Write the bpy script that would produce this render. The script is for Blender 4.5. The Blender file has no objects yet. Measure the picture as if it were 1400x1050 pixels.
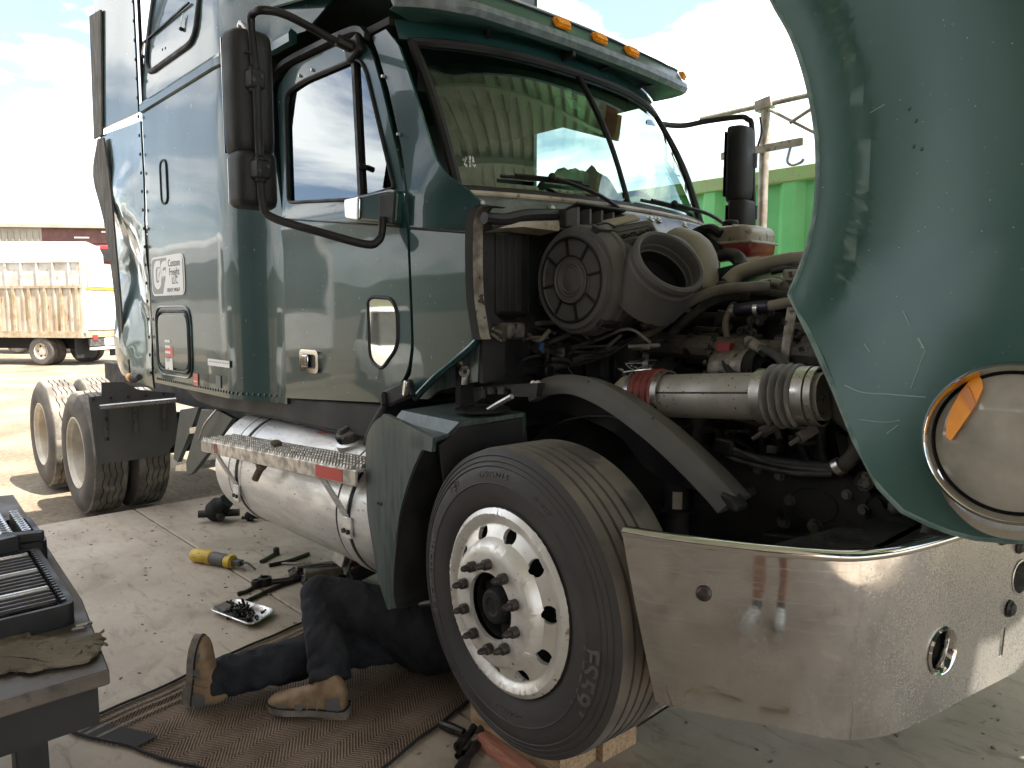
import bpy, bmesh, math, random
from mathutils import Vector, Matrix, noise
R = math.radians
random.seed(7)
scene = bpy.context.scene
COL = scene.collection

# ------------------------------------------------------------------ camera
FOC = 1000.0                       # focal length in pixels of a 1400 px wide frame
CAM = Vector((1.615, -2.717, 1.6))
YAW, PIT = R(136.66), R(-5.61)
cf = Vector((math.cos(YAW)*math.cos(PIT), math.sin(YAW)*math.cos(PIT), math.sin(PIT)))
cr = Vector((math.sin(YAW), -math.cos(YAW), 0))
cu = cr.cross(cf)
cd = bpy.data.cameras.new('camera'); cam = bpy.data.objects.new('camera', cd); COL.objects.link(cam)
cam.location = CAM
cam.rotation_euler = Matrix((cr, cu, -cf)).transposed().to_euler()
cd.sensor_fit = 'HORIZONTAL'; cd.sensor_width = 36.0; cd.lens = 36.0*FOC/1400.0
cd.clip_start = 0.02; cd.clip_end = 3000
scene.camera = cam

# ------------------------------------------------------------------ light
SUN_EL, SUN_AZ = R(60), math.atan2(0.30, 0.95)
sd = Vector((math.cos(SUN_AZ)*math.cos(SUN_EL), math.sin(SUN_AZ)*math.cos(SUN_EL), math.sin(SUN_EL)))
world = bpy.data.worlds.new('World'); scene.world = world; world.use_nodes = True
wn, wl = world.node_tree.nodes, world.node_tree.links
wn.clear()
wo = wn.new('ShaderNodeOutputWorld'); bg = wn.new('ShaderNodeBackground')
sky = wn.new('ShaderNodeTexSky'); sky.sky_type = 'NISHITA'; sky.sun_disc = False
sky.sun_elevation = SUN_EL; sky.sun_rotation = math.pi/2 - SUN_AZ
tc = wn.new('ShaderNodeTexCoord'); mp = wn.new('ShaderNodeMapping')
mp.inputs['Scale'].default_value = (1.0, 1.0, 3.2)
nz = wn.new('ShaderNodeTexNoise'); nz.inputs['Scale'].default_value = 2.6
nz.inputs['Detail'].default_value = 7; nz.inputs['Roughness'].default_value = .58; nz.inputs['Distortion'].default_value = .5
rp = wn.new('ShaderNodeValToRGB')
rp.color_ramp.elements[0].position = .42; rp.color_ramp.elements[0].color = (0.06, .06, .06, 1)
rp.color_ramp.elements[1].position = .60; rp.color_ramp.elements[1].color = (1, 1, 1, 1)
mx = wn.new('ShaderNodeMix'); mx.data_type = 'RGBA'
mx.inputs['B'].default_value = (12.5, 12.4, 12.1, 1)       # sunlit cloud, before the world strength
bg.inputs['Strength'].default_value = 0.07
wl.new(tc.outputs['Generated'], mp.inputs['Vector']); wl.new(mp.outputs['Vector'], nz.inputs['Vector'])
wl.new(nz.outputs['Fac'], rp.inputs['Fac']); wl.new(rp.outputs['Color'], mx.inputs['Factor'])
wl.new(sky.outputs['Color'], mx.inputs['A']); wl.new(mx.outputs['Result'], bg.inputs['Color'])
wl.new(bg.outputs['Background'], wo.inputs['Surface'])
sl = bpy.data.lights.new('sun', 'SUN'); sl.energy = 4.0; sl.angle = R(.53); sl.color = (1, .95, .86)
sun = bpy.data.objects.new('sun', sl); COL.objects.link(sun)
sun.rotation_euler = sd.to_track_quat('Z', 'Y').to_euler(); sun.location = (6, 8, 14)
vs = scene.view_settings
scene.display_settings.display_device = 'sRGB'
vs.view_transform = 'Standard'; vs.look = 'None'; vs.gamma = 1; vs.use_curve_mapping = False
vs.exposure = 2.25
scene.render.engine = 'CYCLES'
scene.cycles.max_bounces = 8; scene.cycles.transparent_max_bounces = 12
scene.cycles.use_denoising = True
scene.cycles.sample_clamp_indirect = 8; scene.cycles.blur_glossy = .6

# ------------------------------------------------------------------ helpers
def at(px, py, ax, v):
    """the point of the plane x / y / z = v seen at a pixel of the photograph"""
    d = cf + cr*((px-700)/FOC) - cu*((py-525)/FOC)
    i = 'xyz'.index(ax)
    return CAM + d*((v-CAM[i])/d[i])
def aty(y, *pts): return [at(px, py, 'y', y) for px, py in pts]
def atz(z, *pts): return [at(px, py, 'z', z) for px, py in pts]
def ats(px, py, yf):
    y = -1.0
    for _ in range(5): p = at(px, py, 'y', y); y = yf(p.x, p.z)
    p.y = y; return p
def V(*a): return Vector(a)
def sstep(a, b, x): t = min(1, max(0, (x-a)/(b-a))); return t*t*(3-2*t)
def basis(axis):
    a = Vector(axis).normalized()
    t = Vector((0, 0, 1)) if abs(a.z) < .9 else Vector((1, 0, 0))
    x = t.cross(a).normalized(); y = a.cross(x)
    return a, x, y
def smooth_path(pts, n=6, closed=False):
    """Catmull-Rom through the points"""
    P = [Vector(p) for p in pts]; out = []
    m = len(P)
    for i in range(m if closed else m-1):
        p0 = P[(i-1) % m] if (closed or i > 0) else P[0]*2-P[1]
        p1, p2 = P[i], P[(i+1) % m]
        p3 = P[(i+2) % m] if (closed or i+2 < m) else P[-1]*2-P[-2]
        for k in range(n):
            t = k/n
            out.append(.5*((2*p1)+(p2-p0)*t+(2*p0-5*p1+4*p2-p3)*t*t+(3*p1-p0-3*p2+p3)*t**3))
    if not closed: out.append(P[-1])
    return out
def round_poly(pts, rad, n=4):
    """round the corners of a polygon (any number of dimensions)"""
    out = []; m = len(pts); P = [Vector(p) for p in pts]
    for i in range(m):
        r_ = rad[i] if isinstance(rad, (list, tuple)) else rad
        a, b, c = P[i-1], P[i], P[(i+1) % m]
        d1, d2 = (a-b), (c-b)
        k = min(r_, d1.length*.48, d2.length*.48)
        if k < 1e-5: out.append(b); continue
        s, e = b+d1.normalized()*k, b+d2.normalized()*k
        for j in range(n+1):
            t = j/n
            out.append((1-t)**2*s + 2*t*(1-t)*b + t*t*e)
    return out
def fbm(x, y, z, o=3): return noise.fractal(Vector((x, y, z)), 1.0, 2.0, o)

class MB:
    """collects shapes; build() links them as one mesh object"""
    def __init__(s): s.v = []; s.f = []
    def add(s, vs, fs):
        o = len(s.v); s.v += [tuple(p) for p in vs]; s.f += [tuple(i+o for i in f) for f in fs]; return s
    def box(s, x0, x1, y0, y1, z0, z1):
        v = [(x, y, z) for x in (x0, x1) for y in (y0, y1) for z in (z0, z1)]
        return s.add(v, [(0, 1, 3, 2), (4, 6, 7, 5), (0, 4, 5, 1), (2, 3, 7, 6), (0, 2, 6, 4), (1, 5, 7, 3)])
    def obox(s, c, ax, ay, az):
        c, ax, ay, az = map(Vector, (c, ax, ay, az))
        v = [c+ax*i+ay*j+az*k for i in (-1, 1) for j in (-1, 1) for k in (-1, 1)]
        return s.add(v, [(0, 1, 3, 2), (4, 6, 7, 5), (0, 4, 5, 1), (2, 3, 7, 6), (0, 2, 6, 4), (1, 5, 7, 3)])
    def bar(s, p0, p1, w, h, up=(0, 0, 1)):
        p0, p1 = Vector(p0), Vector(p1); d = (p1-p0); u = Vector(up)
        sx = d.cross(u).normalized(); u = sx.cross(d).normalized()
        return s.obox((p0+p1)/2, d/2, sx*w/2, u*h/2)
    def loft(s, rings, closed=True, caps=True):
        n = len(rings[0]); o = len(s.v); F = []
        for r_ in rings: s.v += [tuple(p) for p in r_]
        for i in range(len(rings)-1):
            for j in range(n if closed else n-1):
                k = (j+1) % n
                F.append((o+i*n+j, o+i*n+k, o+(i+1)*n+k, o+(i+1)*n+j))
        if caps and closed:
            F.append(tuple(o+j for j in reversed(range(n)))); F.append(tuple(o+(len(rings)-1)*n+j for j in range(n)))
        s.f += F; return s
    def tube(s, pts, r, n=10, caps=True, sm=0, sq=None):
        P = [Vector(p) for p in pts]
        if sm: P = smooth_path(P, sm)
        m = len(P); rings = []; prev = None
        for i, p in enumerate(P):
            t = (P[min(i+1, m-1)]-P[max(i-1, 0)]).normalized()
            if prev is None: a, x, y = basis(t)
            else:
                x = (prev - t*prev.dot(t)).normalized(); y = t.cross(x)
            prev = x
            rr = r(i/(m-1)) if callable(r) else (r[i] if isinstance(r, (list, tuple)) else r)
            rings.append([p+(x*math.cos(2*math.pi*k/n)+y*math.sin(2*math.pi*k/n))*rr for k in range(n)])
        return s.loft(rings, True, caps)
    def cyl(s, p0, p1, r, n=14, r1=None): return s.tube([p0, p1], [r, r if r1 is None else r1], n)
    def lathe(s, prof, c, axis, n=32, closed=False, a0=0):
        """prof: (radius, height along the axis)"""
        a, x, y = basis(axis); c = Vector(c); rings = []
        for k in range(n):
            th = 2*math.pi*k/n+a0; d = x*math.cos(th)+y*math.sin(th)
            rings.append([c+a*h+d*rr for rr, h in prof])
        m = len(prof); o = len(s.v)
        for r_ in rings: s.v += [tuple(p) for p in r_]
        for k in range(n):
            k2 = (k+1) % n
            for j in range(m if closed else m-1):
                j2 = (j+1) % m
                s.f.append((o+k*m+j, o+k2*m+j, o+k2*m+j2, o+k*m+j2))
        return s
    def disc(s, c, axis, r, n=24, h=0):
        a, x, y = basis(axis); c = Vector(c)
        s.add([c+a*h+(x*math.cos(2*math.pi*k/n)+y*math.sin(2*math.pi*k/n))*r for k in range(n)], [tuple(range(n))]); return s
    def extr(s, poly, vec):
        P = [Vector(p) for p in poly]; vec = Vector(vec)
        return s.loft([P, [p+vec for p in P]])
    def grid(s, nu, nv, fn):
        o = len(s.v)
        for i in range(nu+1):
            for j in range(nv+1): s.v.append(tuple(fn(i/nu, j/nv)))
        for i in range(nu):
            for j in range(nv):
                a = o+i*(nv+1)+j; s.f.append((a, a+1, a+nv+2, a+nv+1))
        return s
    def ball(s, c, r, nu=10, nv=7, sc=(1, 1, 1)):
        c = Vector(c); o = len(s.v)
        def fn(u, v):
            th, ph = u*2*math.pi, (v-.5)*math.pi*.998
            return c+Vector((math.cos(th)*math.cos(ph)*sc[0], math.sin(th)*math.cos(ph)*sc[1], math.sin(ph)*sc[2]))*r
        return s.grid(nu, nv, fn)
    def build(s, name, m, parent=None, ang=32, bevel=0, solid=0, off=-1, sub=0, merge=False, seg=2):
        me = bpy.data.meshes.new(name); me.from_pydata(s.v, [], s.f)
        bm = bmesh.new(); bm.from_mesh(me)
        if merge: bmesh.ops.remove_doubles(bm, verts=bm.verts, dist=1e-5)
        bmesh.ops.recalc_face_normals(bm, faces=bm.faces)
        lim = R(ang)
        for e in bm.edges:
            e.smooth = not (len(e.link_faces) == 2 and e.calc_face_angle(0) > lim)
        for f in bm.faces: f.smooth = True
        bm.to_mesh(me); bm.free()
        return link(name, me, m, parent, bevel, solid, off, sub, seg)

def link(name, me, m, parent=None, bevel=0, solid=0, off=-1, sub=0, seg=2):
    o = bpy.data.objects.new(name, me); COL.objects.link(o)
    if m is not None: me.materials.append(m)
    if parent is not None:
        o.parent = parent
        o.matrix_parent_inverse = world_of(parent).inverted()
    if solid:
        md = o.modifiers.new('thickness', 'SOLIDIFY'); md.thickness = solid; md.offset = off
        es = o.modifiers.new('crease', 'EDGE_SPLIT'); es.split_angle = R(50)
    if bevel:
        md = o.modifiers.new('bevel', 'BEVEL'); md.width = bevel; md.segments = seg; md.limit_method = 'ANGLE'; md.angle_limit = R(40)
        md.harden_normals = False
    if sub:
        md = o.modifiers.new('sub', 'SUBSURF'); md.levels = sub; md.render_levels = sub
    return o
def world_of(o):
    m = Matrix.LocRotScale(o.location, o.rotation_euler, o.scale)
    return m if o.parent is None else world_of(o.parent) @ o.matrix_parent_inverse @ m
def tag(o, label, cat=None, group=None, kind=None):
    if label: o['label'] = label
    if cat: o['category'] = cat
    if group: o['group'] = group
    if kind: o['kind'] = kind
    return o
def thing(name, loc, label, cat, group=None):
    o = bpy.data.objects.new(name, None); COL.objects.link(o); o.location = loc; o.empty_display_size = .1
    return tag(o, label, cat, group)
def kids(o): return [c for c in COL.objects if c.parent == o]
def copy_tree(o, loc=None, rz=None, parent=None):
    c = o.copy(); COL.objects.link(c)
    if parent is not None: c.parent = parent
    for ch in kids(o): copy_tree(ch, parent=c)
    if loc is not None: c.location = loc
    if rz is not None: c.rotation_euler.z = rz
    return c
def skin(outer, holes, yfun, m, name, parent, step=.07, solid=.012, fmap=None, ang=40, off=-1):
    """a sheet-metal panel: outline and holes in (x, z), y from yfun, cut into a fine grid so that it curves"""
    bm = bmesh.new()
    for loop in [outer]+list(holes):
        vsx = [bm.verts.new((p[0], 0, p[2] if len(p) == 3 else p[1])) for p in loop]
        for i in range(len(vsx)): bm.edges.new((vsx[i], vsx[(i+1) % len(vsx)]))
    bmesh.ops.triangle_fill(bm, use_beauty=True, edges=bm.edges[:], normal=(0, -1, 0))
    xs = [v.co.x for v in bm.verts]; zs = [v.co.z for v in bm.verts]
    for lo, hi, no in ((min(xs), max(xs), (1, 0, 0)), (min(zs), max(zs), (0, 0, 1))):
        k = max(1, int((hi-lo)/step))
        for i in range(1, k):
            t = lo+(hi-lo)*i/k+1e-4
            bmesh.ops.bisect_plane(bm, geom=bm.verts[:]+bm.edges[:]+bm.faces[:], plane_co=(t*no[0], 0, t*no[2]), plane_no=no, dist=1e-5)
    bmesh.ops.recalc_face_normals(bm, faces=bm.faces)
    if sum(f.normal.y*f.calc_area() for f in bm.faces) > 0: bmesh.ops.reverse_faces(bm, faces=bm.faces)
    for v in bm.verts:
        if fmap: v.co = fmap(v.co.x, v.co.z)
        else: v.co.y = yfun(v.co.x, v.co.z)
    bm.normal_update()
    for e in bm.edges: e.smooth = not (len(e.link_faces) == 2 and e.calc_face_angle(0) > R(ang))
    for f in bm.faces: f.smooth = True
    me = bpy.data.meshes.new(name); bm.to_mesh(me); bm.free()
    return link(name, me, m, parent, solid=solid, off=off)
def text_geo(s, size, depth=0.0, align='CENTER', bold=0.0):
    cu_ = bpy.data.curves.new('txt', 'FONT'); cu_.body = s; cu_.size = size; cu_.extrude = depth
    cu_.align_x = align; cu_.align_y = 'CENTER'; cu_.resolution_u = 3; cu_.offset = bold
    o = bpy.data.objects.new('txt', cu_); COL.objects.link(o)
    dg = bpy.context.evaluated_depsgraph_get(); dg.update()
    me = bpy.data.meshes.new_from_object(o.evaluated_get(dg))
    vs_ = [v.co.copy() for v in me.vertices]; fs_ = [tuple(p.vertices) for p in me.polygons]
    bpy.data.objects.remove(o); bpy.data.meshes.remove(me); bpy.data.curves.remove(cu_)
    return vs_, fs_
def text_on(mb, s, size, o, x, y, depth=.002, align='CENTER', bold=0.0):
    vs_, fs_ = text_geo(s, size, depth, align, bold); o, x, y = Vector(o), Vector(x).normalized(), Vector(y).normalized(); n = x.cross(y)
    return mb.add([o+x*p.x+y*p.y+n*p.z for p in vs_], fs_)

# ------------------------------------------------------------------ materials
def nodes(name):
    m = bpy.data.materials.new(name); m.use_nodes = True
    return m, m.node_tree.nodes, m.node_tree.links, m.node_tree.nodes['Principled BSDF']
def pm(name, c1, c2=None, scale=6, rough=.5, rough2=None, metal=0, coat=0, bump=0, bscale=60, spec=.5, stretch=(1, 1, 1),
       spots=None, spscale=30, spth=.62, lo=.4, hi=.62, detail=6, wave=0, wscale=3, coatr=.04):
    """procedural surface: two colours mixed by noise, specks, roughness variation and relief"""
    m, N, L, b = nodes(name)
    b.inputs['Metallic'].default_value = metal; b.inputs['Specular IOR Level'].default_value = spec
    b.inputs['Coat Weight'].default_value = coat; b.inputs['Coat Roughness'].default_value = coatr
    b.inputs['Roughness'].default_value = rough; b.inputs['Coat IOR'].default_value = 1.42
    t = N.new('ShaderNodeTexCoord'); mpn = N.new('ShaderNodeMapping'); mpn.inputs['Scale'].default_value = stretch
    L.new(t.outputs['Object'], mpn.inputs['Vector'])
    n1 = N.new('ShaderNodeTexNoise'); n1.inputs['Scale'].default_value = scale; n1.inputs['Detail'].default_value = detail
    L.new(mpn.outputs['Vector'], n1.inputs['Vector'])
    mr = N.new('ShaderNodeMapRange'); mr.inputs['From Min'].default_value = lo; mr.inputs['From Max'].default_value = hi
    L.new(n1.outputs['Fac'], mr.inputs['Value'])
    col = None
    mixn = N.new('ShaderNodeMix'); mixn.data_type = 'RGBA'
    mixn.inputs['A'].default_value = (*c1, 1); mixn.inputs['B'].default_value = (*(c2 or c1), 1)
    L.new(mr.outputs['Result'], mixn.inputs['Factor']); col = mixn.outputs['Result']
    if spots:
        n2 = N.new('ShaderNodeTexNoise'); n2.inputs['Scale'].default_value = spscale; n2.inputs['Detail'].default_value = 4
        L.new(mpn.outputs['Vector'], n2.inputs['Vector'])
        m2 = N.new('ShaderNodeMapRange'); m2.inputs['From Min'].default_value = spth; m2.inputs['From Max'].default_value = spth+.06
        L.new(n2.outputs['Fac'], m2.inputs['Value'])
        mix2 = N.new('ShaderNodeMix'); mix2.data_type = 'RGBA'; L.new(m2.outputs['Result'], mix2.inputs['Factor'])
        L.new(col, mix2.inputs['A']); mix2.inputs['B'].default_value = (*spots, 1); col = mix2.outputs['Result']
    L.new(col, b.inputs['Base Color'])
    if rough2 is not None:
        m3 = N.new('ShaderNodeMapRange'); m3.inputs['From Min'].default_value = lo; m3.inputs['From Max'].default_value = hi
        m3.inputs['To Min'].default_value = rough; m3.inputs['To Max'].default_value = rough2
        L.new(n1.outputs['Fac'], m3.inputs['Value']); L.new(m3.outputs['Result'], b.inputs['Roughness'])
    if bump or wave:
        last = None
        if wave:
            n4 = N.new('ShaderNodeTexNoise'); n4.inputs['Scale'].default_value = wscale; n4.inputs['Detail'].default_value = 1
            L.new(mpn.outputs['Vector'], n4.inputs['Vector'])
            b4 = N.new('ShaderNodeBump'); b4.inputs['Strength'].default_value = 1; b4.inputs['Distance'].default_value = wave
            L.new(n4.outputs['Fac'], b4.inputs['Height']); last = b4.outputs['Normal']
        if bump:
            n3 = N.new('ShaderNodeTexNoise'); n3.inputs['Scale'].default_value = bscale; n3.inputs['Detail'].default_value = 5
            L.new(mpn.outputs['Vector'], n3.inputs['Vector'])
            bp = N.new('ShaderNodeBump'); bp.inputs['Strength'].default_value = bump; bp.inputs['Distance'].default_value = .01
            L.new(n3.outputs['Fac'], bp.inputs['Height'])
            if last: L.new(last, bp.inputs['Normal'])
            last = bp.outputs['Normal']
        L.new(last, b.inputs['Normal'])
        if wave and coat: L.new(b4.outputs['Normal'], b.inputs['Coat Normal'])
    return m
def glass(name, tint=(.6, .75, .68), rough=.0, refl=(1, 1, 1), ior=1.75):
    m, N, L, b = nodes(name); N.remove(b); out = N['Material Output']
    tr = N.new('ShaderNodeBsdfTransparent'); tr.inputs['Color'].default_value = (*tint, 1)
    gl = N.new('ShaderNodeBsdfGlossy'); gl.inputs['Roughness'].default_value = rough; gl.inputs['Color'].default_value = (*refl, 1)
    fr = N.new('ShaderNodeFresnel'); fr.inputs['IOR'].default_value = ior
    mxs = N.new('ShaderNodeMixShader'); L.new(fr.outputs['Fac'], mxs.inputs['Fac'])
    L.new(tr.outputs['BSDF'], mxs.inputs[1]); L.new(gl.outputs['BSDF'], mxs.inputs[2]); L.new(mxs.outputs['Shader'], out.inputs['Surface'])
    return m
G = {}
def hazed(name):
    m = glass(name, (.86, .84, .78), .08, (.9, .88, .84), 1.8); N, L = m.node_tree.nodes, m.node_tree.links
    out = N['Material Output']; s0 = out.inputs['Surface'].links[0].from_socket
    df = N.new('ShaderNodeBsdfDiffuse'); df.inputs['Color'].default_value = (.62, .585, .50, 1)
    t = N.new('ShaderNodeTexCoord'); n = N.new('ShaderNodeTexNoise'); n.inputs['Scale'].default_value = 7; n.inputs['Detail'].default_value = 5; L.new(t.outputs['Object'], n.inputs['Vector'])
    mr = N.new('ShaderNodeMapRange'); mr.inputs['From Min'].default_value = .3; mr.inputs['From Max'].default_value = .7; mr.inputs['To Min'].default_value = .30; mr.inputs['To Max'].default_value = .62; L.new(n.outputs['Fac'], mr.inputs['Value'])
    mx_ = N.new('ShaderNodeMixShader'); L.new(mr.outputs['Result'], mx_.inputs['Fac']); L.new(s0, mx_.inputs[1]); L.new(df.outputs['BSDF'], mx_.inputs[2]); L.new(mx_.outputs['Shader'], out.inputs['Surface'])
    return m
G['paint'] = pm('truck_paint', (.008, .036, .034), (.011, .043, .041), scale=2, rough=.34, rough2=.42, spec=.2, metal=.1, coat=.66, wave=.0035, wscale=2.2, coatr=.03,
                spots=(.25, .24, .2), spscale=45, spth=.70)
G['paint_dent'] = pm('dented_paint', (.010, .042, .036), (.02, .06, .05), scale=3, rough=.3, metal=.35, coat=1, wave=.007, wscale=4.5, coatr=.05)
G['hood'] = pm('hood_paint', (.017, .064, .054), (.040, .096, .083), scale=1.7, lo=.32, hi=.72, rough=.40, rough2=.66, metal=.15, coat=.3, coatr=.22, bump=.03, bscale=40,
               spots=(.07, .115, .10), spscale=60, spth=.70)
G['fender'] = pm('fender_paint', (.030, .050, .047), (.075, .095, .090), scale=9, stretch=(6, 6, .6), rough=.42, rough2=.62, metal=.2, coat=.4, coatr=.2, bump=.05)
G['plastic'] = pm('black_plastic', (.009, .009, .0095), (.017, .0165, .016), scale=9, spec=.3, rough=.45, rough2=.65, bump=.08, bscale=160)
G['plastic_d'] = pm('dusty_plastic', (.068, .067, .064), (.105, .102, .096), scale=5, spec=.3, rough=.55, rough2=.75, bump=.1, bscale=120, lo=.3, hi=.7)
G['plastic_g'] = pm('dark_plastic', (.012, .012, .012), (.026, .025, .0235), scale=5, spec=.3, rough=.5, rough2=.7, bump=.1, bscale=120, lo=.35, hi=.7)
G['dirty'] = pm('grimy_black_metal', (.007, .007, .008), (.020, .0185, .017), scale=7, spec=.3, rough=.6, rough2=.85, bump=.3, bscale=70, spots=(.06, .054, .047), spscale=38, spth=.68)
G['iron'] = pm('grimy_iron', (.07, .067, .064), (.14, .125, .11), scale=14, spec=.3, rough=.5, rough2=.8, metal=.5, bump=.4, bscale=80, spots=(.02, .018, .016), spscale=22, spth=.58)
G['cast'] = pm('weathered_cast_aluminium', (.26, .24, .20), (.14, .12, .10), scale=16, rough=.45, rough2=.7, metal=.6, bump=.3, bscale=60, spots=(.05, .04, .035), spscale=26, spth=.6)
G['pipe'] = pm('speckled_aluminium', (.44, .43, .40), (.33, .31, .28), scale=5, rough=.5, rough2=.66, metal=.6, bump=.08, spots=(.05, .03, .02), spscale=75, spth=.64)
G['alu'] = pm('brushed_aluminium', (.66, .65, .63), (.56, .54, .51), scale=4, stretch=(1.5, 5, 5), rough=.42, rough2=.58, metal=.7, bump=.05, wave=.004, wscale=3,
              spots=(.30, .25, .19), spscale=20, spth=.64)
G['tread_alu'] = pm('tread_plate', (.50, .47, .42), (.30, .27, .23), scale=25, rough=.4, rough2=.65, metal=.7)
G['rim'] = pm('front_rim_aluminium', (.72, .70, .66), (.58, .55, .50), scale=7, rough=.38, rough2=.55, metal=.6, bump=.05, spots=(.32, .28, .22), spscale=40, spth=.66)
G['rim_rear'] = pm('rear_rim_paint', (.62, .57, .48), (.45, .38, .28), scale=6, rough=.55, bump=.1)
G['chrome'] = pm('chrome', (.62, .61, .59), (.55, .53, .5), scale=5, rough=.05, rough2=.12, metal=1)
G['steel'] = pm('bright_steel', (.5, .49, .47), (.38, .36, .33), scale=20, rough=.25, rough2=.45, metal=.9)
G['dark_steel'] = pm('dark_oiled_steel', (.03, .028, .027), (.06, .05, .045), scale=30, rough=.35, rough2=.6, metal=.7, bump=.15)
G['nut'] = pm('brown_iron_nut', (.06, .048, .042), (.03, .025, .022), scale=60, rough=.5, metal=.5, bump=.25)
G['letter'] = pm('raised_rubber_lettering', (.082, .074, .066), (.065, .059, .052), scale=9, rough=.75)
G['rubber'] = pm('tyre_rubber', (.024, .0215, .020), (.040, .0355, .032), scale=5, rough=.62, rough2=.8, bump=.1, bscale=150)
G['tread'] = pm('worn_tread', (.07, .06, .05), (.125, .106, .084), scale=6, rough=.75, rough2=.9, bump=.2, bscale=60, spots=(.045, .042, .038), spscale=5, spth=.60)
G['tread_r'] = pm('dusty_tread', (.10, .088, .075), (.22, .195, .16), scale=8, rough=.85, bump=.2, bscale=80)
G['tyre_d'] = pm('dusty_tyre', (.055, .047, .04), (.09, .075, .06), scale=6, rough=.8, bump=.1)
G['hose'] = pm('black_hose', (.024, .0235, .023), (.07, .066, .06), scale=14, spec=.3, rough=.5, rough2=.75, bump=.1)
G['hose_d'] = pm('dusty_hose', (.10, .092, .078), (.17, .155, .13), scale=10, rough=.6, rough2=.8, bump=.1)
G['red'] = pm('red_silicone', (.20, .030, .022), (.13, .02, .016), scale=20, rough=.45, rough2=.6)
G['redplas'] = pm('red_coolant_plastic', (.28, .02, .02), (.16, .015, .015), scale=3, rough=.35)
G['cream'] = pm('cream_plastic', (.40, .36, .29), (.26, .22, .17), scale=8, rough=.45, spots=(.15, .12, .09), spscale=24, spth=.6)
G['tan'] = pm('tan_duct', (.30, .27, .21), (.17, .15, .12), scale=4, rough=.55, rough2=.75, lo=.3, hi=.7)
G['amber'] = pm('amber_lens', (.82, .30, .015), (.74, .25, .012), scale=30, rough=.4, spec=.3)
G['redlens'] = pm('red_lens', (.45, .02, .02), rough=.3)
G['lens'] = pm('hazed_lens', (.46, .44, .38), (.36, .34, .29), scale=3, rough=.12, rough2=.32, coat=.8, metal=.5)
G['white'] = pm('white_paint', (.74, .73, .70), (.62, .60, .55), scale=5, rough=.45)
G['sign_g'] = pm('grey_print', (.23, .23, .22), rough=.5)
G['sign_w'] = pm('white_print', (.72, .71, .68), rough=.5)
G['sign_k'] = pm('dark_print', (.06, .06, .06), rough=.5)
G['sign_r'] = pm('red_print', (.55, .10, .07), rough=.5)
G['tintdark'] = pm('dark_interior', (.02, .022, .02), (.03, .03, .028), scale=5, rough=.8)
G['seat'] = pm('grey_cloth_seat', (.09, .10, .09), (.14, .15, .14), scale=12, rough=.9)
G['glass'] = glass('windshield_glass', (.40, .55, .47), refl=(.80, .96, .88), ior=2.0)
G['sglass'] = glass('side_glass', (.26, .33, .33), refl=(.92, .98, 1), ior=2.5)
G['wood'] = pm('timber', (.40, .27, .15), (.26, .16, .085), scale=9, stretch=(1.2, 10, 10), rough=.8, bump=.25, bscale=50, spots=(.14, .085, .05), spscale=18, spth=.62)
G['redwood'] = pm('reddish_timber', (.42, .17, .10), (.28, .11, .07), scale=9, stretch=(1.2, 10, 10), rough=.8, bump=.25)
G['boot'] = pm('tan_leather', (.24, .155, .085), (.15, .095, .052), scale=14, rough=.6, rough2=.8, bump=.2, bscale=60)
G['sole'] = pm('boot_sole', (.12, .10, .08), (.19, .16, .13), scale=20, rough=.85)
G['bootpatch'] = pm('grey_boot_panel', (.085, .082, .078), rough=.75)
G['denim'] = pm('dark_work_cloth', (.012, .0125, .015), (.024, .025, .028), scale=10, stretch=(1, 1, .6), rough=.9, bump=.9, bscale=26, spec=.2)
G['shirt'] = pm('dark_shirt_cloth', (.012, .012, .016), (.02, .02, .024), scale=10, rough=.9, spec=.2)
G['skinm'] = pm('skin', (.45, .25, .17), (.40, .21, .14), scale=10, rough=.55)
G['rag'] = pm('olive_rag', (.10, .083, .058), (.155, .13, .092), scale=8, spots=(.05, .04, .03), spscale=9, spth=.63, rough=.95, bump=.5, bscale=140, spec=.15)
G['bench'] = pm('greasy_bench_top', (.045, .033, .025), (.11, .09, .073), scale=6, rough=.5, rough2=.8, bump=.15, spots=(.03, .025, .02), spscale=9, spth=.56)
G['benchframe'] = pm('bench_steel', (.013, .014, .0135), (.026, .025, .023), scale=12, rough=.5, rough2=.7, metal=.4)
G['yellow'] = pm('yellow_paint', (.55, .38, .02), (.36, .24, .03), scale=14, rough=.5, spots=(.10, .07, .03), spscale=30, spth=.6)
G['green'] = pm('container_green', (.13, .49, .17), (.17, .53, .21), scale=3, rough=.5, spots=(.24, .20, .09), spscale=11, spth=.70)
G['green_rail'] = pm('container_rail_green', (.24, .42, .16), (.28, .36, .16), scale=12, rough=.6, spots=(.2, .12, .06), spscale=20, spth=.64)
G['galv'] = pm('weathered_pipe', (.34, .31, .27), (.24, .20, .16), scale=14, rough=.55, metal=.4, spots=(.2, .11, .06), spscale=12, spth=.64)
G['beam'] = pm('red_oxide_beam', (.36, .13, .075), (.30, .11, .065), scale=6, rough=.7)
G['roof'] = pm('roof_sheet', (.72, .74, .70), (.62, .64, .60), scale=2, rough=.5, metal=.2)
G['bldg'] = pm('beige_cladding', (.30, .275, .23), (.26, .235, .19), scale=1, rough=.7)
G['bldg_d'] = pm('maroon_shade', (.10, .045, .04), (.13, .06, .05), scale=2, rough=.8)
G['bed_w'] = pm('scuffed_white_panel', (.46, .44, .40), (.36, .32, .27), scale=2.5, rough=.6, spots=(.36, .25, .15), spscale=7, spth=.62)
G['bed_r'] = pm('rust_streaked_panel', (.40, .36, .29), (.30, .22, .14), scale=3.2, stretch=(1.6, 1.6, .35), rough=.7, spots=(.22, .11, .05), spscale=9, spth=.62)
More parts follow.
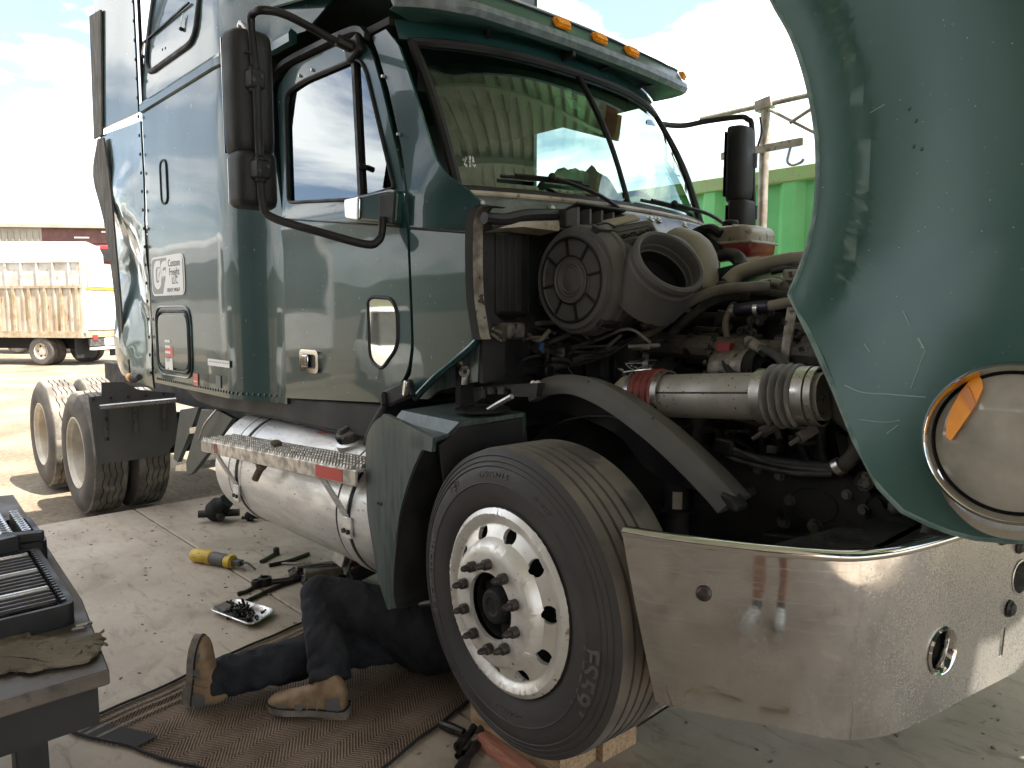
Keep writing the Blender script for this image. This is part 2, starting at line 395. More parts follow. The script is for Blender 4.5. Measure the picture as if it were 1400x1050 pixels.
G['bed_f'] = pm('rusty_rail', (.36, .30, .21), (.26, .18, .10), scale=5, rough=.75)
G['maroon'] = pm('maroon_paint', (.22, .03, .03), rough=.4)
G['hill'] = pm('dry_hill', (.075, .075, .045), (.05, .055, .035), scale=.02, rough=1)
G['fabric'] = pm('ragged_grey_rubber', (.13, .12, .105), (.07, .065, .055), scale=10, stretch=(3, 3, .6), rough=.9, bump=.3, bscale=40)
# ================================================================== the setting
def ground_mat():
    m, N, L, b = nodes('dirt_yard'); b.inputs['Roughness'].default_value = .95; b.inputs['Specular IOR Level'].default_value = .2
    t = N.new('ShaderNodeTexCoord')
    n1 = N.new('ShaderNodeTexNoise'); n1.inputs['Scale'].default_value = .7; n1.inputs['Detail'].default_value = 8; L.new(t.outputs['Object'], n1.inputs['Vector'])
    r1 = N.new('ShaderNodeValToRGB'); e = r1.color_ramp.elements
    e[0].position = .35; e[0].color = (.155, .120, .082, 1); e[1].position = .66; e[1].color = (.255, .215, .160, 1)
    L.new(n1.outputs['Fac'], r1.inputs['Fac'])
    n2 = N.new('ShaderNodeTexNoise'); n2.inputs['Scale'].default_value = 22; n2.inputs['Detail'].default_value = 8; n2.inputs['Roughness'].default_value = .7
    L.new(t.outputs['Object'], n2.inputs['Vector'])
    r2 = N.new('ShaderNodeMapRange'); r2.inputs['From Min'].default_value = .3; r2.inputs['From Max'].default_value = .7
    r2.inputs['To Min'].default_value = .55; r2.inputs['To Max'].default_value = 1.3; L.new(n2.outputs['Fac'], r2.inputs['Value'])
    mu = N.new('ShaderNodeVectorMath'); mu.operation = 'SCALE'; L.new(r1.outputs['Color'], mu.inputs[0]); L.new(r2.outputs['Result'], mu.inputs['Scale'])
    L.new(mu.outputs['Vector'], b.inputs['Base Color'])
    bp = N.new('ShaderNodeBump'); bp.inputs['Strength'].default_value = .6; bp.inputs['Distance'].default_value = .03
    L.new(n2.outputs['Fac'], bp.inputs['Height']); L.new(bp.outputs['Normal'], b.inputs['Normal'])
    return m
def concrete_mat():
    m, N, L, b = nodes('stained_concrete'); b.inputs['Specular IOR Level'].default_value = .35
    t = N.new('ShaderNodeTexCoord')
    def noise_(s, d=8, rough=.6, st=None, dist=0):
        n = N.new('ShaderNodeTexNoise'); n.inputs['Scale'].default_value = s; n.inputs['Detail'].default_value = d
        n.inputs['Roughness'].default_value = rough; n.inputs['Distortion'].default_value = dist
        if st:
            mp_ = N.new('ShaderNodeMapping'); mp_.inputs['Scale'].default_value = st; mp_.inputs['Rotation'].default_value = (0, 0, .6)
            L.new(t.outputs['Object'], mp_.inputs['Vector']); L.new(mp_.outputs['Vector'], n.inputs['Vector'])
        else: L.new(t.outputs['Object'], n.inputs['Vector'])
        return n
    def ramp(n, a, ca, c, cc):
        r_ = N.new('ShaderNodeValToRGB'); e = r_.color_ramp.elements
        e[0].position = a; e[0].color = (*ca, 1); e[1].position = c; e[1].color = (*cc, 1); L.new(n.outputs['Fac'], r_.inputs['Fac']); return r_
    base = ramp(noise_(1.6, 9, .62), .3, (.29, .235, .18), .68, (.43, .365, .29))
    strk = ramp(noise_(5.5, 8, .72, (1, 3.2, 1), .6), .34, (.42, .40, .38), .47, (1, 1, 1))
    spot = ramp(noise_(13, 4, .55), .70, (1, 1, 1), .745, (.34, .30, .27))
    stain = ramp(noise_(.9, 5, .6, None, 1.2), .56, (1, 1, 1), .72, (.52, .48, .44))
    cur = base.outputs['Color']
    for r_, f in ((strk, .55), (spot, 1), (stain, .9)):
        mxn = N.new('ShaderNodeMix'); mxn.data_type = 'RGBA'; mxn.blend_type = 'MULTIPLY'; mxn.inputs['Factor'].default_value = f
        L.new(cur, mxn.inputs['A']); L.new(r_.outputs['Color'], mxn.inputs['B']); cur = mxn.outputs['Result']
    L.new(cur, b.inputs['Base Color'])
    nr = noise_(3, 6); mr = N.new('ShaderNodeMapRange'); mr.inputs['To Min'].default_value = .5; mr.inputs['To Max'].default_value = .85
    L.new(nr.outputs['Fac'], mr.inputs['Value']); L.new(mr.outputs['Result'], b.inputs['Roughness'])
    bp = N.new('ShaderNodeBump'); bp.inputs['Strength'].default_value = .25; bp.inputs['Distance'].default_value = .012
    nb = noise_(30, 8, .7); L.new(nb.outputs['Fac'], bp.inputs['Height']); L.new(bp.outputs['Normal'], b.inputs['Normal'])
    return m
G['dirt'] = ground_mat(); G['concrete'] = concrete_mat()

# ground sheet, finely cut near the slab so that it is not dead flat
def gh(x, y):
    d = math.hypot(x+5, y)
    h = -.125 + .02*fbm(x*.5, y*.5, 0) + .008*fbm(x*2.2, y*2.2, 3)
    if x > -4.9: h = min(h, -.12)-.05
    return h if d < 26 else h*1.0
mb = MB(); NN = 110
def gx(t, c): s_ = t*2-1; return c + math.copysign(abs(s_)**3.2, s_)*900 + s_*14
mb.grid(NN, NN, lambda u, v: (gx(u, -8), gx(v, 0), gh(gx(u, -8), gx(v, 0)) if max(abs(gx(u, -8)+8), abs(gx(v, 0))) < 60 else -.125))
tag(mb.build('ground', G['dirt'], ang=80), None, kind='structure')

# concrete slab laid in bays with sawn joints
floor = bpy.data.objects.new('concrete_floor', None); COL.objects.link(floor); floor['kind'] = 'structure'
JX = [-4.75, -.02+.0, 4.6, 9.2]; JY = [-9.6, -5.3, -.95, 3.4, 7.6]
for i in range(3):
    for j in range(4):
        x0, x1, y0, y1 = JX[i]+.006, JX[i+1]-.006, JY[j]+.006, JY[j+1]-.006
        if i == 0: x0 = JX[0]
        b_ = MB().box(x0, x1, y0, y1, -.2, -.0).build('slab_panel', G['concrete'], floor, bevel=.006, seg=1)
MB().box(-4.72, 9.2, -9.6, 7.6, -.21, -.03).build('joint_bed', G['dirty'], floor)

# low ring of dry hills round the yard
mb = MB()
def hill(u, v):
    a = u*2*math.pi; r_ = 420+v*330
    h = (.5+.5*fbm(math.cos(a)*2.2, math.sin(a)*2.2, 5, 4))*46*math.sin(min(1, v*1.3)*math.pi/2)
    vis = .22 if math.cos(a-R(165)) > .75 or math.cos(a-R(115)) > .55 else 1
    return (r_*math.cos(a), r_*math.sin(a), -1+h*vis)
mb.grid(160, 8, hill); tag(mb.build('hills', G['hill'], ang=80), None, kind='structure')

# canopy over the workshop floor
roof = thing('canopy_roof', (-.6, -2.5, 5.0), 'ribbed sheet metal canopy on steel posts over the truck and workshop floor', 'canopy')
CX0, CX1, CY0, CY1, CZ = -2.9, 3.30, -9.0, 3.2, 4.98
pit = .30
def ribs(x0, x1, y0, y1):
    prof = []; yy = y0
    while yy < y1-.1: prof += [(yy, 0), (yy+.17, 0), (yy+.185, .07), (yy+.285, .07)]; yy += pit
    MB().loft([[V(x0, y, CZ+z+.12) for y, z in prof], [V(x1, y, CZ+z+.12) for y, z in prof]], closed=False, caps=False).build('roof_sheet', G['roof'], roof, solid=.004)
ribs(CX0, CX1, CY0, CY1); ribs(CX1, 7.2, CY0, .22); ribs(CX1, 7.2, 1.35, 4.3); ribs(CX1+.62, 7.2, .23, 1.35)  # unseen front sheets added for shade, gap left to let a sun patch through
for x in (5.0, 7.1): MB().box(x-.05, x+.05, CY0, .4, CZ-.05, CZ+.115).build('purlin', G['roof'], roof)
for y in (CY0+.3, -4.5): MB().box(6.9, 7.1, y-.08, y+.08, 0, CZ-.06).build('post', G['beam'], roof)
for x in (-2.0, .2, 2.2): MB().box(x-.05, x+.05, CY0, CY1-.2, CZ-.05, CZ+.115).build('purlin', G['roof'], roof)
MB().box(CX0+.05, CX1, CY1-.16, CY1-.02, CZ-.17, CZ+.11).build('edge_beam', G['beam'], roof)
for y in (CY0+.3,):
    for x in (CX0+.3, CX1-.3): MB().box(x-.08, x+.08, y-.08, y+.08, 0, CZ).build('post', G['beam'], roof)
MB().box(CX1-.4, CX1-.25, CY1-.18, CY1-.03, 0, CZ-.17).build('post', G['beam'], roof)
MB().box(CX0+.02, CX0+.14, CY0, CY1-.2, CZ-.16, CZ+.11).build('edge_beam', G['beam'], roof)

# green shipping container beyond the truck
YC = 3.9
ct = thing('shipping_container', (-3, YC+1.2, 0), 'bright green corrugated shipping container behind the tall pipe rack', 'shipping container')
z1 = at(1118, 222, 'y', YC).z; mb = MB(); prof = []; x = -7.6
while x < 4.4: prof += [(x, 0), (x+.11, 0), (x+.18, .07), (x+.35, .07)]; x += .42
mb.loft([[V(px_, YC+.03+d, -.1+.16) for px_, d in prof], [V(px_, YC+.03+d, z1-.12) for px_, d in prof]], closed=False, caps=False)
mb.build('corrugated_side', G['green'], ct, solid=.01)
MB().box(-7.7, 4.5, YC, YC+.12, z1-.13, z1).build('top_rail', G['green_rail'], ct, bevel=.008)
MB().box(-7.7, 4.5, YC, YC+.12, -.14, .06).build('bottom_rail', G['green_rail'], ct)
MB().box(-7.7, 4.5, YC+.12, YC+2.4, z1-.06, z1-.02).build('roof_panel', G['green'], ct)
for x in (-7.75, 4.45): MB().box(x, x+.14, YC-.005, YC+.14, -.13, z1+.01).build('corner_post', G['green_rail'], ct)
MB().box(-7.7, 4.5, YC+2.38, YC+2.44, -.1, z1-.05).build('rear_side', G['green'], ct)
for x in (-7.7, 4.45): MB().box(x, x+.05, YC+.14, YC+2.38, -.1, z1-.06).build('end_wall', G['green'], ct)

# pipe rack with hooks standing in front of the container
YP = 3.35
pr = thing('pipe_rack', at(1043, 330, 'y', YP)*1, 'tall weathered pipe rack with two hooks in front of the green container', 'pipe rack')
pr.location.z = 0
p_top, p_b = at(1046, 141, 'y', YP), at(1041, 330, 'y', YP)
xp = p_b.x
MB().cyl((xp, YP, 0), (xp, YP, p_top.z), .042, 14).build('post', G['galv'], pr)
a, b_ = at(958, 163, 'y', YP), at(1160, 118, 'y', YP)
MB().cyl(a, b_, .022, 10).build('top_rail', G['galv'], pr)
MB().cyl(V(b_.x, YP, 0), b_, .042, 12).build('post', G['galv'], pr)
mb = MB(); q = at(1046, 143, 'y', YP); mb.obox(q+V(0, -.0, 0), (.075, 0, .012), (0, .05, 0), (-.005, 0, .045)); mb.build('clamp', G['galv'], pr, bevel=.006)
y2 = YP-.075
MB().bar(at(986, 214, 'y', y2), at(1098, 193, 'y', y2), .02, .065).build('hook_rail', G['cream'], pr, bevel=.004)
for (hx, hy, s_) in ((1000, 213, 1), (1081, 199, 1)):
    o_ = at(hx, hy, 'y', y2-.03); k = .0062
    pts = [o_+V(0, 0, -.01), o_+V(-.01, -.01, -.07), o_+V(-.015, -.015, -.13), o_+V(.03, -.02, -.165), o_+V(.10, -.02, -.155), o_+V(.125, -.02, -.13)]
    MB().tube(pts, .012, 8, sm=4).build('hook', G['galv'], pr)
MB().cyl(at(1052, 150, 'y', YP-.03), at(1130, 190, 'y', YP-.03), .013, 8).build('brace', G['galv'], pr)
MB().cyl(at(1080, 168, 'y', YP-.06), at(1135, 132, 'y', YP-.06), .016, 8).build('brace', G['galv'], pr)

# ------------------------------------------------------------------ dump truck far left
DD = 23.5
K = CAM + (cf+cr*((116-700)/FOC))*DD; K.z = -.12
sx = V(-cr.x, -cr.y, 0)*.98+V(cf.x, cf.y, 0)*.17; sx.normalize()     # towards its cab
ty = V(sx.y, -sx.x, 0)                                              # across the tail
if ty.dot(cf) < 0: ty = -ty
def dz(py): return CAM.z + ( (525-py)/FOC*DD + cf.z*DD ) if False else (CAM + (cf+cr*((60-700)/FOC)-cu*((py-525)/FOC))*DD).z
dt = thing('dump_truck', K+sx*3, 'cream rusty sided dump truck with white tailgate parked in the sunny yard', 'dump truck')
zb, zm, zt = dz(455), dz(392), dz(357)
def dbox(a0, a1, b0, b1, z0, z1): 
    c = K+sx*((a0+a1)/2)+ty*((b0+b1)/2); c.z = (z0+z1)/2
    return MB().obox(c, sx*(a1-a0)/2, ty*(b1-b0)/2, V(0, 0, (z1-z0)/2))
dbox(-.0, 6, .03, 2.4, zb, zm).build('bed_wall', G['bed_r'], dt)
dbox(.02, 6, .03, 2.38, zm, zt-.04).build('upper_bed_wall', G['bed_w'], dt)
dbox(-.02, 6.05, -.03, 2.43, zb-.16, zb+.05).build('bed_rail', G['bed_f'], dt)
dbox(-.02, 6.05, -.02, .04, zm-.05, zm+.03).build('side_rail', G['bed_f'], dt)
dbox(-.02, 6.05, -.02, .04, zt-.06, zt+.02).build('side_rail', G['bed_w'], dt)
for k in range(10):
    a = .06+k*.58; dbox(a, a+.09, -.02, .05, zb+.05, zm-.05).build('stake', G['bed_f'], dt)
    dbox(a+.25, a+.31, -.01, .05, zb+.05, zm-.05).build('stake', G['bed_r'], dt)
    dbox(a+.25, a+.32, -.015, .05, zm+.03, zt-.06).build('upper_stake', G['bed_w'], dt)
tg = dbox(-.05, .0, .12, 2.3, zb+.08, zm-.1).build('tailgate', G['white'], dt, bevel=.02)
dbox(-.05, .0, .35, 2.0, zm+.0, zt-.1).build('upper_gate', G['white'], dt, bevel=.02)
dbox(-.09, 0, .03, .14, zb, zt).build('tail_post', G['bed_w'], dt); dbox(-.09, 0, 2.28, 2.4, zb, zt).build('tail_post', G['bed_w'], dt)
dbox(-.08, .0, .14, 2.28, zm-.09, zm-.02).build('gate_rail', G['yellow'], dt)
dbox(.3, 8.6, .75, .85, zb-.55, zb-.16).build('chassis_rail', G['dirty'], dt); dbox(.3, 8.6, 1.55, 1.65, zb-.55, zb-.16).build('chassis_rail', G['dirty'], dt)
dbox(.28, .32, .05, .8, .12, zb-.16).build('mud_flap', G['dirty'], dt)
dbox(.28, .32, 1.6, 2.35, .12, zb-.16).build('mud_flap', G['dirty'], dt)
dbox(-.12, .0, .3, 2.1, .38, .46).build('step_bumper', G['white'], dt); dbox(-.03, .02, .3, 2.1, .5, zb-.2).build('tail_panel', G['iron'], dt)
dbox(-.06, -.03, .42, .62, .7, .86).build('tail_lamp', G['redlens'], dt); dbox(-.06, -.03, .95, 1.35, .5, .75).build('number_plate', G['sign_w'], dt)
def simple_wheel(c, ax, r_, w, parent, rimm, name='wheel'):
    ax = Vector(ax).normalized(); c = Vector(c)
    ty_ = MB().lathe([(r_*.56, 0), (r_*.62, -.01), (r_*.9, -.005), (r_*.99, .03), (r_, .06), (r_, w-.06), (r_*.97, w-.01), (r_*.6, w), (r_*.56, w)], c, -ax, 28).build(name, G['tyre_d'], parent)
    m_ = MB().lathe([(r_*.57, .01), (r_*.52, .012), (r_*.50, .10), (r_*.3, .13), (r_*.28, .07), (.0, .07)], c, -ax, 24)
    m_.build('rim', rimm, ty_)
    mb_ = MB()
    for k in range(6):
        th = k*math.pi/3; a_, x_, y_ = basis(ax); o = c-ax*.115+(x_*math.cos(th)+y_*math.sin(th))*r_*.40
        mb_.cyl(o, o-ax*-.01, r_*.075, 8)
    mb_.build('hand_hole', G['dirty'], ty_)
    return ty_
for b0 in (.0, .32, 1.75, 2.07):
    c = K+sx*1.55+ty*(b0); c.z = .34
    simple_wheel(c, -ty, .46, .28, dt, G['rim_rear'])
for b0 in (.05, 2.0):
    c = K+sx*7.2+ty*b0; c.z = .34
    simple_wheel(c, -ty, .46, .28, dt, G['rim_rear'])
dbox(6.3, 8.3, .1, 2.3, .7, 2.6).build('cab', G['white'], dt, bevel=.12); dbox(8.3, 9.3, .35, 2.05, .6, 1.7).build('bonnet', G['white'], dt, bevel=.15)
dbox(6.9, 7.9, .08, 2.32, 1.75, 2.4).build('cab_window', G['tintdark'], dt, bevel=.05)

# white rounded trailer and maroon box truck behind it
def far(px, py, d): return CAM + (cf+cr*((px-700)/FOC)-cu*((py-525)/FOC))*d
o_ = far(38, 345, 30); ax_ = V(-cr.x, -cr.y, 0)
zt2, zb2 = far(38, 327, 30).z, 1.0
wt = thing('white_trailer', V(o_.x, o_.y, -.1), 'white round topped trailer parked behind the cream dump truck', 'trailer')
def ring_tr(a):
    pts = [(-1.2, zb2), (1.2, zb2), (1.2, zt2-.5), (.9, zt2-.15), (0, zt2), (-.9, zt2-.15), (-1.2, zt2-.5)]
    return [V(o_.x, o_.y, 0)+ax_*a+V(cf.x, cf.y, 0).normalized()*(p+1.2)+V(0, 0, z) for p, z in pts]
MB().loft([ring_tr(-1.75), ring_tr(-1.6), ring_tr(9)]).build('trailer_body', G['white'], wt, ang=50)
for a_ in (-.6, .7, 7.5):
    simple_wheel(V(o_.x, o_.y, .4)+ax_*a_, -V(cf.x, cf.y, 0), .5, .3, wt, G['rim_rear'])
MB().obox(V(o_.x, o_.y, .8)+ax_*3.6+V(cf.x, cf.y, 0)*1.2, ax_*5, V(cf.x, cf.y, 0)*.5, (0, 0, .2)).build('chassis', G['dirty'], wt)
o2 = far(122, 345, 33); rx, rf_ = V(cr.x, cr.y, 0), V(cf.x, cf.y, 0).normalized()
mt = thing('maroon_truck', V(o2.x, o2.y, -.1), 'maroon truck cab with dark rear window beyond the white trailer', 'truck')
def ob(cx, w, z0, z1, d0, d1): return MB().obox(V(o2.x, o2.y, (z0+z1)/2)+rx*cx+rf_*(d0+d1)/2, rx*w/2, rf_*(d1-d0)/2, (0, 0, (z1-z0)/2))
zt3 = far(122, 335, 33).z
ob(.35, 2.3, .6, zt3, 0, 2.2).build('cab', G['maroon'], mt, bevel=.08)
ob(.4, 1.9, zt3-.75, zt3-.2, -.03, .02).build('rear_window', G['tintdark'], mt)
ob(.35, 2.0, zt3-.16, zt3-.05, -.03, .02).build('lamp_bar', G['redlens'], mt)
for k in (-.5, .4, 1.2): ob(k, .22, zt3-.15, zt3-.07, -.05, -.02).build('marker_lamp', G['white'], mt)
for k in (-.6, 1.3): simple_wheel(V(o2.x, o2.y, .4)+rx*k+rf_*1.2, -rx, .5, .3, mt, G['rim_rear'])

# long metal building
o3 = far(57, 320, 62); bx = (rx*.98+rf_*.12).normalized(); bn = V(-bx.y, bx.x, 0)
if bn.dot(rf_) < 0: bn = -bn
bd = thing('metal_building', V(o3.x, o3.y, -.1), 'beige metal clad building with a maroon open bay in the far yard', 'building')
zt4, zm4 = far(57, 305, 62).z, far(57, 333, 62).z
def bb(a0, a1, d0, d1, z0, z1): return MB().obox(V(o3.x, o3.y, (z0+z1)/2)+bx*(a0+a1)/2+bn*(d0+d1)/2, bx*(a1-a0)/2, bn*(d1-d0)/2, (0, 0, (z1-z0)/2))
bb(-30, 0, 0, 18, -.2, zt4-.4).build('clad_wall', G['bldg'], bd)
mb = MB()
for k in range(60): mb.obox(V(o3.x, o3.y, (zt4-.6)/2)+bx*(-.25-k*.5)-bn*.03, bx*.04, bn*.04, (0, 0, (zt4-.8)/2))
tag(mb.build('cladding_rib', G['bldg'], bd), None)
bb(0, 30, 9, 18, -.2, zt4-.4).build('bay_back_wall', G['bldg_d'], bd)
bb(0, 30, 0, .3, zt4-1.6, zt4-.4).build('bay_fascia', G['bldg_d'], bd)
for k in range(7): bb(0, 30, .1+k*1.2, .25+k*1.2, zt4-1.75, zt4-1.6).build('bay_beam', G['bldg_d'], bd)
for a_ in (10, 20, 29.7): bb(a_, a_+.3, 0, .3, -.2, zt4-1.6).build('bay_post', G['bldg_d'], bd)
bb(-30.3, 30.3, -.4, 18.4, zt4-.4, zt4-.1).build('roof', G['bldg'], bd)
for (a_, z_) in ((2.6, 1.25), (4.8, .75), (7.4, .9)): bb(a_, a_+1.2, -.06, -.01, zt4-z_, zt4-z_+.13).build('strip_lamp', G['white'], bd)

# vehicles standing in the yard beside the truck; the polished cab side mirrors them
def car(loc, ang, mbody, label):
    t = thing('parked_car', loc, label, 'car'); c_, s_ = math.cos(ang), math.sin(ang)
    def W(x, y, z): return V(loc[0]+c_*x-s_*y, loc[1]+s_*x+c_*y, loc[2]+z)
    secs = [(-2.4, .5, 1.0, .80), (-2.3, .42, 1.12, .9), (-1.0, .40, 1.12, .95), (1.2, .40, 1.10, .95), (2.1, .42, 1.02, .9), (2.45, .5, .85, .8)]
    MB().loft([[W(x, -w, z0), W(x, w, z0), W(x, w, z1-.12), W(x, w-.1, z1), W(x, -w+.1, z1), W(x, -w, z1-.12)] for x, z0, z1, w in secs]).build('body', mbody, t, ang=50, bevel=.04)
    MB().loft([[W(-2.25, -.82, 1.1), W(-2.25, .82, 1.1), W(-2.0, .7, 1.72), W(-2.0, -.7, 1.72)], [W(.2, -.84, 1.1), W(.2, .84, 1.1), W(.1, .7, 1.78), W(.1, -.7, 1.78)], [W(1.15, -.84, 1.1), W(1.15, .84, 1.1), W(.55, .7, 1.74), W(.55, -.7, 1.74)]]).build('greenhouse', G['tintdark'], t, ang=50)
    MB().loft([[W(-2.1, -.74, 1.72), W(-2.1, .74, 1.72), W(-2.05, .68, 1.80), W(-2.05, -.68, 1.80)], [W(.6, -.74, 1.74), W(.6, .74, 1.74), W(.5, .68, 1.82), W(.5, -.68, 1.82)]]).build('roof', mbody, t)
    for x in (-1.0, .1):
        for s2 in (-1, 1): MB().bar(W(x, .84*s2, 1.1), W(x-.08, .74*s2, 1.75), .05, .09).build('pillar', mbody, t)
    for x in (-1.5, 1.55):
        for s2 in (-1, 1): simple_wheel(W(x, .97*s2, .36), (W(0, s2, 0)-W(0, 0, 0)), .37, .22, t, G['rim'])
    return t
car((-10.6, -8.2, -.12), R(20), G['white'], 'white sport utility car parked in the yard beside the workshop')
car((-16.5, -13, -.12), R(200), G['maroon'], 'dark red car parked further back in the yard')
rv = thing('white_bus', (-19, -7.4, -.12), 'white motor coach with tinted windows parked in the yard', 'coach')
MB().box(-23, -15, -8.8, -6.4, .5, 3.4).build('body', G['white'], rv, bevel=.2)
MB().box(-14.99, -14.93, -8.5, -6.7, 1.7, 3.0).build('windshield', G['tintdark'], rv); MB().box(-22.5, -15.6, -6.39, -6.34, 1.9, 2.8).build('side_window', G['tintdark'], rv)
for x in (-21.5, -16.3):
    for y, s2 in ((-6.42, 1), (-8.78, -1)): simple_wheel((x, y, .38), (0, s2, 0), .5, .3, rv, G['rim_rear'])
# ================================================================== the truck
T = thing('semi_truck', (-2.2, 0, 0), 'dark green semi truck with its hood tilted open and front wheel on timber blocks', 'truck')
def ycab(x, z):
    y = -1.12+.12*sstep(-2.34, -1.90, x)
    if z > 2.06: y += (z-2.06)*.10
    if x > -1.1: y += .10*sstep(-1.1, -.3, x)*(x+1.1)*.6
    return y
def ysl(x, z): return -1.12+.12*sstep(-2.34, -1.90, x)
def S(*pts, f=ycab): return [ats(px, py, f) for px, py in pts]

# --- sleeper side, roof side and the rear extenders
sl_low = S((199, 160), (305, 81), (330, 62), f=ysl)
zt_ = 2.865
xr = ats(200, 300, ysl).x
dr_ = [ats(x, y, ycab) for x, y in ((393, 544), (388, 300), (383, 200), (378, 130))]
out = [V(xr+.015, 0, 1.135), V(dr_[0].x-.006, 0, 1.13), V(dr_[1].x-.006, 0, dr_[1].z), V(dr_[2].x-.006, 0, dr_[2].z), V(dr_[3].x-.006, 0, dr_[3].z), V(-2.0, 0, zt_), V(xr+.015, 0, zt_)]
skin(out, [], ysl, G['paint'], 'sleeper_side', T, step=.06)
out = [V(xr+.015, 0, zt_+.075), V(-1.72, 0, zt_+.075), V(-1.5, 0, 3.05), V(-1.9, 0, 3.5), V(-2.6, 0, 3.98), V(xr+.015, 0, 4.05)]
def yup(x, z): return ysl(x, z)+.012+.16*max(0, z-3.0)**1.5+.10*sstep(-2.1, -1.4, x)
skin(out, [], yup, G['paint'], 'roof_side', T, step=.07)
mb = MB(); rings = []
for i in range(30):
    x = xr+.01+(-1.74-xr)*i/29; y = ysl(x, 2.9)
    rings.append([V(x, y+.01, zt_+.002), V(x, y-.012, zt_+.012), V(x, y-.014, zt_+.05), V(x, y+.0, zt_+.074), V(x, y+.03, zt_+.06), V(x, y+.03, zt_+.01)])
mb.loft(rings).build('trim_strip', G['paint'], T, ang=25)
# extender panels, wavy and dented below
def ydent(x, z):
    k = sstep(2.75, 2.2, z)
    return -1.125-.042*k*math.sin((z-1.1)*5.1+x*3)*sstep(-3.55, -3.9, x)-.018*k*fbm(x*3.2, z*2.6, 2)-.03*sstep(-3.56, -4.3, x)
lx = xr-.012
up = [V(lx, 0, 2.885), V(lx, 0, 4.0), V(-4.34, 0, 4.0), V(-4.36, 0, 2.905)]
skin(up, [], lambda x, z: -1.135-.02*sstep(-3.56, -4.3, x), G['paint'], 'side_extender', T, step=.08)
dn = S((189, 166), (142, 187), (150, 250), (156, 330), (165, 420), (170, 500), (172, 508), (209, 531), f=lambda x, z: -1.13)
dn[0].x = lx; dn[-1].x = lx
skin(dn, [], ydent, G['paint_dent'], 'side_extender', T, step=.05)
fl = aty(-1.17, (122, 22), (137, 13), (139, 184), (128, 190))
MB().extr(fl, (0, .012, 0)).build('rubber_flap', G['fabric'], T)
fl = smooth_path(aty(-1.18, (141, 188), (150, 252), (157, 330), (165, 420), (168, 480)), 4)
gl_ = smooth_path(aty(-1.19, (133, 190), (127, 240), (141, 300), (150, 355), (164, 470)), 4)
mb = MB(); mb.loft([[a_, b_] for a_, b_ in zip(fl, gl_)], closed=False, caps=False); mb.build('rubber_flap', G['fabric'], T, solid=.012)
# black seam with rivets between extender and sleeper
mb = MB()
for i in range(24):
    z = 1.2+i*.118; mb.ball((lx+.004, -1.136, z), .012, 8, 5, (1, .5, 1))
mb.build('rivet_row', G['plastic'], T)['kind'] = 'stuff'
MB().box(lx+.004, lx+.024, -1.112, -1.095, 1.13, 4.0).build('seam_gasket', G['plastic'], T)
mb = MB()
for i in range(44):
    x = xr+.07+i*.0375
    if x < -1.97: mb.ball((x, ysl(x, 1.2)-.001, 1.165), .0085, 8, 5, (1, .6, 1))
mb.build('rivet_row', G['paint'], T)['kind'] = 'stuff'
# core of the cab and sleeper so that the panels close on something
core = MB(); core.box(-3.5, -2.3, -.95, 1.1, 1.15, 3.8); core.build('sleeper_shell', G['tintdark'], T)
MB().box(-3.52, -2.2, 1.1, 1.13, 1.13, 4.0).build('sleeper_side', G['paint'], T); MB().box(-2.2, -.75, .98, 1.0, 1.13, 2.06).build('door', G['paint'], T)
MB().box(-4.3, -3.54, 1.12, 1.14, 1.13, 4.0).build('side_extender', G['paint'], T)
MB().box(-2.25, -.6, -.95, .98, 1.08, 1.14).build('cab_floor', G['tintdark'], T)
# long dark skirt under the cab
sk = S((240, 545), (243, 556), (268, 567), (330, 570), (430, 571), (505, 575), (520, 556), (525, 549), f=lambda x, z: -1.0)
mb = MB(); zs = 1.04
prof = [(xr+.02, 1.125), (-2.0, 1.165), (-1.02, 1.215), (-1.05, 1.03), (-2.0, 1.03), (-2.9, 1.0), (-3.2, 1.02)]
mb.extr([V(x, -.985, z) for x, z in prof], (0, .5, 0)); mb.build('side_skirt', G['plastic_g'], T, bevel=.02)
# --- door
dpx = [(378, 118), (383, 200), (388, 300), (393, 544), (522, 550), (545, 530), (559, 508), (564, 470), (563, 440), (558, 312), (553, 262), (545, 214), (524, 125), (509, 72), (498, 57), (484, 53), (398, 92)]
door_o = S(*dpx); rad = [.09, 0, 0, .01, .02, .05, .05, .03, 0, 0, 0, 0, 0, .04, .05, .05, .05]
door_o = round_poly(door_o, rad)
win_o = round_poly(S((391, 128), (396, 277), (489, 272), (541, 257), (538, 245), (503, 100), (496, 84), (486, 81), (416, 111)), [.07, .03, .004, .015, .01, .03, .03, .02, .06])
def grow(loop, d, center=None):
    c = sum(loop, Vector())/len(loop); return [p+(p-c).normalized()*d for p in loop]
door = skin(door_o, [win_o], lambda x, z: ycab(x, z)-.004-.012*sstep(2.09, 2.05, z)+.010*sstep(2.02, 1.9, z), G['paint'], 'door', T, step=.045)
mb = MB(); P3 = [V(p.x, ycab(p.x, p.z)-.009, p.z) for p in win_o]; mb.tube(P3+[P3[0], P3[1]], .007, 8); mb.build('window_gasket', G['plastic'], door)
def pane(pxs, rads, name, m, parent, f, d=.0, th=.005):
    L_ = round_poly(S(*pxs, f=f), rads); L_ = [V(p.x, f(p.x, p.z)+d, p.z) for p in L_]
    return MB().extr(L_, (0, th, 0)).build(name, m, parent, ang=20)
pane([(387, 124), (393, 282), (492, 276), (484, 76), (416, 105)], [.07, .03, .003, .003, .06], 'side_window', G['sglass'], door, ycab, .006)
pane([(486, 77), (495, 275), (546, 261), (506, 98), (497, 78)], [.003, .003, .02, .03, .03], 'vent_window', G['sglass'], door, ycab, .008)
